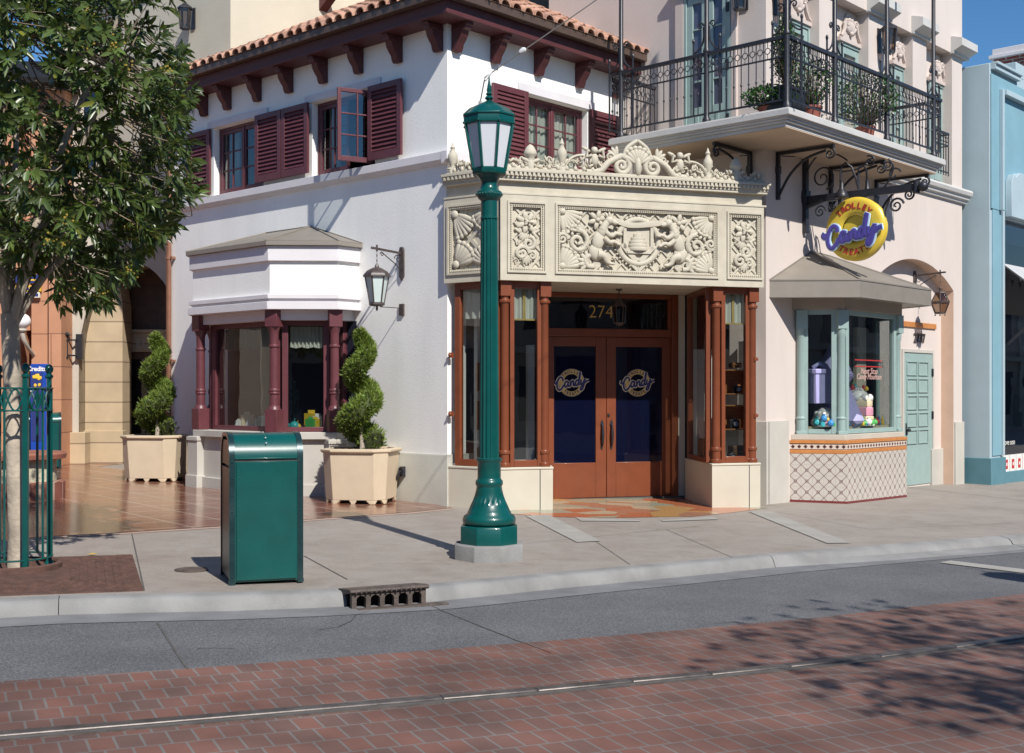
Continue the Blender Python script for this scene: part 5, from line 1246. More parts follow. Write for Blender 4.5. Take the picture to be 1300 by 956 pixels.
wl,_=ewin(Mf,Mf.U(646.5,-.10),Mf.U(686.5,-.10),-.10);wr,_=ewin(Mf,Mf.U(914.5,-.10),Mf.U(950,-.10),-.10)
ws,_=ewin(Sf,Sf.U(579.5,-.08),SL-.06,-.08,st=.09)
a=Mf.p(u904+.02,-.14,0);wi=shopwindow(inR+Vector((.06,-.05,0)),a,zpl+.003,Z0-.003,ent,'rust',st=.085,name='display_window')
b_=Mf.p(u702-.06,-.14,0);shopwindow(b_,inL+Vector((-.04,-.05,0)),zpl+.003,Z0-.003,ent,'rust',st=.085,name='display_window')
for z in (1.22,2.02):
    mb=MB();mb.box(Sf,.055,.10,-.04,.02,z,z+.07);mb.ball(Sf.p(.08,.02,z+.035),.028,8,5);obj('shutter_catch',mb,M['rust'],ent)
    q=Mf.U(959,-.02);mb=MB();mb.ball(Mf.p(q+.03,-.03,z),.025,8,5);mb.box(Mf,q-.02,q+.03,-.05,-.01,z-.025,z+.025);obj('shutter_catch',mb,M['rust'],ent)
# display floors, backs and curtains
mb=MB();mb.plan(shrink(bayL,.10),zpl,zpl+.03);mb.plan(shrink(bayR,.10),zpl,zpl+.03);obj('display_floor',mb,M['c_white'],ent)
mb=MB();mb.quad(Vector((3.33,18.3,zpl)),Vector((2.75,18.38,zpl)),Vector((2.75,18.38,2.2)),Vector((3.33,18.3,2.2)));mb.box(Mf,Mf.U(948,-.5),Mf.U(952,-.5),-.75,-.45,zpl,2.3)
mb.box(Sf,.16,.22,-.5,-.42,zpl,2.9);mb.box(Mf,Mf.U(672,-.4),Mf.U(680,-.4),-.55,-.45,zpl,2.2)
obj('display_back',mb,M['c_white'],ent)
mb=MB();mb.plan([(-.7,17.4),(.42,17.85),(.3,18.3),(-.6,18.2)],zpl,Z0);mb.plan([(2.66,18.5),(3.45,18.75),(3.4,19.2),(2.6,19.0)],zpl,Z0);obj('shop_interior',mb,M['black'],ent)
curtain(Mf,Mf.U(651,-.18),Mf.U(680,-.18),-.17,2.52,Z0-.02,ent,folds=4,name='valance');curtain(Mf,Mf.U(918,-.18),Mf.U(943,-.18),-.17,2.52,Z0-.02,ent,folds=4,name='valance')
curtain(Sf,.2,SL-.12,-.16,2.55,Z0-.02,ent,folds=5,name='valance');
mb=MB()
for fr,u0,u1 in ((Mf,Mf.U(651,-.15),Mf.U(680,-.15)),(Mf,Mf.U(918,-.15),Mf.U(943,-.15))):
    mb.box(fr,u0,u1,-.145,-.143,2.515,2.535)
    for f in (.46,.52): u=u0+(u1-u0)*f;mb.box(fr,u-.008,u+.008,-.142,-.140,2.52,Z0-.12)
obj('valance_trim',mb,M['gold'],ent)
# ---- doors and transom
dz=lambda x,y,n=0:Df.at(x,y,n)
u0=Df.U(690);um=Df.U(770.0);u1=Df.U(851.5);gd=lambda u:G(Df.p(u,0,0).x)
zb_=gd(um)+.02;zdt=Df.Z(770,428);zt0=Df.Z(770,417.5);zt1=Df.Z(770,378.5);ztop=3.03
mb=MB()
mb.box(Df,u0-.12,u0,-.08,.05,-.2,ztop);mb.box(Df,u1,Df.U(859.5),-.08,.05,-.2,ztop);mb.box(Df,u0,u1,-.08,.04,zt1,ztop);mb.box(Df,u0,u1,-.08,.035,zdt+.006,zt0)
mb.box(Df,u0,u0+.05,-.07,.02,zt0,zt1);mb.box(Df,u1-.05,u1,-.07,.02,zt0,zt1)
dfr_=obj('door_frame',mb,M['rust'],ent,bevel=.006)
mb=MB();mb.quad(Df.p(u0,-.02,zt0),Df.p(u1,-.02,zt0),Df.p(u1,-.02,zt1),Df.p(u0,-.02,zt1));obj('transom_pane',mb,M['glass_dark'],dfr_)
mb=MB();p=Df.at(763.5,396.5,.0);write(mb,Df,p[0],-.012,p[1],'274',.27,.002,bold=-.004);obj('house_number',mb,M['gold'],dfr_)
mb=MB();mb.box(Df,Df.U(859.8),Df.U(868.5),-.1,.03,-.2,ztop);obj('door_reveal',mb,M['plinth'],ent)
mb=MB();mb.box(Df,u0-.2,u1+.2,-.02,.06,gd(um)-.05,gd(um)+.014);obj('threshold',mb,M['joint'],ent)
zg0,zg1=Df.Z(770,587),Df.Z(770,440)
def emblem(fr,u,n,z,parent):
    mb=MB();r1,r0=.205,.130
    k=40
    V=[fr.p(u+r*math.cos(2*math.pi*i/k),n,z+r*math.sin(2*math.pi*i/k)) for r in (r0,r1) for i in range(k)];mb.mi=0
    V2=[fr.p(u+r*math.cos(2*math.pi*i/k),n+.002,z+r*math.sin(2*math.pi*i/k)) for r in (r0,r1) for i in range(k)]
    mb.add(V2,[[i,(i+1)%k,k+(i+1)%k,k+i] for i in range(k)])
    mb.mi=1;mb.ring(fr,u,n+.001,z,r1+.004,.006,40,tseg=4)
    write_arc(mb,fr,u,n+.003,z,'TROLLEY',.166,.062,math.pi/2,1.75,.001,1,bold=.002);write_arc(mb,fr,u,n+.003,z,'TREATS',.168,.062,-math.pi/2,1.35,.001,1,inside=True,bold=.002)
    script(mb,fr,u,n+.004,z-.005,.235,.030,.13,2,.10);script(mb,fr,u,n+.008,z-.005,.235,.016,.13,1,.12)
    mb.m=[m for m in mb.m];obj('emblem',mb,[M['gold'],M['navy_ink'],M['c_cream']],parent)
for a,b,gx0,gx1,hx,ex,hinge in ((u0+.004,um-.004,697,756.4,764,726.3,0),(um+.004,u1-.004,782,841,776,810.3,1)):
    g0,g1=Df.U(gx0),Df.U(gx1)
    if hinge==0: g0=a+.16
    mb=MB()
    for q in ((a,g0,zb_,zdt),(g1,b,zb_,zdt),(g0,g1,zb_,zg0),(g0,g1,zg1,zdt)): mb.box(Df,q[0],q[1],-.05,.0,q[2],q[3])
    d_=obj('door',mb,M['rust'],ent,bevel=.004)
    mb=MB();mb.quad(Df.p(g0-.01,-.025,zg0-.01),Df.p(g1+.01,-.025,zg0-.01),Df.p(g1+.01,-.025,zg1+.01),Df.p(g0-.01,-.025,zg1+.01));obj('door_pane',mb,M['glass_navy'],d_)
    emblem(Df,Df.U(ex),-.022,Df.Z(770,486),d_)
    hu=Df.U(hx);z0h,z1h=Df.Z(770,566),Df.Z(770,538);mb=MB()
    mb.tube([Df.p(hu,.0,z1h),Df.p(hu,.045,z1h-.03),Df.p(hu,.055,(z0h+z1h)/2),Df.p(hu,.045,z0h+.03),Df.p(hu,.0,z0h)],[.018,.014,.022,.014,.018],8)
    for z,s in ((z1h,1),(z0h,-1)): mb.prism(Df,[(hu-.03,z-.02),(hu+.03,z-.02),(hu+.018,z+s*.03),(hu,z+s*.06),(hu-.018,z+s*.03)],.0,.012)
    if hinge==1: mb.lathe(Df.p(Df.U(772.5),.0,Df.Z(772,527)),[(.02,-.02),(.02,.02)],10)
    obj('handle',mb,M['iron'],d_)
mb=MB();HB=-2.6;mb.quad(Df.p(u0-.1,HB,-.2),Df.p(u1+.2,HB,-.2),Df.p(u1+.2,HB,3.2),Df.p(u0-.1,HB,3.2))
mb.quad(Df.p(u0-.1,-.08,zt1+.1),Df.p(u1+.2,-.08,zt1+.1),Df.p(u1+.2,HB,zt1+.1),Df.p(u0-.1,HB,zt1+.1));mb.quad(Df.p(u0-.1,-.05,.0),Df.p(u1+.2,-.05,.0),Df.p(u1+.2,HB,.0),Df.p(u0-.1,HB,.0))
for e_ in (u0-.1,u1+.2): mb.quad(Df.p(e_,-.09,-.2),Df.p(e_,HB,-.2),Df.p(e_,HB,3.2),Df.p(e_,-.09,3.2))
obj('hall_interior',mb,mat('dark_hall',(.035,.04,.13),.9,.3,2),ent)
# ---- pendant lantern in the porch
pc=Df.p(Df.U(786,.75),.75,0);s_=pc.y/F;lz=lambda y:H-(y-HY)*s_
t=thing('porch_lantern','small dark pendant lantern hanging under the carved canopy before the doors','lantern',(pc.x,pc.y,Z0))
mb=MB();mb.tube([Vector((pc.x,pc.y,Z0)),Vector((pc.x,pc.y,lz(381)))],.008,6);mb.lathe((pc.x,pc.y,Z0-.02),[(.05,.02),(.04,0),(.01,-.015)],10);obj('rod',mb,M['lamp_iron'],t)
zt_,zb2=lz(388),lz(410);mb=MB();c=Vector((pc.x,pc.y,0));mb.lathe(c,[(.012,lz(378)),(.04,lz(381)),(.05,lz(384)),(.10,zt_),(.105,zt_-.015)],6);mb.lathe(c,[(.08,zb2+.01),(.088,zb2),(.05,zb2-.03),(.008,zb2-.05)],6)
for k in range(6): a=k*math.pi/3;mb.bar(c+Vector((.098*math.cos(a),.098*math.sin(a),zt_)),c+Vector((.08*math.cos(a),.08*math.sin(a),zb2)),.014)
fr_=obj('lantern_frame',mb,M['lamp_iron'],t)
mb=MB();mb.lathe(c,[(.092,zt_-.01),(.075,zb2+.01)],6,cap=False);obj('lantern_pane',mb,M['glass_amber'],fr_)
# ---- goods in the display bays
def crate(fr,u,n,z,w,h,d,label,grp=None):
    c=fr.p(u,n,z);t=thing('wooden_crate',label,'crate',c,grp);mb=MB();k=.018
    mb.box(fr,u-w/2,u+w/2,n-d,n-d+k,z,z+h);mb.box(fr,u-w/2,u-w/2+k,n-d+k,n,z,z+h);mb.box(fr,u+w/2-k,u+w/2,n-d+k,n,z,z+h);mb.box(fr,u-w/2+k,u+w/2-k,n-d+k,n,z,z+k);mb.box(fr,u-w/2+k,u+w/2-k,n-d+k,n,z+h-k,z+h)
    obj('crate_box',mb,M['wood'],t,bevel=.003);return c
def cam(fr,u,n,z,s,label):
    t=thing('box_camera',label,'camera',fr.p(u,n,z),'old cameras on show');mb=MB();mb.box(fr,u-s,u+s,n-s*.6,n+s*.4,z,z+s*1.5);obj('camera_body',mb,M['c_black'],t,bevel=.006)
    mb=MB();U_=Fr(fr.o,fr.u);mb.tube([fr.p(u,n+s*.3,z+s*.8),fr.p(u,n+s*.9,z+s*.8)],s*.42,10);mb.lathe(fr.p(u,n,z+s*1.5),[(s*.3,0),(s*.3,s*.2)],8);obj('lens',mb,M['c_grey'],t)
def case(fr,u,n,z,w,h,d,label):
    t=thing('travel_case',label,'suitcase',fr.p(u,n,z),'old suitcases on show');mb=MB();mb.box(fr,u-w/2,u+w/2,n-d,n,z,z+h);obj('case_body',mb,M['darkwood'],t,bevel=.012)
    mb=MB();
    for f in (-.3,.3): mb.box(fr,u+w*f-.012,u+w*f+.012,n-d-.002,n+.004,z-.0,z+h+.004)
    mb.tube([fr.p(u-.05,n+.004,z+h*.55),fr.p(u-.03,n+.025,z+h*.6),fr.p(u+.03,n+.025,z+h*.6),fr.p(u+.05,n+.004,z+h*.55)],.008,6);obj('straps',mb,M['wood'],t)
ur=Mf.U(931,-.45)
mz=lambda y:H-(y-HY)/F*17.4
crate(Mf,ur-.02,-.30,mz(501),.42,.36,.22,'orange wooden crate, upper of two in the bay beyond the doors','crates in the display bays');crate(Mf,ur-.02,-.30,mz(546),.42,.36,.22,'orange wooden crate, lower of two in the bay beyond the doors','crates in the display bays')
cam(Mf,ur+.02,-.38,mz(501)+.02,.07,'black box camera in the upper orange crate beyond the doors');cam(Mf,ur-.03,-.38,mz(546)+.02,.085,'black box camera in the lower orange crate beyond the doors')
case(Mf,ur-.02,-.30,mz(461.5)-.06,.16,.07,.12,'little brown case on top of the upper orange crate')
case(Mf,ur+.04,-.28,zpl+.03,.26,.20,.18,'dark travel case on the floor of the bay beyond the doors');cam(Mf,ur-.13,-.25,zpl+.03,.06,'black camera on the display floor beside the dark travel case')
case(Mf,ur-.33,-.50,zpl+.03,.26,.30,.18,'upright brown travel case at the side pane facing the doors')
usl=SL*.42
crate(Sf,usl+.12,-.26,Sf.Z(600,497,-.2),.34,.40,.2,'orange wooden crate, upper of two behind the lamp post','crates in the display bays');crate(Sf,usl+.12,-.26,Sf.Z(600,546,-.2),.34,.40,.2,'orange wooden crate, lower of two behind the lamp post','crates in the display bays')
case(Sf,usl+.1,-.26,zpl+.03,.30,.22,.2,'brown travel case on the display floor behind the lamp post')
# ================================================================== PINK BUILDING
Pk=(3.71,17.7);P=Fr(Pk,DB);Q=Fr(Pk,DA)
PL=7.05
pb_=thing('pink_building','pink stucco building with teal doors and an iron balcony over the pavement','building',(Pk[0],Pk[1],G(Pk[0])))
ZB0,ZB1,ZTOP=5.13,5.34,12.5
nu=lambda x,n=0:P.U(x,n)
# arched niche outline
acu,ahw,zsp,zap=5.06,1.60,3.44,3.90
rise=zap-zsp;Rr=(ahw**2+rise**2)/(2*rise);zc=zap-Rr;th=math.asin(ahw/Rr)
arc=[(acu+Rr*math.sin(-th+2*th*i/20),zc+Rr*math.cos(-th+2*th*i/20)) for i in range(21)]
ND=.24
mb=MB()
def strip(fr,u0,u1,z0,z1,n=0): mb.quad(fr.p(u0,n,z0),fr.p(u1,n,z0),fr.p(u1,n,z1),fr.p(u0,n,z1))
strip(P,0,acu-ahw,-.5,ZB1);strip(P,acu+ahw,PL,-.5,ZB1);strip(P,acu-ahw,acu+ahw,zap+.02,ZB1)
for (a,za),(b,zb2) in zip(arc,arc[1:]): mb.quad(P.p(a,0,za),P.p(b,0,zb2),P.p(b,0,zap+.02),P.p(a,0,zap+.02))
strip(P,acu-ahw,acu+ahw,-.5,zap+.05,-ND)
strip(Q,-4.2,0,3.06,ZTOP);strip(Q,-.62,0,-.5,3.06)
# upper wall: door bays sunk between pilasters
pil=[(0,nu(990)),(nu(1040),nu(1057.5)),(nu(1102.5),nu(1127)),(nu(1158.7),nu(1176)),(nu(1208.5),PL)]
ZCB=7.86
for a,b in pil: strip(P,a,b,ZB1,ZCB)
RD=-.22
for (a0,a1),(b0,b1) in zip(pil,pil[1:]):
    strip(P,a1,b0,ZB1,ZCB,RD)
    for u in (a1,b0): mb.quad(P.p(u,0,ZB1),P.p(u,RD,ZB1),P.p(u,RD,ZCB),P.p(u,0,ZCB))
    mb.quad(P.p(a1,0,ZCB),P.p(b0,0,ZCB),P.p(b0,RD,ZCB),P.p(a1,RD,ZCB))
strip(P,0,PL,ZCB,ZTOP)
mb.quad(P.p(PL,0,-.5),P.p(PL,-6,-.5),P.p(PL,-6,ZTOP),P.p(PL,0,ZTOP));mb.quad(P.p(0,0,ZTOP),P.p(PL,0,ZTOP),P.p(PL,-6,ZTOP),P.p(0,-6,ZTOP))
mb.quad(P.p(0,-6,-.5),P.p(PL,-6,-.5),P.p(PL,-6,ZTOP),P.p(0,-6,ZTOP))
obj('wall',mb,M['pink'],pb_,recalc=False)
mb=MB()
for (a,za),(b,zb2) in zip(arc,arc[1:]): mb.quad(P.p(a,0,za),P.p(b,0,zb2),P.p(b,-ND,zb2),P.p(a,-ND,za))
for u,zz in ((acu-ahw,zsp),(acu+ahw,zsp)): mb.quad(P.p(u,0,-.5),P.p(u,0,zz),P.p(u,-ND,zz),P.p(u,-ND,-.5))
obj('arch_reveal',mb,mat('arch_reveal_stucco',(.62,.44,.33),.85,.06,3,.2,60),pb_,recalc=False)
mb=MB();pr=[(-.01,5.10),(.05,5.11),(.06,5.15),(.10,5.17),(.11,5.22),(.15,5.24),(.17,5.30),(.15,5.34),(-.01,5.35)]
mb.side(P,pr,3.3,PL+.12);obj('belt_course',mb,M['grey_trim'],pb_)
for i,(a,b) in enumerate(pil):
    mb=MB();e=.0 if i==4 else 0
    mb.side(P,[(RD-.0,ZCB-.02),(.06,ZCB-.02),(.06,ZCB+.02),(.22,ZCB+.10),(.22,ZCB+.24),(.03,ZCB+.30),(.0,ZCB+.30)],a-.06,b+(.20 if i==4 else .06));obj('pilaster_cap',mb,M['grey_trim'],pb_,bevel=.004,sharp=15)
def wains(fr,*a): mb=MB();mb.box(fr,*a);obj('wainscot',mb,M['stone_base'],pb_,bevel=.006)
mb=MB();mb.box(P,-.0,.60,-.05,.035,-.5,1.13);mb.box(Q,-.9,.035,-.05,.035,-.5,1.125);obj('wainscot',mb,M['stone_base'],pb_,bevel=.006)
wains(P,acu+ahw+.02,PL+.03,-.05,.035,-.5,.995);wains(P,nu(1183,-.2),acu+ahw-.002,-ND-.02,-ND+.05,-.5,.50);wains(P,3.55,nu(1146,-.2),-ND-.02,-ND+.05,-.5,.50)
# ground floor door in the niche
DN=-ND+.004;d0,d1=P.U(1146.3,DN),P.U(1182.5,DN);dzt=P.Z(1146,447,DN);gz=G(P.p(d0,0,0).x)+.03
mb=MB();w_=.06
for a,b,c,d in ((d0-w_,d0,gz-.1,dzt+w_),(d1,d1+w_,gz-.1,dzt+w_),(d0,d1,dzt,dzt+w_)): mb.box(P,a,b,DN-.05,DN+.03,c,d)
dfm=obj('door_frame',mb,M['stone_base'],pb_,bevel=.004)
mb=MB();mb.box(P,d0,d1,DN-.03,DN+.012,gz,dzt);cu0,cu1=d0+.07*(d1-d0)/.9,d1-.16
pz0=gz+(dzt-gz)*.30;pz1=dzt-.13;rows=5
for i in range(2):
    for j in range(rows):
        a=cu0+(cu1-cu0)*i/2+.025;b=cu0+(cu1-cu0)*(i+1)/2-.025;c=pz0+(pz1-pz0)*j/rows+.025;d=pz0+(pz1-pz0)*(j+1)/rows-.025
        for q in ((a,b,c,c+.02),(a,b,d-.02,d),(a,a+.02,c+.02,d-.02),(b-.02,b,c+.02,d-.02)): mb.box(P,q[0],q[1],DN+.012,DN+.032,q[2],q[3])
td=obj('door',mb,M['teal'],pb_,bevel=.003)
mb=MB();hz=gz+1.0;mb.ball(P.p(d0+.10,DN+.07,hz),.035,9,6);mb.tube([P.p(d0+.10,DN+.01,hz),P.p(d0+.10,DN+.06,hz)],.016,8);mb.box(P,d0+.075,d0+.125,DN+.012,DN+.018,hz-.10,hz+.12);obj('handle',mb,M['iron'],td)
for z in (gz+.35,gz+1.25,dzt-.35): mb=MB();mb.box(P,d1-.03,d1+.03,DN+.012,DN+.026,z-.07,z+.07);mb.tube([P.p(d1,DN+.03,z-.07),P.p(d1,DN+.03,z+.07)],.014,8);obj('hinge',mb,M['iron'],td)
mb=MB();q=P.at(1166.5,430,-ND);write(mb,P,q[0],-ND+.012,q[1],'2737',.24,.010,bold=.002);obj('house_number',mb,M['lamp_iron'],pb_)
mb=MB();z=P.Z(1165,413,-ND);mb.box(P,P.U(1138,-ND),P.U(1187,-ND),-ND-.01,-ND+.03,z-.045,z+.05);obj('tile_band',mb,M['terracotta_band'],pb_,bevel=.004)
# ---- teal bay with tiled base and metal canopy
Bp=[P.p(.68,0,0),P.p(1.11,.71,0),P.p(3.13,.71,0),P.p(3.55,0,0)]
def binset(d):
    n=4;L=[]
    for i in range(3):
        a,b=Bp[i].xy,Bp[i+1].xy;t=(b-a).normalized();L.append((a+Vector((-t.y,t.x))*d,t))
    def isect(p,t,q,s): den=t.x*s.y-t.y*s.x;k=((q.x-p.x)*s.y-(q.y-p.y)*s.x)/den;return p+t*k
    wl=(Bp[0].xy,P.u)
    o=[isect(*L[0],*wl),isect(*L[0],*L[1]),isect(*L[1],*L[2]),isect(*L[2],*wl)];return [Vector((p.x,p.y,0)) for p in o]
tm=bpy.data.materials.new('patterned_tile');nt,N,L_=nodes(tm);b=N['Principled BSDF'];b.inputs['Roughness'].default_value=.3
tc=N.new('ShaderNodeUVMap')
def vm(op,*a):
    n=N.new('ShaderNodeMath');n.operation=op
    for i,x in enumerate(a):
        if isinstance(x,(int,float)): n.inputs[i].default_value=x
        else: L_.new(x,n.inputs[i])
    return n.outputs[0]
sx=N.new('ShaderNodeSeparateXYZ');L_.new(tc.outputs[0],sx.inputs[0])
x,y=sx.outputs[0],sx.outputs[1]
def fold(v): return vm('ABSOLUTE',vm('SUBTRACT',vm('FRACT',v),.5))        # .5 at tile edge, 0 in the middle
ax,ay=fold(x),fold(y)
diag=vm('ABSOLUTE',vm('SUBTRACT',ax,ay))                                   # both diagonals
cx_=vm('SUBTRACT',.5,ax);cy_=vm('SUBTRACT',.5,ay)
l1=vm('LESS_THAN',diag,.035)
cd=vm('SQRT',vm('ADD',vm('MULTIPLY',ax,ax),vm('MULTIPLY',ay,ay)));ring_=vm('LESS_THAN',vm('ABSOLUTE',vm('SUBTRACT',cd,.13)),.022)
ed=vm('LESS_THAN',vm('MINIMUM',cx_,cy_),.016)
li=vm('MAXIMUM',l1,ring_)
m1=N.new('ShaderNodeMixRGB');m1.inputs[1].default_value=(.50,.46,.41,1);m1.inputs[2].default_value=(.12,.055,.06,1);L_.new(li,m1.inputs[0])
m2=N.new('ShaderNodeMixRGB');L_.new(vm('MULTIPLY',ed,.55),m2.inputs[0]);L_.new(m1.outputs[0],m2.inputs[1]);m2.inputs[2].default_value=(.30,.24,.22,1);L_.new(m2.outputs[0],b.inputs['Base Color'])
fm=bpy.data.materials.new('diamond_frieze_tile');nt,N,L_=nodes(fm);b=N['Principled BSDF'];b.inputs['Roughness'].default_value=.3
tc=N.new('ShaderNodeUVMap');sx=N.new('ShaderNodeSeparateXYZ');L_.new(tc.outputs[0],sx.inputs[0]);x,y=sx.outputs[0],sx.outputs[1]
ax,ay=vm('ABSOLUTE',vm('SUBTRACT',vm('FRACT',x),.5)),vm('ABSOLUTE',vm('SUBTRACT',y,.5))
dm=vm('LESS_THAN',vm('ADD',ax,ay),.34);bd_=vm('GREATER_THAN',ay,.40)
m1=N.new('ShaderNodeMixRGB');m1.inputs[1].default_value=(.60,.50,.42,1);m1.inputs[2].default_value=(.07,.025,.025,1);L_.new(vm('MAXIMUM',dm,bd_),m1.inputs[0]);L_.new(m1.outputs[0],b.inputs['Base Color'])
def uv_band(name,poly,z0,z1,m,parent,su,sv,v0=None):
    mb=MB();dist=0;uvs=[]
    for a,b in zip(poly,poly[1:]):
        w=(b-a).length
        za=[(G(a.x)+z0 if v0=='g' else z0),(G(b.x)+z0 if v0=='g' else z0)]
        mb.quad(Vector((a.x,a.y,za[0])),Vector((b.x,b.y,za[1])),Vector((b.x,b.y,z1)),Vector((a.x,a.y,z1)))
        n=round(w/su);uvs+= [(0,(za[0]-z1)/sv),(n,(za[1]-z1)/sv),(n,0),(0,0)]
        if abs(sv-(z1-z0))<1e-6: uvs[-4:]=[(0,0),(n,0),(n,1),(0,1)]
    o=obj(name,mb,m,parent,recalc=False);uv=o.data.uv_layers.new(name='UVMap')
    for i,q in enumerate(uvs): uv.data[i].uv=q
    return o
mb=MB();mb.plan(binset(.02),-.5,.82);tb_=obj('tiled_base',mb,M['joint'],pb_)
uv_band('base_tiles',binset(.0),.035,.63,tm,tb_,.165,.165,'g')
mb=MB();mb.plan(binset(-.004),-.4,lambda x,y:G(x)+.035);obj('plinth_tiles',mb,mat('oxblood_tile',(.16,.03,.03),.3,.1,9),tb_)
mb=MB();mb.plan(binset(-.004),.63,.69);mb.plan(binset(-.012),.78,.832);obj('glazed_band',mb,M['terracotta_band'],tb_,bevel=.006)
uv_band('frieze_tiles',binset(.001),.69,.78,fm,tb_,.09,.09)
mb=MB();mb.plan(binset(.035),.832,.917);tby=obj('bay_sill',mb,M['pale_stone'],pb_,bevel=.008)
bi=binset(.135);ZW0,ZW1=.92,2.79
def tcol(c,ang):
    mb=MB();c=Vector((c.x,c.y,0));r=.068
    mb.lathe(c,[(r,ZW0),(r,ZW0+.22),(r*1.12,ZW0+.225),(r*1.12,ZW0+.25),(r*.94,ZW0+.26),(r*.9,ZW1-.42),(r*1.05,ZW1-.40),(r*1.15,ZW1-.30),(r*1.15,ZW1-.28)],18,cap=False);mb.wbox((c.x,c.y,ZW1-.29),r*2.5,r*2.5,.288,ang);mb.wbox((c.x,c.y,ZW0-.001),r*2.3,r*2.3,.05,ang)
    obj('bay_column',mb,M['teal'],pb_,bevel=.004)
aB=math.atan2(DB[1],DB[0]);tcol(bi[0].lerp(bi[1],.13),0);tcol(bi[1],.2);tcol(bi[2],aB)
mb=MB();mb.plan([bi[0],bi[0].lerp(bi[1],.16),bi[0].lerp(bi[1],.16)+Vector((.03,.03,0)),bi[0]+Vector((.05,.03,0))],ZW0,ZW1);obj('bay_cheek',mb,M['tan'],pb_)
for i,(f0,f1) in enumerate(((.17,.90),(.05,.955),(.1,.9))): shopwindow(bi[i].lerp(bi[i+1],f0),bi[i].lerp(bi[i+1],f1),ZW0+.003,ZW1,pb_,'teal',st=.075 if i!=1 else .085,name='bay_window',name2='bay_pane')
mb=MB();mb.plan(binset(.06),ZW1,2.97);obj('bay_frieze',mb,M['tan'],pb_,bevel=.005)
mb=MB();mb.quad(P.p(1.0,.012,.9),P.p(3.4,.012,.9),P.p(3.4,.012,2.9),P.p(1.0,.012,2.9));obj('bay_backing',mb,M['black'],pb_)
# the black sheet on the solid wall stands in for an unlit interior
mb=MB();mb.box(P,2.62,2.95,.04,.10,.93,2.6);obj('display_panel',mb,mat('beige_display_board',(.48,.43,.34),.8,.05,4),pb_)
ZV0,ZV1=2.95,3.197
cv=[P.p(.10,.0,0),P.p(.957,1.0,0),P.p(3.405,1.0,0),P.p(3.9,0,0)]
ap_=P.at(1030,319.7,.0);apx=P.p(ap_[0],0,ap_[1]);ap2=P.p(ap_[0]+.55,0,ap_[1]-.02)
mb=MB();c_=[Vector((p.x,p.y,ZV1)) for p in cv];l_=[Vector((p.x,p.y,ZV0)) for p in cv]
mb.add(c_+[apx,ap2],[[0,1,4],[1,2,5,4],[2,3,5]])
for i in range(3): mb.quad(l_[i],l_[i+1],c_[i+1],c_[i])
ins=[P.p(.35,.0,ZV0),P.p(1.02,.86,ZV0),P.p(3.28,.86,ZV0),P.p(3.7,0,ZV0)]
for i in range(3): mb.quad(l_[i],l_[i+1],ins[i+1],ins[i])
bf=binset(.06);bf=[Vector((p.x,p.y,2.96)) for p in bf]
for i in range(3): mb.quad(ins[i],ins[i+1],bf[i+1],bf[i])
for a,b in ((apx,c_[0]),(apx,c_[1]),(ap2,c_[2]),(apx,ap2),(ap2,c_[3])): mb.bar(a+Vector((0,0,.008)),b+Vector((0,0,.006)),.028,.018)
for i in range(3): mb.bar(c_[i],c_[i+1],.02,.02);mb.bar(l_[i],l_[i+1],.018,.02)
obj('bay_canopy',mb,M['taupe'],pb_,recalc=False)
# window lettering
gfr=Fr(bi[1],(bi[2]-bi[1]).xy)
mb=MB();gx=lambda x:gfr.U(x);gz_=lambda x,y:gfr.Z(x,y)
for y in (457.5,465.5): z=gz_(1103,y);mb.box(gfr,gx(1085),gx(1119),.004,.007,z-.008,z+.008)
obj('window_lines',mb,M['red_ink'],pb_)
mb=MB();z=gz_(1103,471.5);write(mb,gfr,gx(1103),.005,z,'Next Stop',.135,.001,shear=.3);write(mb,gfr,gx(1103),.005,gz_(1103,478.5),'Candy Mountain',.125,.001,shear=.3);obj('window_lettering',mb,mat('pink_lettering',(.62,.38,.34),.5,.03,5),pb_)
mb=MB();write(mb,gfr,gx(1118.5),.005,gz_(1118,463.5),'TS',.13,.001);obj('window_lettering',mb,M['c_black'],pb_)
# goods of the teal bay
mb=MB();q_=binset(.19);mb.plan(q_,.90,1.03);obj('display_floor',mb,M['c_cream'],pb_)
def cake(u,n,z,s,label,cols):
    t=thing('display_cake',label,'cake',P.p(u,n,z),'make-believe cakes in the teal bay');c=P.p(u,n,z);mb=MB();hh=0
    mb.lathe(c,[(s*1.1,0),(s*1.12,.02),(s*1.0,.03)],20);obj('cake_board',mb,M['c_white'],t)
    for i,cc in enumerate(cols):
        h=s*.55;mb=MB();mb.lathe(c,[(s*(1-.04*i),.02+hh),(s*(1.02-.04*i),.03+hh),(s*(1.02-.04*i),hh+h),(s*.9,hh+h+.02),(.0,hh+h+.02)],20);hh+=h;obj('cake_layer',mb,M[cc],t)
    mb=MB()
    for k in range(10): a=k*.628;mb.ball(c+Vector((s*.78*math.cos(a),s*.78*math.sin(a),hh+.02)),s*.26,8,5)
    mb.ball(c+Vector((0,0,hh)),s*.75,12,7);obj('icing',mb,M['c_white'],t)
cake(2.12,.36,1.03,.25,'big make-believe layer cake with white icing in the teal bay',['c_cream','c_pink','c_cream']);cake(1.20,.30,1.03,.16,'smaller make-believe cake by the angled pane of the teal bay',['c_pink','c_white'])
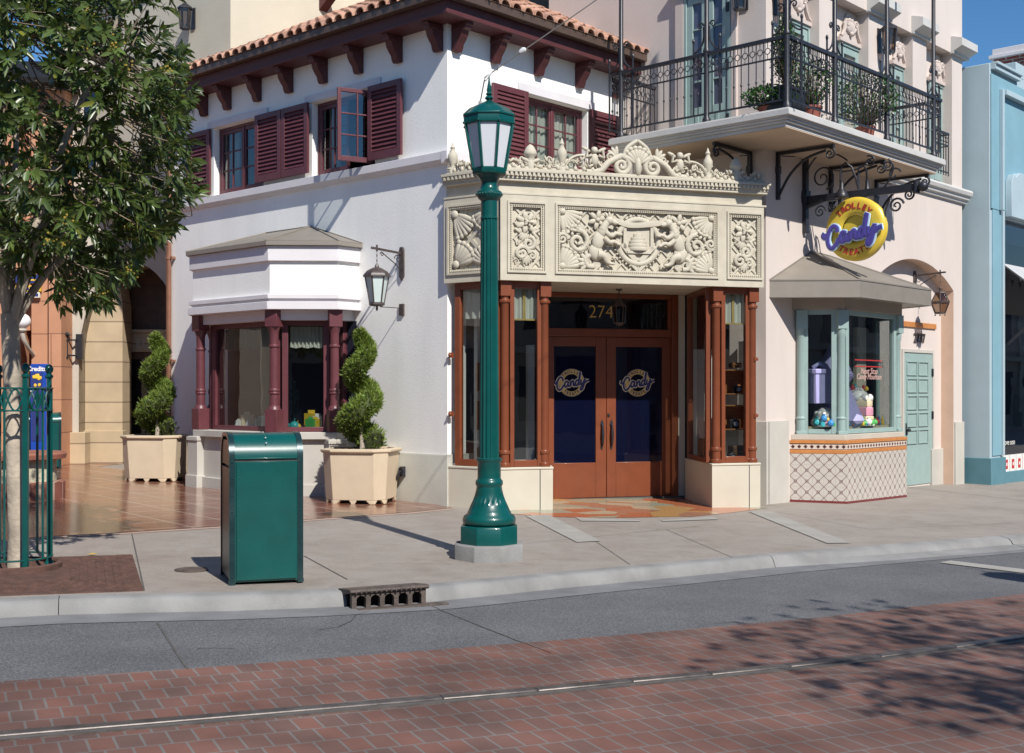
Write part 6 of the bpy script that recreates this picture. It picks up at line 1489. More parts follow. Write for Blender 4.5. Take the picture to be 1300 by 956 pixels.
def vol(name,label,cat,c,s,m,kind):
    mb=MB()
    if kind=='cone': mb.lathe(c,[(s*.5,0),(s*.75,s*.3),(s*.35,s*1.2),(s*.5,s*1.4),(s*.12,s*2.2),(.004,s*2.3)],14)
    elif kind=='box': mb.wbox(c,s*1.2,s*.9,s*1.25,.5);mb.wbox(c+Vector((0,0,s*1.25)),s*1.3,s*1.0,s*.2,.5);mb.tube([c+Vector((-s*.3,0,s*1.5)),c+Vector((0,0,s*1.7)),c+Vector((s*.3,0,s*1.5))],s*.1,8)
    tag(obj(name,mb,M[m],loc=c,bevel=.01),label,cat)
vol('gift_box','large lavender gift box standing behind the cakes in the teal bay','box',P.p(1.22,.20,1.38),.36,'c_lav','box')
vol('candy_mountain','tall lavender model mountain rising behind the cakes in the teal bay','model',P.p(1.75,.16,.93),.62,'c_lav','cone')
def sweets(k,fn,label,cat,grp,s):
    for i in range(k):
        c=fn();mb=MB();m=rnd.choice(['c_teal','c_green','c_red','c_yel','c_blue','c_pink','c_orange','c_white'])
        if rnd.random()<.7: q=s*rnd.uniform(.6,1.2);mb.ball(c+Vector((0,0,q)),q,8,6);mb.lathe(c+Vector((0,0,q*1.8)),[(q*.25,0),(q*.5,q*.5)],6)
        else: mb.lathe(c,[(s*.6,0),(s*.75,s*.6),(s*.15,s*3.2),(.003,s*3.4)],8)
        tag(obj('candy_piece',mb,M[m],loc=c),label,cat,grp)
def h1():
    a=rnd.uniform(0,6.28);q=P.p(2.12,.36,0);return Vector((q.x+.27*math.cos(a),q.y+.27*math.sin(a),.1035e1+rnd.choice((0,0,.0,.06))))
sweets(40,h1,'bright candy piece heaped round the big cake in the teal bay','candy','candy round the big cake',.052)
def h2(): a=rnd.uniform(0,6.28);q=P.p(2.12,.36,0);r=rnd.uniform(.03,.18);return Vector((q.x+r*math.cos(a),q.y+r*math.sin(a),1.57))
sweets(9,h2,'bright candy piece on top of the big cake in the teal bay','candy','candy on top of the big cake',.042)
def h3(): q=P.p(1.22+rnd.uniform(-.18,.16),.33+rnd.uniform(-.10,.12),0);return Vector((q.x,q.y,rnd.choice((1.035,1.10,1.25,1.29))))
sweets(14,h3,'bright candy piece round the smaller cake by the angled teal pane','candy','candy round the smaller cake',.048)

def h4(): q=P.p(1.35+1.55*rnd.random(),rnd.uniform(.40,.53),0);return Vector((q.x,q.y,1.032))
sweets(26,h4,'bright candy piece strewn along the wide pane of the teal bay','candy','candy along the wide teal pane',.045)
def h5(): q=P.p(rnd.uniform(1.0,1.3),rnd.uniform(.14,.50),0);return Vector((q.x,q.y,1.032))
sweets(16,h5,'bright candy piece strewn behind the angled pane of the teal bay','candy','candy behind the angled teal pane',.055)
# ---- upper doors with shell ornament
def french(fr,u0,u1,n,z0,z1,leaves,glass='glass_shop',pan=(4,),parent=None,solid=.26):
    mb=MB();f=.05
    for a,b,c,d in ((u0,u0+f,z0,z1),(u1-f,u1,z0,z1),(u0+f,u1-f,z1-f,z1)): mb.box(fr,a,b,n-.02,n+.05,c,d)
    w=(u1-u0-2*f)/leaves;gl=MB();pb=z0+.55
    for i in range(leaves):
        a=u0+f+w*i+.004;b=a+w-.008;s=.10
        mb.box(fr,a,a+s,n-.01,n+.03,z0,z1-f-.004);mb.box(fr,b-s,b,n-.01,n+.03,z0,z1-f-.004);mb.box(fr,a+s,b-s,n-.01,n+.03,z0,pb);mb.box(fr,a+s,b-s,n-.01,n+.03,z1-f-.12,z1-f-.004)
        mb.box(fr,a+s+.05,b-s-.05,n+.03,n+.042,z0+.12,pb-.10)
        for j in range(1,pan[0]): z=pb+(z1-f-.12-pb)*j/pan[0];mb.box(fr,a+s,b-s,n-.008,n+.026,z-.014,z+.014)
        gl.quad(fr.p(a+s-.01,n+.008,pb),fr.p(b-s+.01,n+.008,pb),fr.p(b-s+.01,n+.008,z1-f-.1),fr.p(a+s-.01,n+.008,z1-f-.1))
    o=obj('upper_door',mb,M['teal'],parent,bevel=.004);obj('door_pane',gl,M[glass],o)
    for z in (z0+.3,z0+1.1,z1-.35): mb=MB();mb.box(fr,u1-f-.02,u1-f+.03,n+.045,n+.065,z-.07,z+.07);obj('hinge',mb,M['iron'],o)
    mb=MB();mb.quad(fr.p(u0,n-.015,z0),fr.p(u1,n-.015,z0),fr.p(u1,n-.015,z1),fr.p(u0,n-.015,z1));obj('door_backing',mb,M['curtain'] if glass=='glass' else M['navy'],o)
def shell(fr,u0,u1,n,z0,z1):
    mb=MB();u=(u0+u1)/2;w=(u1-u0)/2;h=z1-z0
    mb.box(fr,u0-.06,u1+.06,n,n+.09,z0-.06,z0)
    pts=[(u0-.04,z0),(u1+.04,z0),(u1,z0+.10*h),(u+w*.62,z0+.25*h),(u+w*.5,z0+.65*h),(u+w*.28,z0+.95*h),(u,z0+h),(u-w*.28,z0+.95*h),(u-w*.5,z0+.65*h),(u-w*.62,z0+.25*h),(u0,z0+.10*h)]
    mb.prism(fr,pts,n,n+.04);fan(mb,fr,u,z0+.22*h,h*.55,.5,math.pi-.5,6,n+.05)
    for s in (-1,1): mb.tube([fr.p(u+s*w*a,n+.06,z0+h*b) for a,b in ((.5,.7),(.62,.35),(.8,.14),(1.0,.06))],.03,6);mb.spiral(fr,u+s*w*.42,n+.07,z0+h*.62,h*.14,.025,1.3,0,s,12)
    obj('shell_ornament',mb,M['pink_trim'],pb_,sharp=60)
for (x0,x1) in ((1000,1024.5),(1063,1089),(1130,1145),(1177,1197)):
    a,b=P.U(x0,RD),P.U(x1,RD)
    if x0==1000:a=P.U(994,RD)
    french(P,a,b,RD+.01,ZB1+.02,7.27,1,'glass',(4,),pb_);shell(P,a,b,RD,7.33,7.80)
qa,qb=Q.U(870.5,0),Q.U(929.5,0)
french(Q,qa,qb,.005,ZB1+.0,7.65,2,'glass_dark',(4,),pb_)
mb=MB()
for a,b in ((qa-.16,qa-.005),): mb.box(Q,a,b,-.01,.06,ZB1,8.2)
mb.box(Q,qb+.005,qb+.10,-.01,.05,ZB1,8.2);mb.box(Q,qa-.22,qb+.16,-.01,.12,7.68,7.78);obj('door_surround',mb,M['pink_trim'],pb_,bevel=.006)
# wall lights beside the doors
def wall_light(name,label,fr,u,z,s,hang=True):
    t=thing(name,label,'wall light',fr.p(u,0,z),'black wall lights of the balcony');c=fr.p(u,.15*s,z);mb=MB();fr_=fr
    mb.lathe(c,[(.075*s,-.20*s),(.09*s,-.19*s),(.095*s,.10*s),(.115*s,.115*s),(.115*s,.135*s),(.09*s,.16*s),(.05*s,.185*s),(.01*s,.20*s)],8,.3) if False else None
    for k in range(6):
        a=k*math.pi/3+.2;p=Vector((math.cos(a),math.sin(a),0));mb.bar(c+p*.075*s+Vector((0,0,-.18*s)),c+p*.10*s+Vector((0,0,.12*s)),.018*s)
    mb.lathe(c,[(.082*s,-.19*s),(.082*s,-.165*s)],6,.2);mb.lathe(c,[(.118*s,.115*s),(.118*s,.135*s),(.085*s,.165*s),(.03*s,.20*s),(.008*s,.23*s)],6,.2)
    mb.box(fr,u-.05*s,u+.05*s,-.0,.02,z-.16*s,z+.16*s);mb.box(fr,u-.015,u+.015,.02,.10*s,z+.13*s,z+.16*s);o=obj('lantern_frame',mb,M['iron'],t)
    mb=MB();mb.lathe(c,[(.072*s,-.17*s),(.096*s,.12*s)],6,.2,cap=False);obj('lantern_pane',mb,M['glass_amber'],o)
q=P.at(1115.5,52);wall_light('wall_light','black iron wall light between two shell topped teal doors',P,q[0],q[1],1.25)
q=P.at(983,4);wall_light('wall_light','black iron wall light at the balcony corner, cut by the top edge',P,q[0],q[1],1.1)
q=Q.at(946,-2);wall_light('wall_light','black iron wall light right of the glazed double doors on the shaded balcony side',Q,q[0],q[1],1.1)

# ---- balcony
nP,nQ=1.07,1.20;uE=P.U(1201,nP);uW=Q.U(772,nQ)
def bal(d):
    return [Q.p(uW-d*.6,0,0),Q.p(uW-d*.6,nQ+d,0),Q.p(nP+d,nQ+d,0),P.p(uE+d,nP+d,0),P.p(uE+d,0,0),Vector((*Pk,0))]
mb=MB();mb.plan(bal(-.11),5.12,5.17);mb.plan(bal(-.075),5.17,5.205);mb.plan(bal(-.045),5.205,5.235);mb.plan(bal(0),5.25,5.335);mb.plan(bal(-.03),5.235,5.25);mb.plan(bal(-.015),5.335,5.35)
slab=obj('balcony',mb,M['grey_trim'],pb_,bevel=.008,sharp=20)
mb=MB();mb.plan(bal(-.112),5.108,5.119);obj('balcony_soffit',mb,mat('tan_soffit',(.50,.38,.275),.85,.05,2,.2,60),slab)
zr,zm,zl=6.315,6.05,5.47;e=.075
c0=Q.p(uW+.02,nQ-e,0);c1=Q.p(nP-e,nQ-e,0);c2=P.p(uE-.03,nP-e,0);c3=P.p(uE-.03,.05,0);cw=Q.p(uW+.02,.05,0)
def V3(p,z): return Vector((p.x,p.y,z))
rl=MB()
def rail_run(a,b,posts):
    L_=(b-a).length;fr=Fr(a,(b-a).xy)
    rl.box(fr,0,L_,-.028,.028,zr-.028,zr+.02);rl.box(fr,0,L_,-.010,.010,zm-.010,zm+.010);rl.box(fr,0,L_,-.012,.012,zl-.012,zl+.012)
    k=round(L_/.118);st=L_/k
    for i in range(k+1):
        u=i*st
        if any(abs(u-q)<.05 for q in posts): continue
        rl.tube([fr.p(u,0,zl-.01),fr.p(u,0,zr)],.0075,5);rl.ell(fr.p(u,0,5.77+.0*(i%2)),((.016,0,0),(0,.016,0),(0,0,.026)),6,4)
    for i in range(k):
        u=(i+.5)*st;rl.ring(fr,u,0,zm+.115,.040,.0065,14,tseg=5)
        rl.tube([fr.p(u,0,zm),fr.p(u,0,zm+.075)],.006,4);rl.tube([fr.p(u,0,zm+.155),fr.p(u,0,zr-.02)],.006,4);rl.tube([fr.p(u-st/2,0,zm+.115),fr.p(u-.04,0,zm+.115)],.006,4);rl.tube([fr.p(u+.04,0,zm+.115),fr.p(u+st/2,0,zm+.115)],.006,4)
    return fr
frQ=Fr(c0,(c1-c0).xy);frP=Fr(c1,(c2-c1).xy);LQ,LP=(c1-c0).length,(c2-c1).length
pq=[frQ.U(788.5),frQ.U(897)];pp=[frP.U(1059.5),frP.U(1126),frP.U(1185)]
rail_run(c0,c1,pq+[LQ]);rail_run(c1,c2,pp+[0,LP]);rail_run(cw,c0,[]);rail_run(c2,c3,[])
obj('railing',rl,M['iron'],slab)
def post(fr,u,n=0,corner=False):
    mb=MB();p=fr.p(u,n,0);r=.038
    mb.lathe(p,[(.06,5.35),(.06,5.39),(.045,5.42),(r,5.44),(r,6.33),(.05,6.34),(.05,6.37),(.034,6.40),(.028,9.9)],12)
    for s in ((-1,1)):
        f2=fr
        du=.17*s
        mb.spiral(f2,u+s*.105,n,6.72,.055,.013,1.3,math.pi if s>0 else 0,-s,14,6)
        mb.tube([f2.p(u+s*a,n,b) for a,b in smooth_path([(.05,6.70),(.045,6.58),(.07,6.47),(.15,6.38),(.21,6.36)],3)],.013,6)
        mb.tube([f2.p(u+s*.22,n,5.46),f2.p(u+s*.22,n,6.50)],.014,6);mb.ell(f2.p(u+s*.22,n,6.53),((.022,0,0),(0,.022,0),(0,0,.04)),7,5)
        for z in (6.1,6.2): mb.ring(f2,u+s*.12,n,z,.045,.007,12,tseg=4)
    obj('balcony_post',mb,M['iron'],slab)
for u in pq: post(frQ,u)
post(frQ,LQ);
for u in pp: post(frP,u)
# smaller railing before the last door
mb=MB();fj=P.shifted(0,.20);a,b=P.U(1188,.2),P.U(1204,.2);z0,z1=P.Z(1204,224,.2),P.Z(1204,171,.2)
mb.box(fj,a,b,-.02,.02,z1-.02,z1+.02);mb.box(fj,a,b,-.01,.01,z0+.05,z0+.07);mb.box(fj,a,b,-.01,.01,z1-.22,z1-.20);mb.bar(fj.p(b,0,z1),fj.p(b,-.2,z1),.03);mb.bar(fj.p(b,0,z1-.21),fj.p(b,-.2,z1-.21),.02)
for i in range(6): u=a+(b-a)*i/5;mb.tube([fj.p(u,0,z0),fj.p(u,0,z1)],.010,5)
for i in range(5): u=a+(b-a)*(i+.5)/5;mb.ring(fj,u,0,z1-.11,.045,.007,12,tseg=5)
obj('door_railing',mb,M['iron'],pb_)
def slab_bracket(fr,u,L_):
    mb=MB();sf=Fr(fr.p(u,0,0),(fr.n.x,fr.n.y));z=5.095
    mb.box(sf,.0,.05,-.03,.03,z-.70,z);mb.box(sf,.05,L_,-.025,.025,z-.045,z);mb.side(sf,[(-.035,z-.20),(.035,z-.20),(.05,z-.26),(.035,z-.32),(-.035,z-.32)],-.0,.06)
    mb.tube([sf.p(a*L_,0,z-.62+b*.60) for a,b in smooth_path([(.02,.0-.12),(.10,.12),(.26,.48),(.52,.78),(.86,.91)],4)],.022,6,flat=.8);mb.spiral(sf,L_*.93,0,z-.13,.085,.018,1.6,1.6,-1,18)
    mb.tube([sf.p(.08,0,z-.06),sf.p(.30,0,z-.10)],.008,5);obj('balcony_bracket',mb,M['iron'],slab,bevel=.003)
slab_bracket(Q,Q.U(953),.98)
for x in (986,1053,1111): slab_bracket(P,P.U(x),.93)
# plants on the balcony
def pot_plant(c,label,h,r,k,cat='potted plant',pot='pot',upright=False,pr=.14,ph=.24,seed=1,lm='leaf2',leafs_=(.035,.07)):
    r_=random.Random(seed);t=thing('potted_plant',label,cat,c,'potted plants on the balcony');mb=MB();mb.lathe(c,[(pr*.72,0),(pr,ph*.85),(pr*1.12,ph*.86),(pr*1.12,ph),(pr*.9,ph),(pr*.88,ph*.9),(0,ph*.9)],16);obj('pot',mb,M[pot],t)
    st=MB();lf=MB();cc=c+Vector((0,0,ph+h*.5))
    for i in range(k):
        d=Vector((r_.gauss(0,1),r_.gauss(0,1),r_.gauss(0,1))).normalized()*r_.uniform(.35,1)**.5;f=1-(.6*(d.z+1)/2 if upright else 0);p=cc+Vector((d.x*r*f,d.y*r*f,d.z*h*.5))
        if i%12==0: st.tube([c+Vector((0,0,ph*.9)),c.lerp(p,.5)+Vector((0,0,ph*.5)),p],[.008,.006,.003],4)
        L_=r_.uniform(*leafs_);dr=Vector((r_.gauss(0,1),r_.gauss(0,1),r_.gauss(.2,.8))).normalized();sd=dr.orthogonal().normalized();sd=Matrix.Rotation(r_.uniform(0,6.28),3,dr)@sd;w=sd*L_*.28
        tn=r_.uniform(.28,.75);lf.tint=(tn,tn*1.05,tn*.9);lf.add([p,p+dr*L_*.5-w,p+dr*L_,p+dr*L_*.5+w],[[0,1,2,3]])
    obj('stems',st,M['twig'],t);obj('foliage',lf,M[lm],t,recalc=False,sharp=80)
BZ=5.352
pot_plant(V3(frQ.p(LQ-.40,-.22,0),BZ),'low bushy plant spilling by the corner post on the shaded balcony side',.30,.38,900,pr=.15,ph=.10,seed=2)
tr=V3(frP.p(.34,-.22,0),BZ);fr=frP;t=thing('planter_trough','black planter trough behind the balcony corner post','planter',tr);mb=MB();mb.box(frP,.08,.62,-.36,-.06,BZ,BZ+.34);mb.box(frP,.06,.64,-.38,-.04,BZ+.30,BZ+.345);obj('trough_box',mb,M['c_black'],t,bevel=.01);mb=MB();mb.plan([frP.p(.09,-.35,0),frP.p(.61,-.35,0),frP.p(.61,-.07,0),frP.p(.09,-.07,0)],BZ+.345,BZ+.35);obj('soil',mb,M['soil'],t)
pot_plant(V3(frP.p(.34,-.22,0),BZ+.352),'tall dark conical shrub growing in the black trough at the balcony corner',1.05,.27,1700,upright=True,pr=.11,ph=.04,pot='soil',seed=4,leafs_=(.03,.05))
pot_plant(V3(frP.p(pp[0]-.22,-.24,0),BZ),'leafy plant in a red clay pot by the second post of the street side',.70,.34,900,seed=6)
pot_plant(V3(frP.p(pp[1]-.10,-.30,0),BZ),'wide leafy white flowered plant in a pot by the third street side balcony post',.85,.50,1500,seed=8)
# ---- lantern under the arch
ul=P.U(1160.5,-ND);nl=solve_n(P,ul,1193.5);q=P.p(ul,nl,0);zl_=H-(372.5-HY)/F*q.y
hang_lantern('arch_lantern','bronze diamond shaped lantern hung on an arm under the pink arch','',0,0,0) if False else hang_lantern('arch_lantern','bronze diamond shaped lantern hung on an arm under the pink arch',P,ul,nl,zl_,s=1.0,pm='glass_amber',prof=((.085,.0),(.175,-.16),(.095,-.355)),wall_n=-ND,lower=False)
# ---- hanging round shop sign
u0s=P.U(1020);sg=P.p(u0s,0,4.0);Nf=Fr(P.p(u0s,0,0),(P.n.x,P.n.y))      # the sign hangs square to the wall
sgn=thing('hanging_sign','round yellow hanging sign with red lettering and blue script under the balcony','sign',sg)
nz=lambda x,y,n=0:Nf.at(x,y,n)
zT=Nf.Z(1020,200);zB=Nf.Z(1020,296);zA=Nf.Z(1020,251)
mb=MB();mb.box(Nf,0,.07,-.04,.04,zB,zT);mb.side(Nf,[(-.06,zA+.10),(.06,zA+.10),(.075,zA),(.06,zA-.10),(-.06,zA-.10)],.0,.09)
ue=Nf.U(1172);zE=Nf.Z(1168,237);mb.box(Nf,.07,ue-.06,-.03,.03,zE-.055,zE+.055);mb.ball(Nf.p(ue,0,zE),.075,12,8);mb.lathe(Nf.p(ue-.10,0,zE-.09),[(.05,0),(.05,.18)],10)
mb.tube([Nf.p(a,0,b) for a,b in smooth_path([(.05,zE-.10),(.20,zE-.06),(.34,zE-.02)],3)],.04,6)
def sp(x,y,r,t=.016,turns=1.7,a0=0,d=1):
    q=Nf.at(x,y);mb.spiral(Nf,q[0],0,q[1],r,t,turns,a0,d,24,6)
sp(1044,226,.20,.016,1.7,-1.2,1);sp(1104,205,.09,.014,1.6,2.0,-1);sp(1127,210,.085,.014,1.6,0,-1);sp(1135,222,.11,.014,1.0,.3,1)
sp(1138,261,.115,.018,1.7,.2,1);sp(1154,247,.075,.016,1.7,0,-1);sp(1041,269,.10,.014,1.6,0,1);sp(1029,256,.06,.014,1.4,2,1);sp(1056,262,.06,.012,1.5,0,-1)
for pth in ([(1022,240),(1026,215),(1040,197),(1062,196),(1076,204)],[(1068,218),(1090,214),(1108,200)],[(1116,245),(1128,230),(1134,212),(1128,202)],[(1123,285),(1124,268),(1130,252)]):
    mb.tube([Nf.p(*(Nf.at(x,y)[0],0,Nf.at(x,y)[1])) for x,y in smooth_path(pth,4)],.013,6)
uc,zc_=Nf.at(1087.5,291);Rd=.47
for x in (1066,1112): q=Nf.at(x,258);mb.box(Nf,q[0]-.02,q[0]+.02,-.02,.02,zc_+Rd*.80,zE)
obj('sign_bracket',mb,M['iron'],sgn,bevel=.003)
k=48;mb=MB();mb.mi=0
prof=[(.20,.055),(.22,.075),(.27,.085),(.40,.085),(.445,.075),(.47,.045),(.47,-.045),(.445,-.075),(.40,-.085),(.27,-.085),(.22,-.075),(.20,-.055)]
V=[Nf.p(uc+r*math.cos(2*math.pi*i/k),n,zc_+r*math.sin(2*math.pi*i/k)) for r,n in prof for i in range(k)]
mb.add(V,[[j*k+i,j*k+(i+1)%k,((j+1)%12)*k+(i+1)%k,((j+1)%12)*k+i] for j in range(11) for i in range(k)])
V=[Nf.p(uc+.2*math.cos(2*math.pi*i/k),n,zc_+.2*math.sin(2*math.pi*i/k)) for n in (.03,-.03) for i in range(k)];mb.add(V,[list(range(k)),list(range(2*k-1,k-1,-1))])
dsc=obj('sign_disc',mb,M['yellow'],sgn)
mb=MB();write_arc(mb,Nf,uc,.088,zc_,'TROLLEY',.335,.125,math.pi/2,1.55,.004,0,bold=.003);write_arc(mb,Nf,uc,.088,zc_,'TREATS',.345,.125,-math.pi/2,1.25,.004,0,inside=True,bold=.003);obj('sign_lettering',mb,M['red_ink'],dsc)
mb=MB();script(mb,Nf,uc+.0,.115,zc_-.085,.40,.054,.14,0,.45);sh=obj('script_outline',mb,M['cyan'],dsc)
mb=MB();script(mb,Nf,uc+.0,.140,zc_-.085,.40,.034,.14,0,.5);obj('script_lettering',mb,M['purple'],dsc)
# lamp over the sign
mb=MB();gl=[(1067,232),(1067.5,212),(1073,206.5),(1081,212),(1087,228),(1090,240)]
mb.tube([Nf.p(Nf.at(x,y,.18*(1-i/5))[0],.18*(1-i/5),Nf.at(x,y,.18*(1-i/5))[1]) for i,(x,y) in enumerate(gl)],.016,8)
q=Nf.at(1068.5,243,.18);c=Nf.p(q[0],.18,q[1]);mb.lathe(c,[(.10,-.10),(.105,-.085),(.085,-.03),(.05,.02),(.032,.05),(.034,.09),(.028,.10),(.028,.16)],18)
gl=[(1101,232),(1100,216),(1096,210),(1090,212),(1090,240)]
mb.tube([Nf.p(Nf.at(x,y,-.18*(1-i/4))[0],-.18*(1-i/4),Nf.at(x,y,-.18*(1-i/4))[1]) for i,(x,y) in enumerate(gl)],.016,8);q=Nf.at(1101,243,-.18);c=Nf.p(q[0],-.18,q[1]);mb.lathe(c,[(.10,-.10),(.105,-.085),(.085,-.03),(.05,.02),(.032,.05),(.028,.16)],18)
obj('sign_lamp',mb,M['iron'],sgn)
# ================================================================== BLUE BUILDING
bcn=P.p(7.24,.45,0);BB=Fr(bcn,DB);zt=BB.Z(1253.2,77.8)
bl=thing('blue_building','pale blue shop building with teal base and stepped parapet','building',(bcn.x,bcn.y,G(bcn.x)))
wu=BB.U(1272);mb=MB();step=BB.U(1290)
mb.box(BB,0,wu,-6,0,-.5,zt);mb.box(BB,wu,9,-6,-.0,4.9,zt)
mb.box(BB,step,9,-.5,.0,zt,zt+.0+.28)
obj('wall',mb,M['blue_wall'],bl,bevel=.01)
zz=lambda x,y,n=0:BB.Z(x,y,n)
mb=MB()
mb.box(BB,BB.U(1257),9,.002,.03,5.0,zz(1259,91)-.05);mb.box(BB,.10,BB.U(1270),.002,.02,.35,5.0)
obj('sunk_panel',mb,M['blue_mid'],bl,bevel=.006)
mb=MB();z1=zz(1259,89);mb.box(BB,BB.U(1257.5),BB.U(1289.5),.0,.10,z1,z1+.09);mb.box(BB,BB.U(1257.5),BB.U(1290),.0,.14,z1+.09,z1+.14)
a=BB.U(1269);zp=zz(1270,122);mb.box(BB,a-.09,a,.03,.10,5.0,zp+.1);mb.box(BB,a,9,.03,.14,zp,zp+.1);mb.box(BB,wu-.09,wu,.0,.06,.35,5.0)
obj('trim',mb,M['blue_wall'],bl,bevel=.006)
mb=MB();mb.box(BB,-.03,wu+.10,-.6,.04,-.5,zz(1255,582));mb.box(BB,wu+.10,9,-.6,.0,-.5,.02);obj('wall_base',mb,M['blue_base'],bl,bevel=.008)
mb=MB();z0,z1=zz(1275,602),zz(1275,578)
mb.box(BB,wu+.05,9,-.3,-.02,z0-.15,z0);k=0;u=wu+.12
obj('window_sill',mb,M['blue_mid'],bl)
while u<9:
    mb=MB();mb.mi=0;mb.box(BB,u,u+.30,-.1,-.015,z0+.01,z1-.01);mb.mi=1;mb.box(BB,u+.09,u+.21,-.015,-.010,z0+.09,z1-.09);mb.mi=0;mb.box(BB,u+.125,u+.175,-.010,-.007,(z0+z1)/2-.03,(z0+z1)/2+.03);obj('sill_tile',mb,[M['c_white'],M['red_ink']],bl);u+=.33
    if u>wu+3.4: break
mb=MB();mb.quad(BB.p(wu,-.10,z1),BB.p(9,-.10,z1),BB.p(9,-.10,4.9),BB.p(wu,-.10,4.9));obj('window_pane',mb,M['glass_dark'],bl)
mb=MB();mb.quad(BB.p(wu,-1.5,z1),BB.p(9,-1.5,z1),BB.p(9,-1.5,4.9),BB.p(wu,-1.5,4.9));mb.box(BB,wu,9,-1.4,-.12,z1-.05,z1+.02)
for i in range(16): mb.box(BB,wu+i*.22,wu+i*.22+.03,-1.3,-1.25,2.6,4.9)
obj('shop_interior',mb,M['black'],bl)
mb=MB();write(mb,BB,BB.U(1283),-.09,zz(1283,562),'sing ulove oon',.16,.001);obj('window_lettering',mb,M['c_white'],bl)
mb=MB();zq=zz(1272,334);mb.quad(BB.p(wu,.0,zq),BB.p(9,.0,zq),BB.p(9,.9,zq-.75),BB.p(wu+.1,.9,zq-.75));mb.quad(BB.p(wu,.0,zq-.03),BB.p(9,.0,zq-.03),BB.p(9,.9,zq-.78),BB.p(wu+.1,.9,zq-.78))
for i in range(14): u=wu+.3+i*.4;mb.add([BB.p(u,.2,zq-.17),BB.p(u+.25,.2,zq-.17),BB.p(u+.12,.2,zq-.35)],[[0,1,2]])
aw=obj('awning',mb,M['silver'],bl)
mb=MB();mb.bar(BB.p(wu+.12,.05,zq-1.55),BB.p(wu+.14,.88,zq-.8),.04);mb.tube([BB.p(wu-.05,.0,zz(1266,247)),BB.p(9,.9,zz(1266,247)+.1)],.012,6);mb.tube([BB.p(wu-.05,.04,zz(1266,247)),BB.p(wu+.0,.05,zz(1266,247)-.7)],.010,6);obj('awning_arm',mb,M['iron'],bl)
mb=MB()
pts=[(BB.U(1274),4.9),(BB.U(1274),zz(1274,232)),(BB.U(1277),zz(1277,222)),(BB.U(1279.5),zz(1279,226)),(BB.U(1284),zz(1284,221)),(9,zz(1284,221)+.2),(9,4.9)]
mb.prism(BB,[(u,z) for u,z in pts],.03,.16);obj('banner_sign',mb,M['blue_wall'],bl,bevel=.01)
chb=BB.shifted(BB.U(1286),-3.0);c=BB.p(BB.U(1285.5,-1.2)+.55,-1.2,0);ch=thing('brick_chimney','red brick chimney with white cap above the blue parapet','chimney',(c.x,c.y,zt))
zc1=H-(76-HY)/F*c.y;mb=MB();mb.wbox((c.x,c.y,zt-.5),.9,.9,zc1-zt+.5,aB);obj('stack',mb,M['brick_red'],ch);mb=MB();mb.wbox((c.x,c.y,zc1),1.08,1.08,.08,aB);mb.wbox((c.x,c.y,zc1+.08),.96,.96,.14,aB);obj('cap',mb,M['white_trim'],ch,bevel=.01)

# ================================================================== BUFF STONE BUILDING WITH THE ARCH
# arch plane runs straight across; the doorway lies in the shade behind
SX=lambda x,Y:(x-CX)/F*Y
YS=23.7;SF=Fr((SX(82,YS),YS),(1,.02))
st=thing('stone_building','buff ashlar building with tall stone arch and dark doorway','building',(SF.o.x,SF.o.y,G(SF.o.x)))
uu=lambda x,n=0:SF.U(x,n)
mb=MB();HS=8.6
a0,a1=uu(100),uu(235);wid=a1-a0;sp_=2.1
arch=[(a0,-.3),(a0,sp_)]+[(a0+wid*.5-wid*.5*math.cos(math.pi*i/20),sp_+2.0*math.sin(math.pi*i/20)) for i in range(1,20)]+[(a1,sp_),(a1,-.3)]
# front leaf around the arch
mb.box(SF,0,a0,-.5,0,-.3,HS);mb.box(SF,a1,a1+3,-.5,0,-.3,HS)
for (p,q) in zip(arch[1:-1],arch[2:-1]): mb.prism(SF,[p,q,(q[0],HS),(p[0],HS)],-.5,0)
obj('wall',mb,M['pale_stone'],st)
mb=MB();jd=[(p[0],p[1]) for p in arch]
TH=1.5
for (p,q) in zip(jd,jd[1:]):
    mb.quad(SF.p(p[0],-.0,p[1]),SF.p(q[0],-.0,q[1]),SF.p(q[0]+(.0),-TH,q[1]),SF.p(p[0],-TH,p[1]))
stone_b=brick_mat('buff_ashlar_blocks',(.50,.385,.25),(.45,.35,.225),(.25,.18,.12),3.2,.40,.014,axis=(R(90),0,0),rough=.85,offset=.5,bump=.5,vary=.12)
obj('arch_reveal',mb,stone_b,st,recalc=False)
# broad pier that stands in the opening, facing us
mb=MB();pf=SF.shifted(0,-.35);p0,p1=pf.U(108),pf.U(155.5)
mb.prism(pf,[(p0,-.3),(p1,-.3),(p1,sp_+1.2),(p1-.15,sp_+2.2),(p0,sp_+2.2)],-.6,0);obj('arch_pier',mb,stone_b,st)
mb=MB();mb.box(SF,-.02,uu(108,.12),-.2,.14,-.3,G(SF.o.x)+.62);mb.box(pf,p0-.05,p1+.02,-.2,.06,-.3,G(SF.o.x)+.64);obj('pier_base',mb,stone_b,st,bevel=.01)
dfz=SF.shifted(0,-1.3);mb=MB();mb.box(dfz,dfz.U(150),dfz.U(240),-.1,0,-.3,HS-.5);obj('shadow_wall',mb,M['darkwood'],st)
mb=MB();d0,d1=dfz.U(156),dfz.U(212);zh=dfz.Z(180,426);zl2=dfz.Z(180,447);mb.box(dfz,d0-.1,d1+.1,.0,.10,zl2,zh+.05);mb.box(dfz,d0-.14,d1+.14,.0,.16,zh+.05,zh+.12);obj('door_lintel',mb,stone_b,st,bevel=.01)
mb=MB();write(mb,dfz,dfz.U(184),.105,(zl2+zh)/2,'ELI',.26,.008);obj('lintel_lettering',mb,M['pale_stone'],st)
mb=MB();mb.box(dfz,d0,d1,.0,.04,-.3,zl2);dd_=obj('door',mb,M['darkwood'],st,bevel=.01)
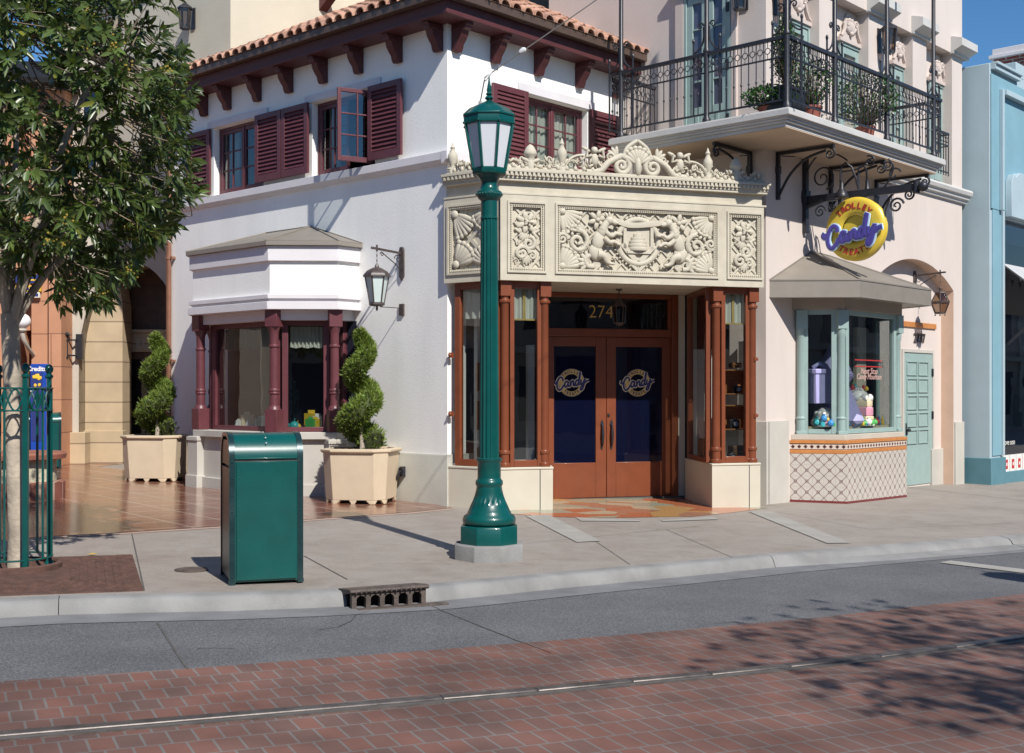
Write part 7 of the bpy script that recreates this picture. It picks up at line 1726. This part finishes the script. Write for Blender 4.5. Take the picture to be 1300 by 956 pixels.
mb=MB();mb.quad(dfz.p(d0+.12,.045,.55),dfz.p(d1-.12,.045,.55),dfz.p(d1-.12,.045,zl2-.15),dfz.p(d0+.12,.045,zl2-.15));obj('door_pane',mb,M['glass_dark'],dd_)
mb=MB();mb.box(SF,-.1,a1+3,-.55,.10,HS,HS+.25);mb.box(SF,-.06,a1+3,-.55,.06,HS-.4,HS-.15);mb.box(SF,-.04,a1+3,-.5,.05,5.2,5.4);obj('cornice',mb,M['pale_stone'],st,bevel=.02)
for x in (130,185):
    mb=MB();a=uu(x);mb.box(SF,a-.45,a+.45,.0,.06,5.75,7.6);w_=obj('window',mb,M['pale_stone'],st,bevel=.01);mb=MB();mb.quad(SF.p(a-.34,.062,5.86),SF.p(a+.34,.062,5.86),SF.p(a+.34,.062,7.5),SF.p(a-.34,.062,7.5));obj('pane',mb,M['glass_dark'],w_)
    mb=MB();mb.quad(SF.p(a-.34,.0605,5.86),SF.p(a+.34,.0605,5.86),SF.p(a+.34,.0605,7.5),SF.p(a-.34,.0605,7.5));obj('pane_backing',mb,M['navy'],w_)
# wall lantern on the pilaster
q=SF.at(84,440);t=thing('pilaster_lantern','black iron wall lantern with amber glass on the pale stone pilaster','lantern',SF.p(q[0],0,q[1]))
c=SF.p(q[0]-.03,.30,q[1]);S_=24/F;mb=MB();rw=.155
for k in range(8): a=k*math.pi/4;p=Vector((math.cos(a)*rw,math.sin(a)*rw,0));mb.bar(c+p+Vector((0,0,-.22)),c+p+Vector((0,0,.20)),.022)
mb.lathe(c,[(.17,-.24),(.17,-.21)],12);mb.lathe(c,[(.11,-.32),(.16,-.25),(.17,-.24)],12);mb.lathe(c,[(.18,.20),(.21,.215),(.19,.25),(.08,.33),(.03,.35),(.03,.38),(.006,.42)],12);mb.lathe(c,[(.17,.09),(.17,.11)],12,cap=False)
mb.box(SF,q[0]+.22,q[0]+.34,.0,.10,q[1]-.25,q[1]+.24);mb.bar(SF.p(q[0]+.28,.05,q[1]+.12),c+Vector((.1,0,.12)),.03);mb.bar(SF.p(q[0]+.28,.05,q[1]-.18),c+Vector((.1,0,-.18)),.03)
mb.spiral(SF,q[0]-.20,.03,q[1]-.55,.08,.014,1.5);mb.spiral(SF,q[0]-.05,.03,q[1]-.68,.08,.014,1.5);lf_=obj('lantern_frame',mb,M['iron'],t)
mb=MB();mb.lathe(c,[(.14,-.21),(.14,.20)],12,cap=False);obj('lantern_pane',mb,M['amber'],lf_)

# ================================================================== SALMON BUILDING
YO=23.2;OF=Fr((SX(82,YO)-.02,YO+.05),(1,.03))
og=thing('salmon_building','salmon block building with colourful fascia boards and a dark recess','building',(OF.o.x-1,OF.o.y,G(OF.o.x)))
o=lambda x:OF.U(x)
blk=brick_mat('salmon_blocks',(.52,.26,.15),(.47,.23,.13),(.28,.13,.08),1.25,.63,.012,axis=(R(90),0,0),rough=.8,offset=.35,bump=.4,vary=.10)
HO=OF.Z(30,112);mb=MB()
mb.box(OF,o(40),-.0,-4,0,-.3,HO);mb.box(OF,o(26),o(40),-.5,-.25,2.75,HO);mb.box(OF,-9,o(26),-4,0,-.3,HO);mb.box(OF,o(66),.0,.0,.18,-.3,4.2)
obj('wall',mb,blk,og)
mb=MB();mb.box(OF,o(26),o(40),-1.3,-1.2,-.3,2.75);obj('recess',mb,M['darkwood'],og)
mb=MB();mb.side(OF,[(.45,HO),(.45,HO+.1),(-4,HO+1.6),(-4,HO)],-9.2,.15);obj('roof',mb,M['rooftile'],og)
# boards over the shop
for y0,y1,m_,nm in ((349,360,'sign_navy','board'),(363,370.5,'sign_yellow','board'),(371.5,378.5,'sign_white','board')):
    mb=MB();mb.box(OF,-8,o(54 if y0<365 else 52.5),.03,.10+.0*y0,OF.Z(30,y1),OF.Z(30,y0));b_=obj('fascia_board',mb,M[m_],og,bevel=.006)
    mb=MB()
    if m_=='sign_yellow': write(mb,OF,o(37),.105,OF.Z(37,366.5),'.com',.12,.002) if False else [mb.box(OF,o(33.5)+.05*i,o(33.5)+.035+.05*i,.10,.104,OF.Z(30,369),OF.Z(30,364.5+i%2)) for i in range(4)]
    elif m_=='sign_white': mb.tube([OF.p(o(31),.11,OF.Z(31,374)),OF.p(o(40),.11,OF.Z(40,375.5))],[.012,.06],8);mb.box(OF,o(42),o(51),.10,.103,OF.Z(45,377),OF.Z(45,373))
    else: mb.box(OF,o(36),o(48),.10,.104,OF.Z(40,357),OF.Z(40,355))
    obj('board_emblem',mb,M['sign_navy' if m_!='sign_navy' else 'sign_yellow'],b_)
# globe lamp
q=OF.at(38,410);c=OF.p(q[0],.42,q[1]);t=thing('globe_lamp','white opal globe lamp on a bracket against the salmon wall','lamp',OF.p(q[0],0,q[1]-.3))
mb=MB();mb.ell(c+Vector((0,0,.01)),((.165,0,0),(0,.165,0),(0,0,.148)),20,12);obj('globe',mb,M['globe'],t)
mb=MB();mb.lathe(c,[(.08,-.19),(.10,-.165),(.09,-.13)],14);mb.tube([c+Vector((0,0,-.18)),c+Vector((.03,.0,-.32)),c+Vector((.05,.2,-.50)),c+Vector((.06,.44,-.62))],[.05,.045,.035,.035],10);obj('bracket',mb,M['pale_stone'],t)
# poster board
q0=o(38);q1=o(62);t=thing('poster_board','upright blue poster board beside the green recycling bin','sign',OF.p(q0,1.2,G(-8.5)))
f_=OF.shifted(0,1.2);a,b=f_.U(38.5),f_.U(61.5);mb=MB();z1=f_.Z(50,462);z0=f_.Z(50,575);mb.box(f_,a,b,-.05,.0,z0,z1);obj('board',mb,M['sign_blue'],t,bevel=.01)
mb=MB();write(mb,f_,f_.U(46.5),.004,f_.Z(46,468.5),'Oswalds',.105,.003) if False else write(mb,f_,f_.U(46.5),.004,f_.Z(46,468.5),'Credits',.115,.003,bold=.004);obj('poster_lettering',mb,M['c_white'],t)
mb=MB();mb.box(f_,a+.02,f_.U(54),.001,.006,f_.Z(50,560),f_.Z(50,473));obj('poster_picture',mb,M['sign_navy'],t);mb=MB()
for i in range(9): mb.fell(f_,rnd.uniform(a+.06,f_.U(52)),.012,rnd.uniform(f_.Z(50,490),f_.Z(50,476)),.035,.006,.028,rnd.uniform(0,3),7,5)
obj('poster_print',mb,M['c_yel'],t)

# ================================================================== SECOND BIN, ROUND SEAT
b2=copy_tree(lb,(0,0,0),label='far green recycling bin with a rounded top against the salmon wall',rotz=R(2))
Yb=22.55;b2.location=Vector((SX(56,Yb),Yb,G(SX(56,Yb))));b2.scale=(1.0,1.0,.86)
c=gp(24,632);c=Vector((c.x,c.y,G(c.x)));t=thing('round_seat','round brick seat wall with rust red slab top behind the tree guard','seat wall',c)
rk=.585;mb=MB();mb.lathe(c,[(rk+.01,-.05),(rk+.01,.22),(rk-.02,.235)],40);obj('brick_base',mb,brick_mat('seat_brick',(.24,.085,.06),(.19,.065,.05),(.38,.28,.22),.11,.5,.012,rough=.7),t)
mb=MB();mb.lathe(c,[(rk-.10,.22),(rk-.10,.52),(rk-.12,.53)],40);obj('stone_drum',mb,mat('speckled_stone',(.48,.44,.32),.85,.35,22,.5,40),t)
mb=MB();mb.lathe(c,[(rk-.06,.52),(rk+.02,.54),(rk+.03,.60),(rk,.625),(0,.63)],40);obj('slab_top',mb,mat('rust_red_slab',(.27,.105,.07),.5,.15,6,.1,40),t)

# ================================================================== CREAM BUILDING ABOVE THE ROOF
k0=A.p(A.U(292.6,-.3),-.3,0);Cq=Fr(k0,DB);Ca=Fr(k0,DA)
cb=thing('cream_building','tall cream stucco block rising behind the clay tiled roof','building',(k0.x,k0.y,6.5))
mb=MB();mb.hexa([Vector((*q.xy,z)) for z in (5.0,12.0) for q in (k0,Cq.p(6.5,0,0),Cq.p(6.5,0,0)+ad*5,k0+ad*5)]);obj('wall',mb,M['cream'],cb)
mb=MB();mb.box(Cq,-.3,3.2,-.3,.45,10.1,10.4);mb.box(Ca,-5,.45,-.1,.5,10.1,10.4);obj('eaves',mb,M['maroon_dark'],cb)
mb=MB();q=Cq.at(410,6);mb.side(Cq,[(0,q[1]-.12),(.25,q[1]+.05),(.42,q[1]+.3),(0,q[1]+.3)],q[0]-.09,q[0]+.09);obj('timber_bracket',mb,M['maroon_dark'],cb)
q=Ca.at(246,24);wall_light('wall_light','black iron wall light on the shaded side of the cream block',Ca,q[0],q[1],1.15)

# ================================================================== OUTSIDE THE PICTURE: what the panes and the glossy tiles reflect
def facing(name,label,c,yaw,L_,h,m,wins=True):
    """a plain street front with pilasters, windows and cornices; its front faces the local -y side"""
    fr=Fr((c[0],c[1]),(math.cos(yaw),math.sin(yaw)));ob=thing(name,label,'building',fr.p(0,0,-.6));mb=MB();mb.box(fr,-L_/2,L_/2,-6,0,-.6,h);obj('wall',mb,M[m],ob)
    mb=MB();mb.box(fr,-L_/2-.2,L_/2+.2,-1,.5,h-.9,h-.4);obj('eaves_band',mb,M['pale_stone'],ob);mb=MB();mb.box(fr,-L_/2,L_/2,-.5,.3,3.3,3.55);obj('belt_course',mb,M['pale_stone'],ob)
    k=int(L_/3.4)
    for i in range(k):
        u=-L_/2+(i+.5)*L_/k
        if wins: mb=MB();mb.box(fr,u-.8,u+.8,.0,.05,.3,2.7);obj('window',mb,M['navy'],ob)
        mb=MB();mb.box(fr,u-.6,u+.6,.0,.05,4.3,6.2);obj('window',mb,M['navy'],ob)
        mb=MB();mb.box(fr,u-L_/k/2-.25,u-L_/k/2+.25,.0,.2,-.6,h-.9);obj('pilaster',mb,M['pale_stone'],ob)
facing('facing_building','tan shop row across the street behind the viewpoint, out of the picture',(3,-14),math.pi,56,8.4,'tan')
facing('facing_building','tan shop row across the street to the right, out of the picture',(38,29),math.pi+math.atan2(.734,.679),76,8.2,'tan')
facing('facing_building','buff stone row at the end of the tiled court, out of the picture',(-15.5,14.7),math.pi/2,24,6.2,'pale_stone')
c3=Vector((17.5,20.5,G(17.5)));make_tree(c3,'leafy street tree further along the kerb, beyond the right edge',31,center=c3+Vector((0,0,4.2)),rad=(2.3,2.3,2.1),n=420)
# ================================================================== LIGHT, SKY, CAMERA
EL,SDX,SDY=44.0,.45,-.893                       # sun stands behind the right shoulder
w=bpy.data.worlds.new('World');scene.world=w;w.use_nodes=True;nt=w.node_tree;bg=nt.nodes['Background']
sky=nt.nodes.new('ShaderNodeTexSky');sky.sky_type='NISHITA';sky.sun_disc=False;sky.sun_elevation=R(EL);sky.sun_rotation=math.atan2(SDX,SDY)
sky.air_density=1.0;sky.dust_density=.0;sky.ozone_density=5.0;sky.altitude=50
hs=nt.nodes.new('ShaderNodeHueSaturation');hs.inputs['Saturation'].default_value=1.2;nt.links.new(sky.outputs[0],hs.inputs['Color']);nt.links.new(hs.outputs[0],bg.inputs[0]);bg.inputs[1].default_value=.082
sl=bpy.data.lights.new('sun','SUN');sl.energy=4.3;sl.angle=R(.5);sl.color=(1,.955,.88)
so=bpy.data.objects.new('sun',sl);COL.objects.link(so)
d=Vector((-SDX*math.cos(R(EL)),-SDY*math.cos(R(EL)),-math.sin(R(EL))));so.rotation_euler=d.to_track_quat('-Z','Y').to_euler();so.location=(8,-10,15)
cam=bpy.data.cameras.new('camera');cam.sensor_width=36;cam.lens=36*F/1300;cam.shift_y=(HY-478)/1300;cam.clip_end=2000;cam.clip_start=.05
co=bpy.data.objects.new('camera',cam);COL.objects.link(co);co.location=(0,0,H);co.rotation_euler=(R(90),0,0);scene.camera=co
v=scene.view_settings;v.view_transform='Standard';v.look='None';v.gamma=1;v.use_curve_mapping=False;v.exposure=0.45
scene.render.engine='CYCLES';scene.cycles.max_bounces=8;scene.cycles.transparent_max_bounces=12;scene.cycles.use_denoising=True
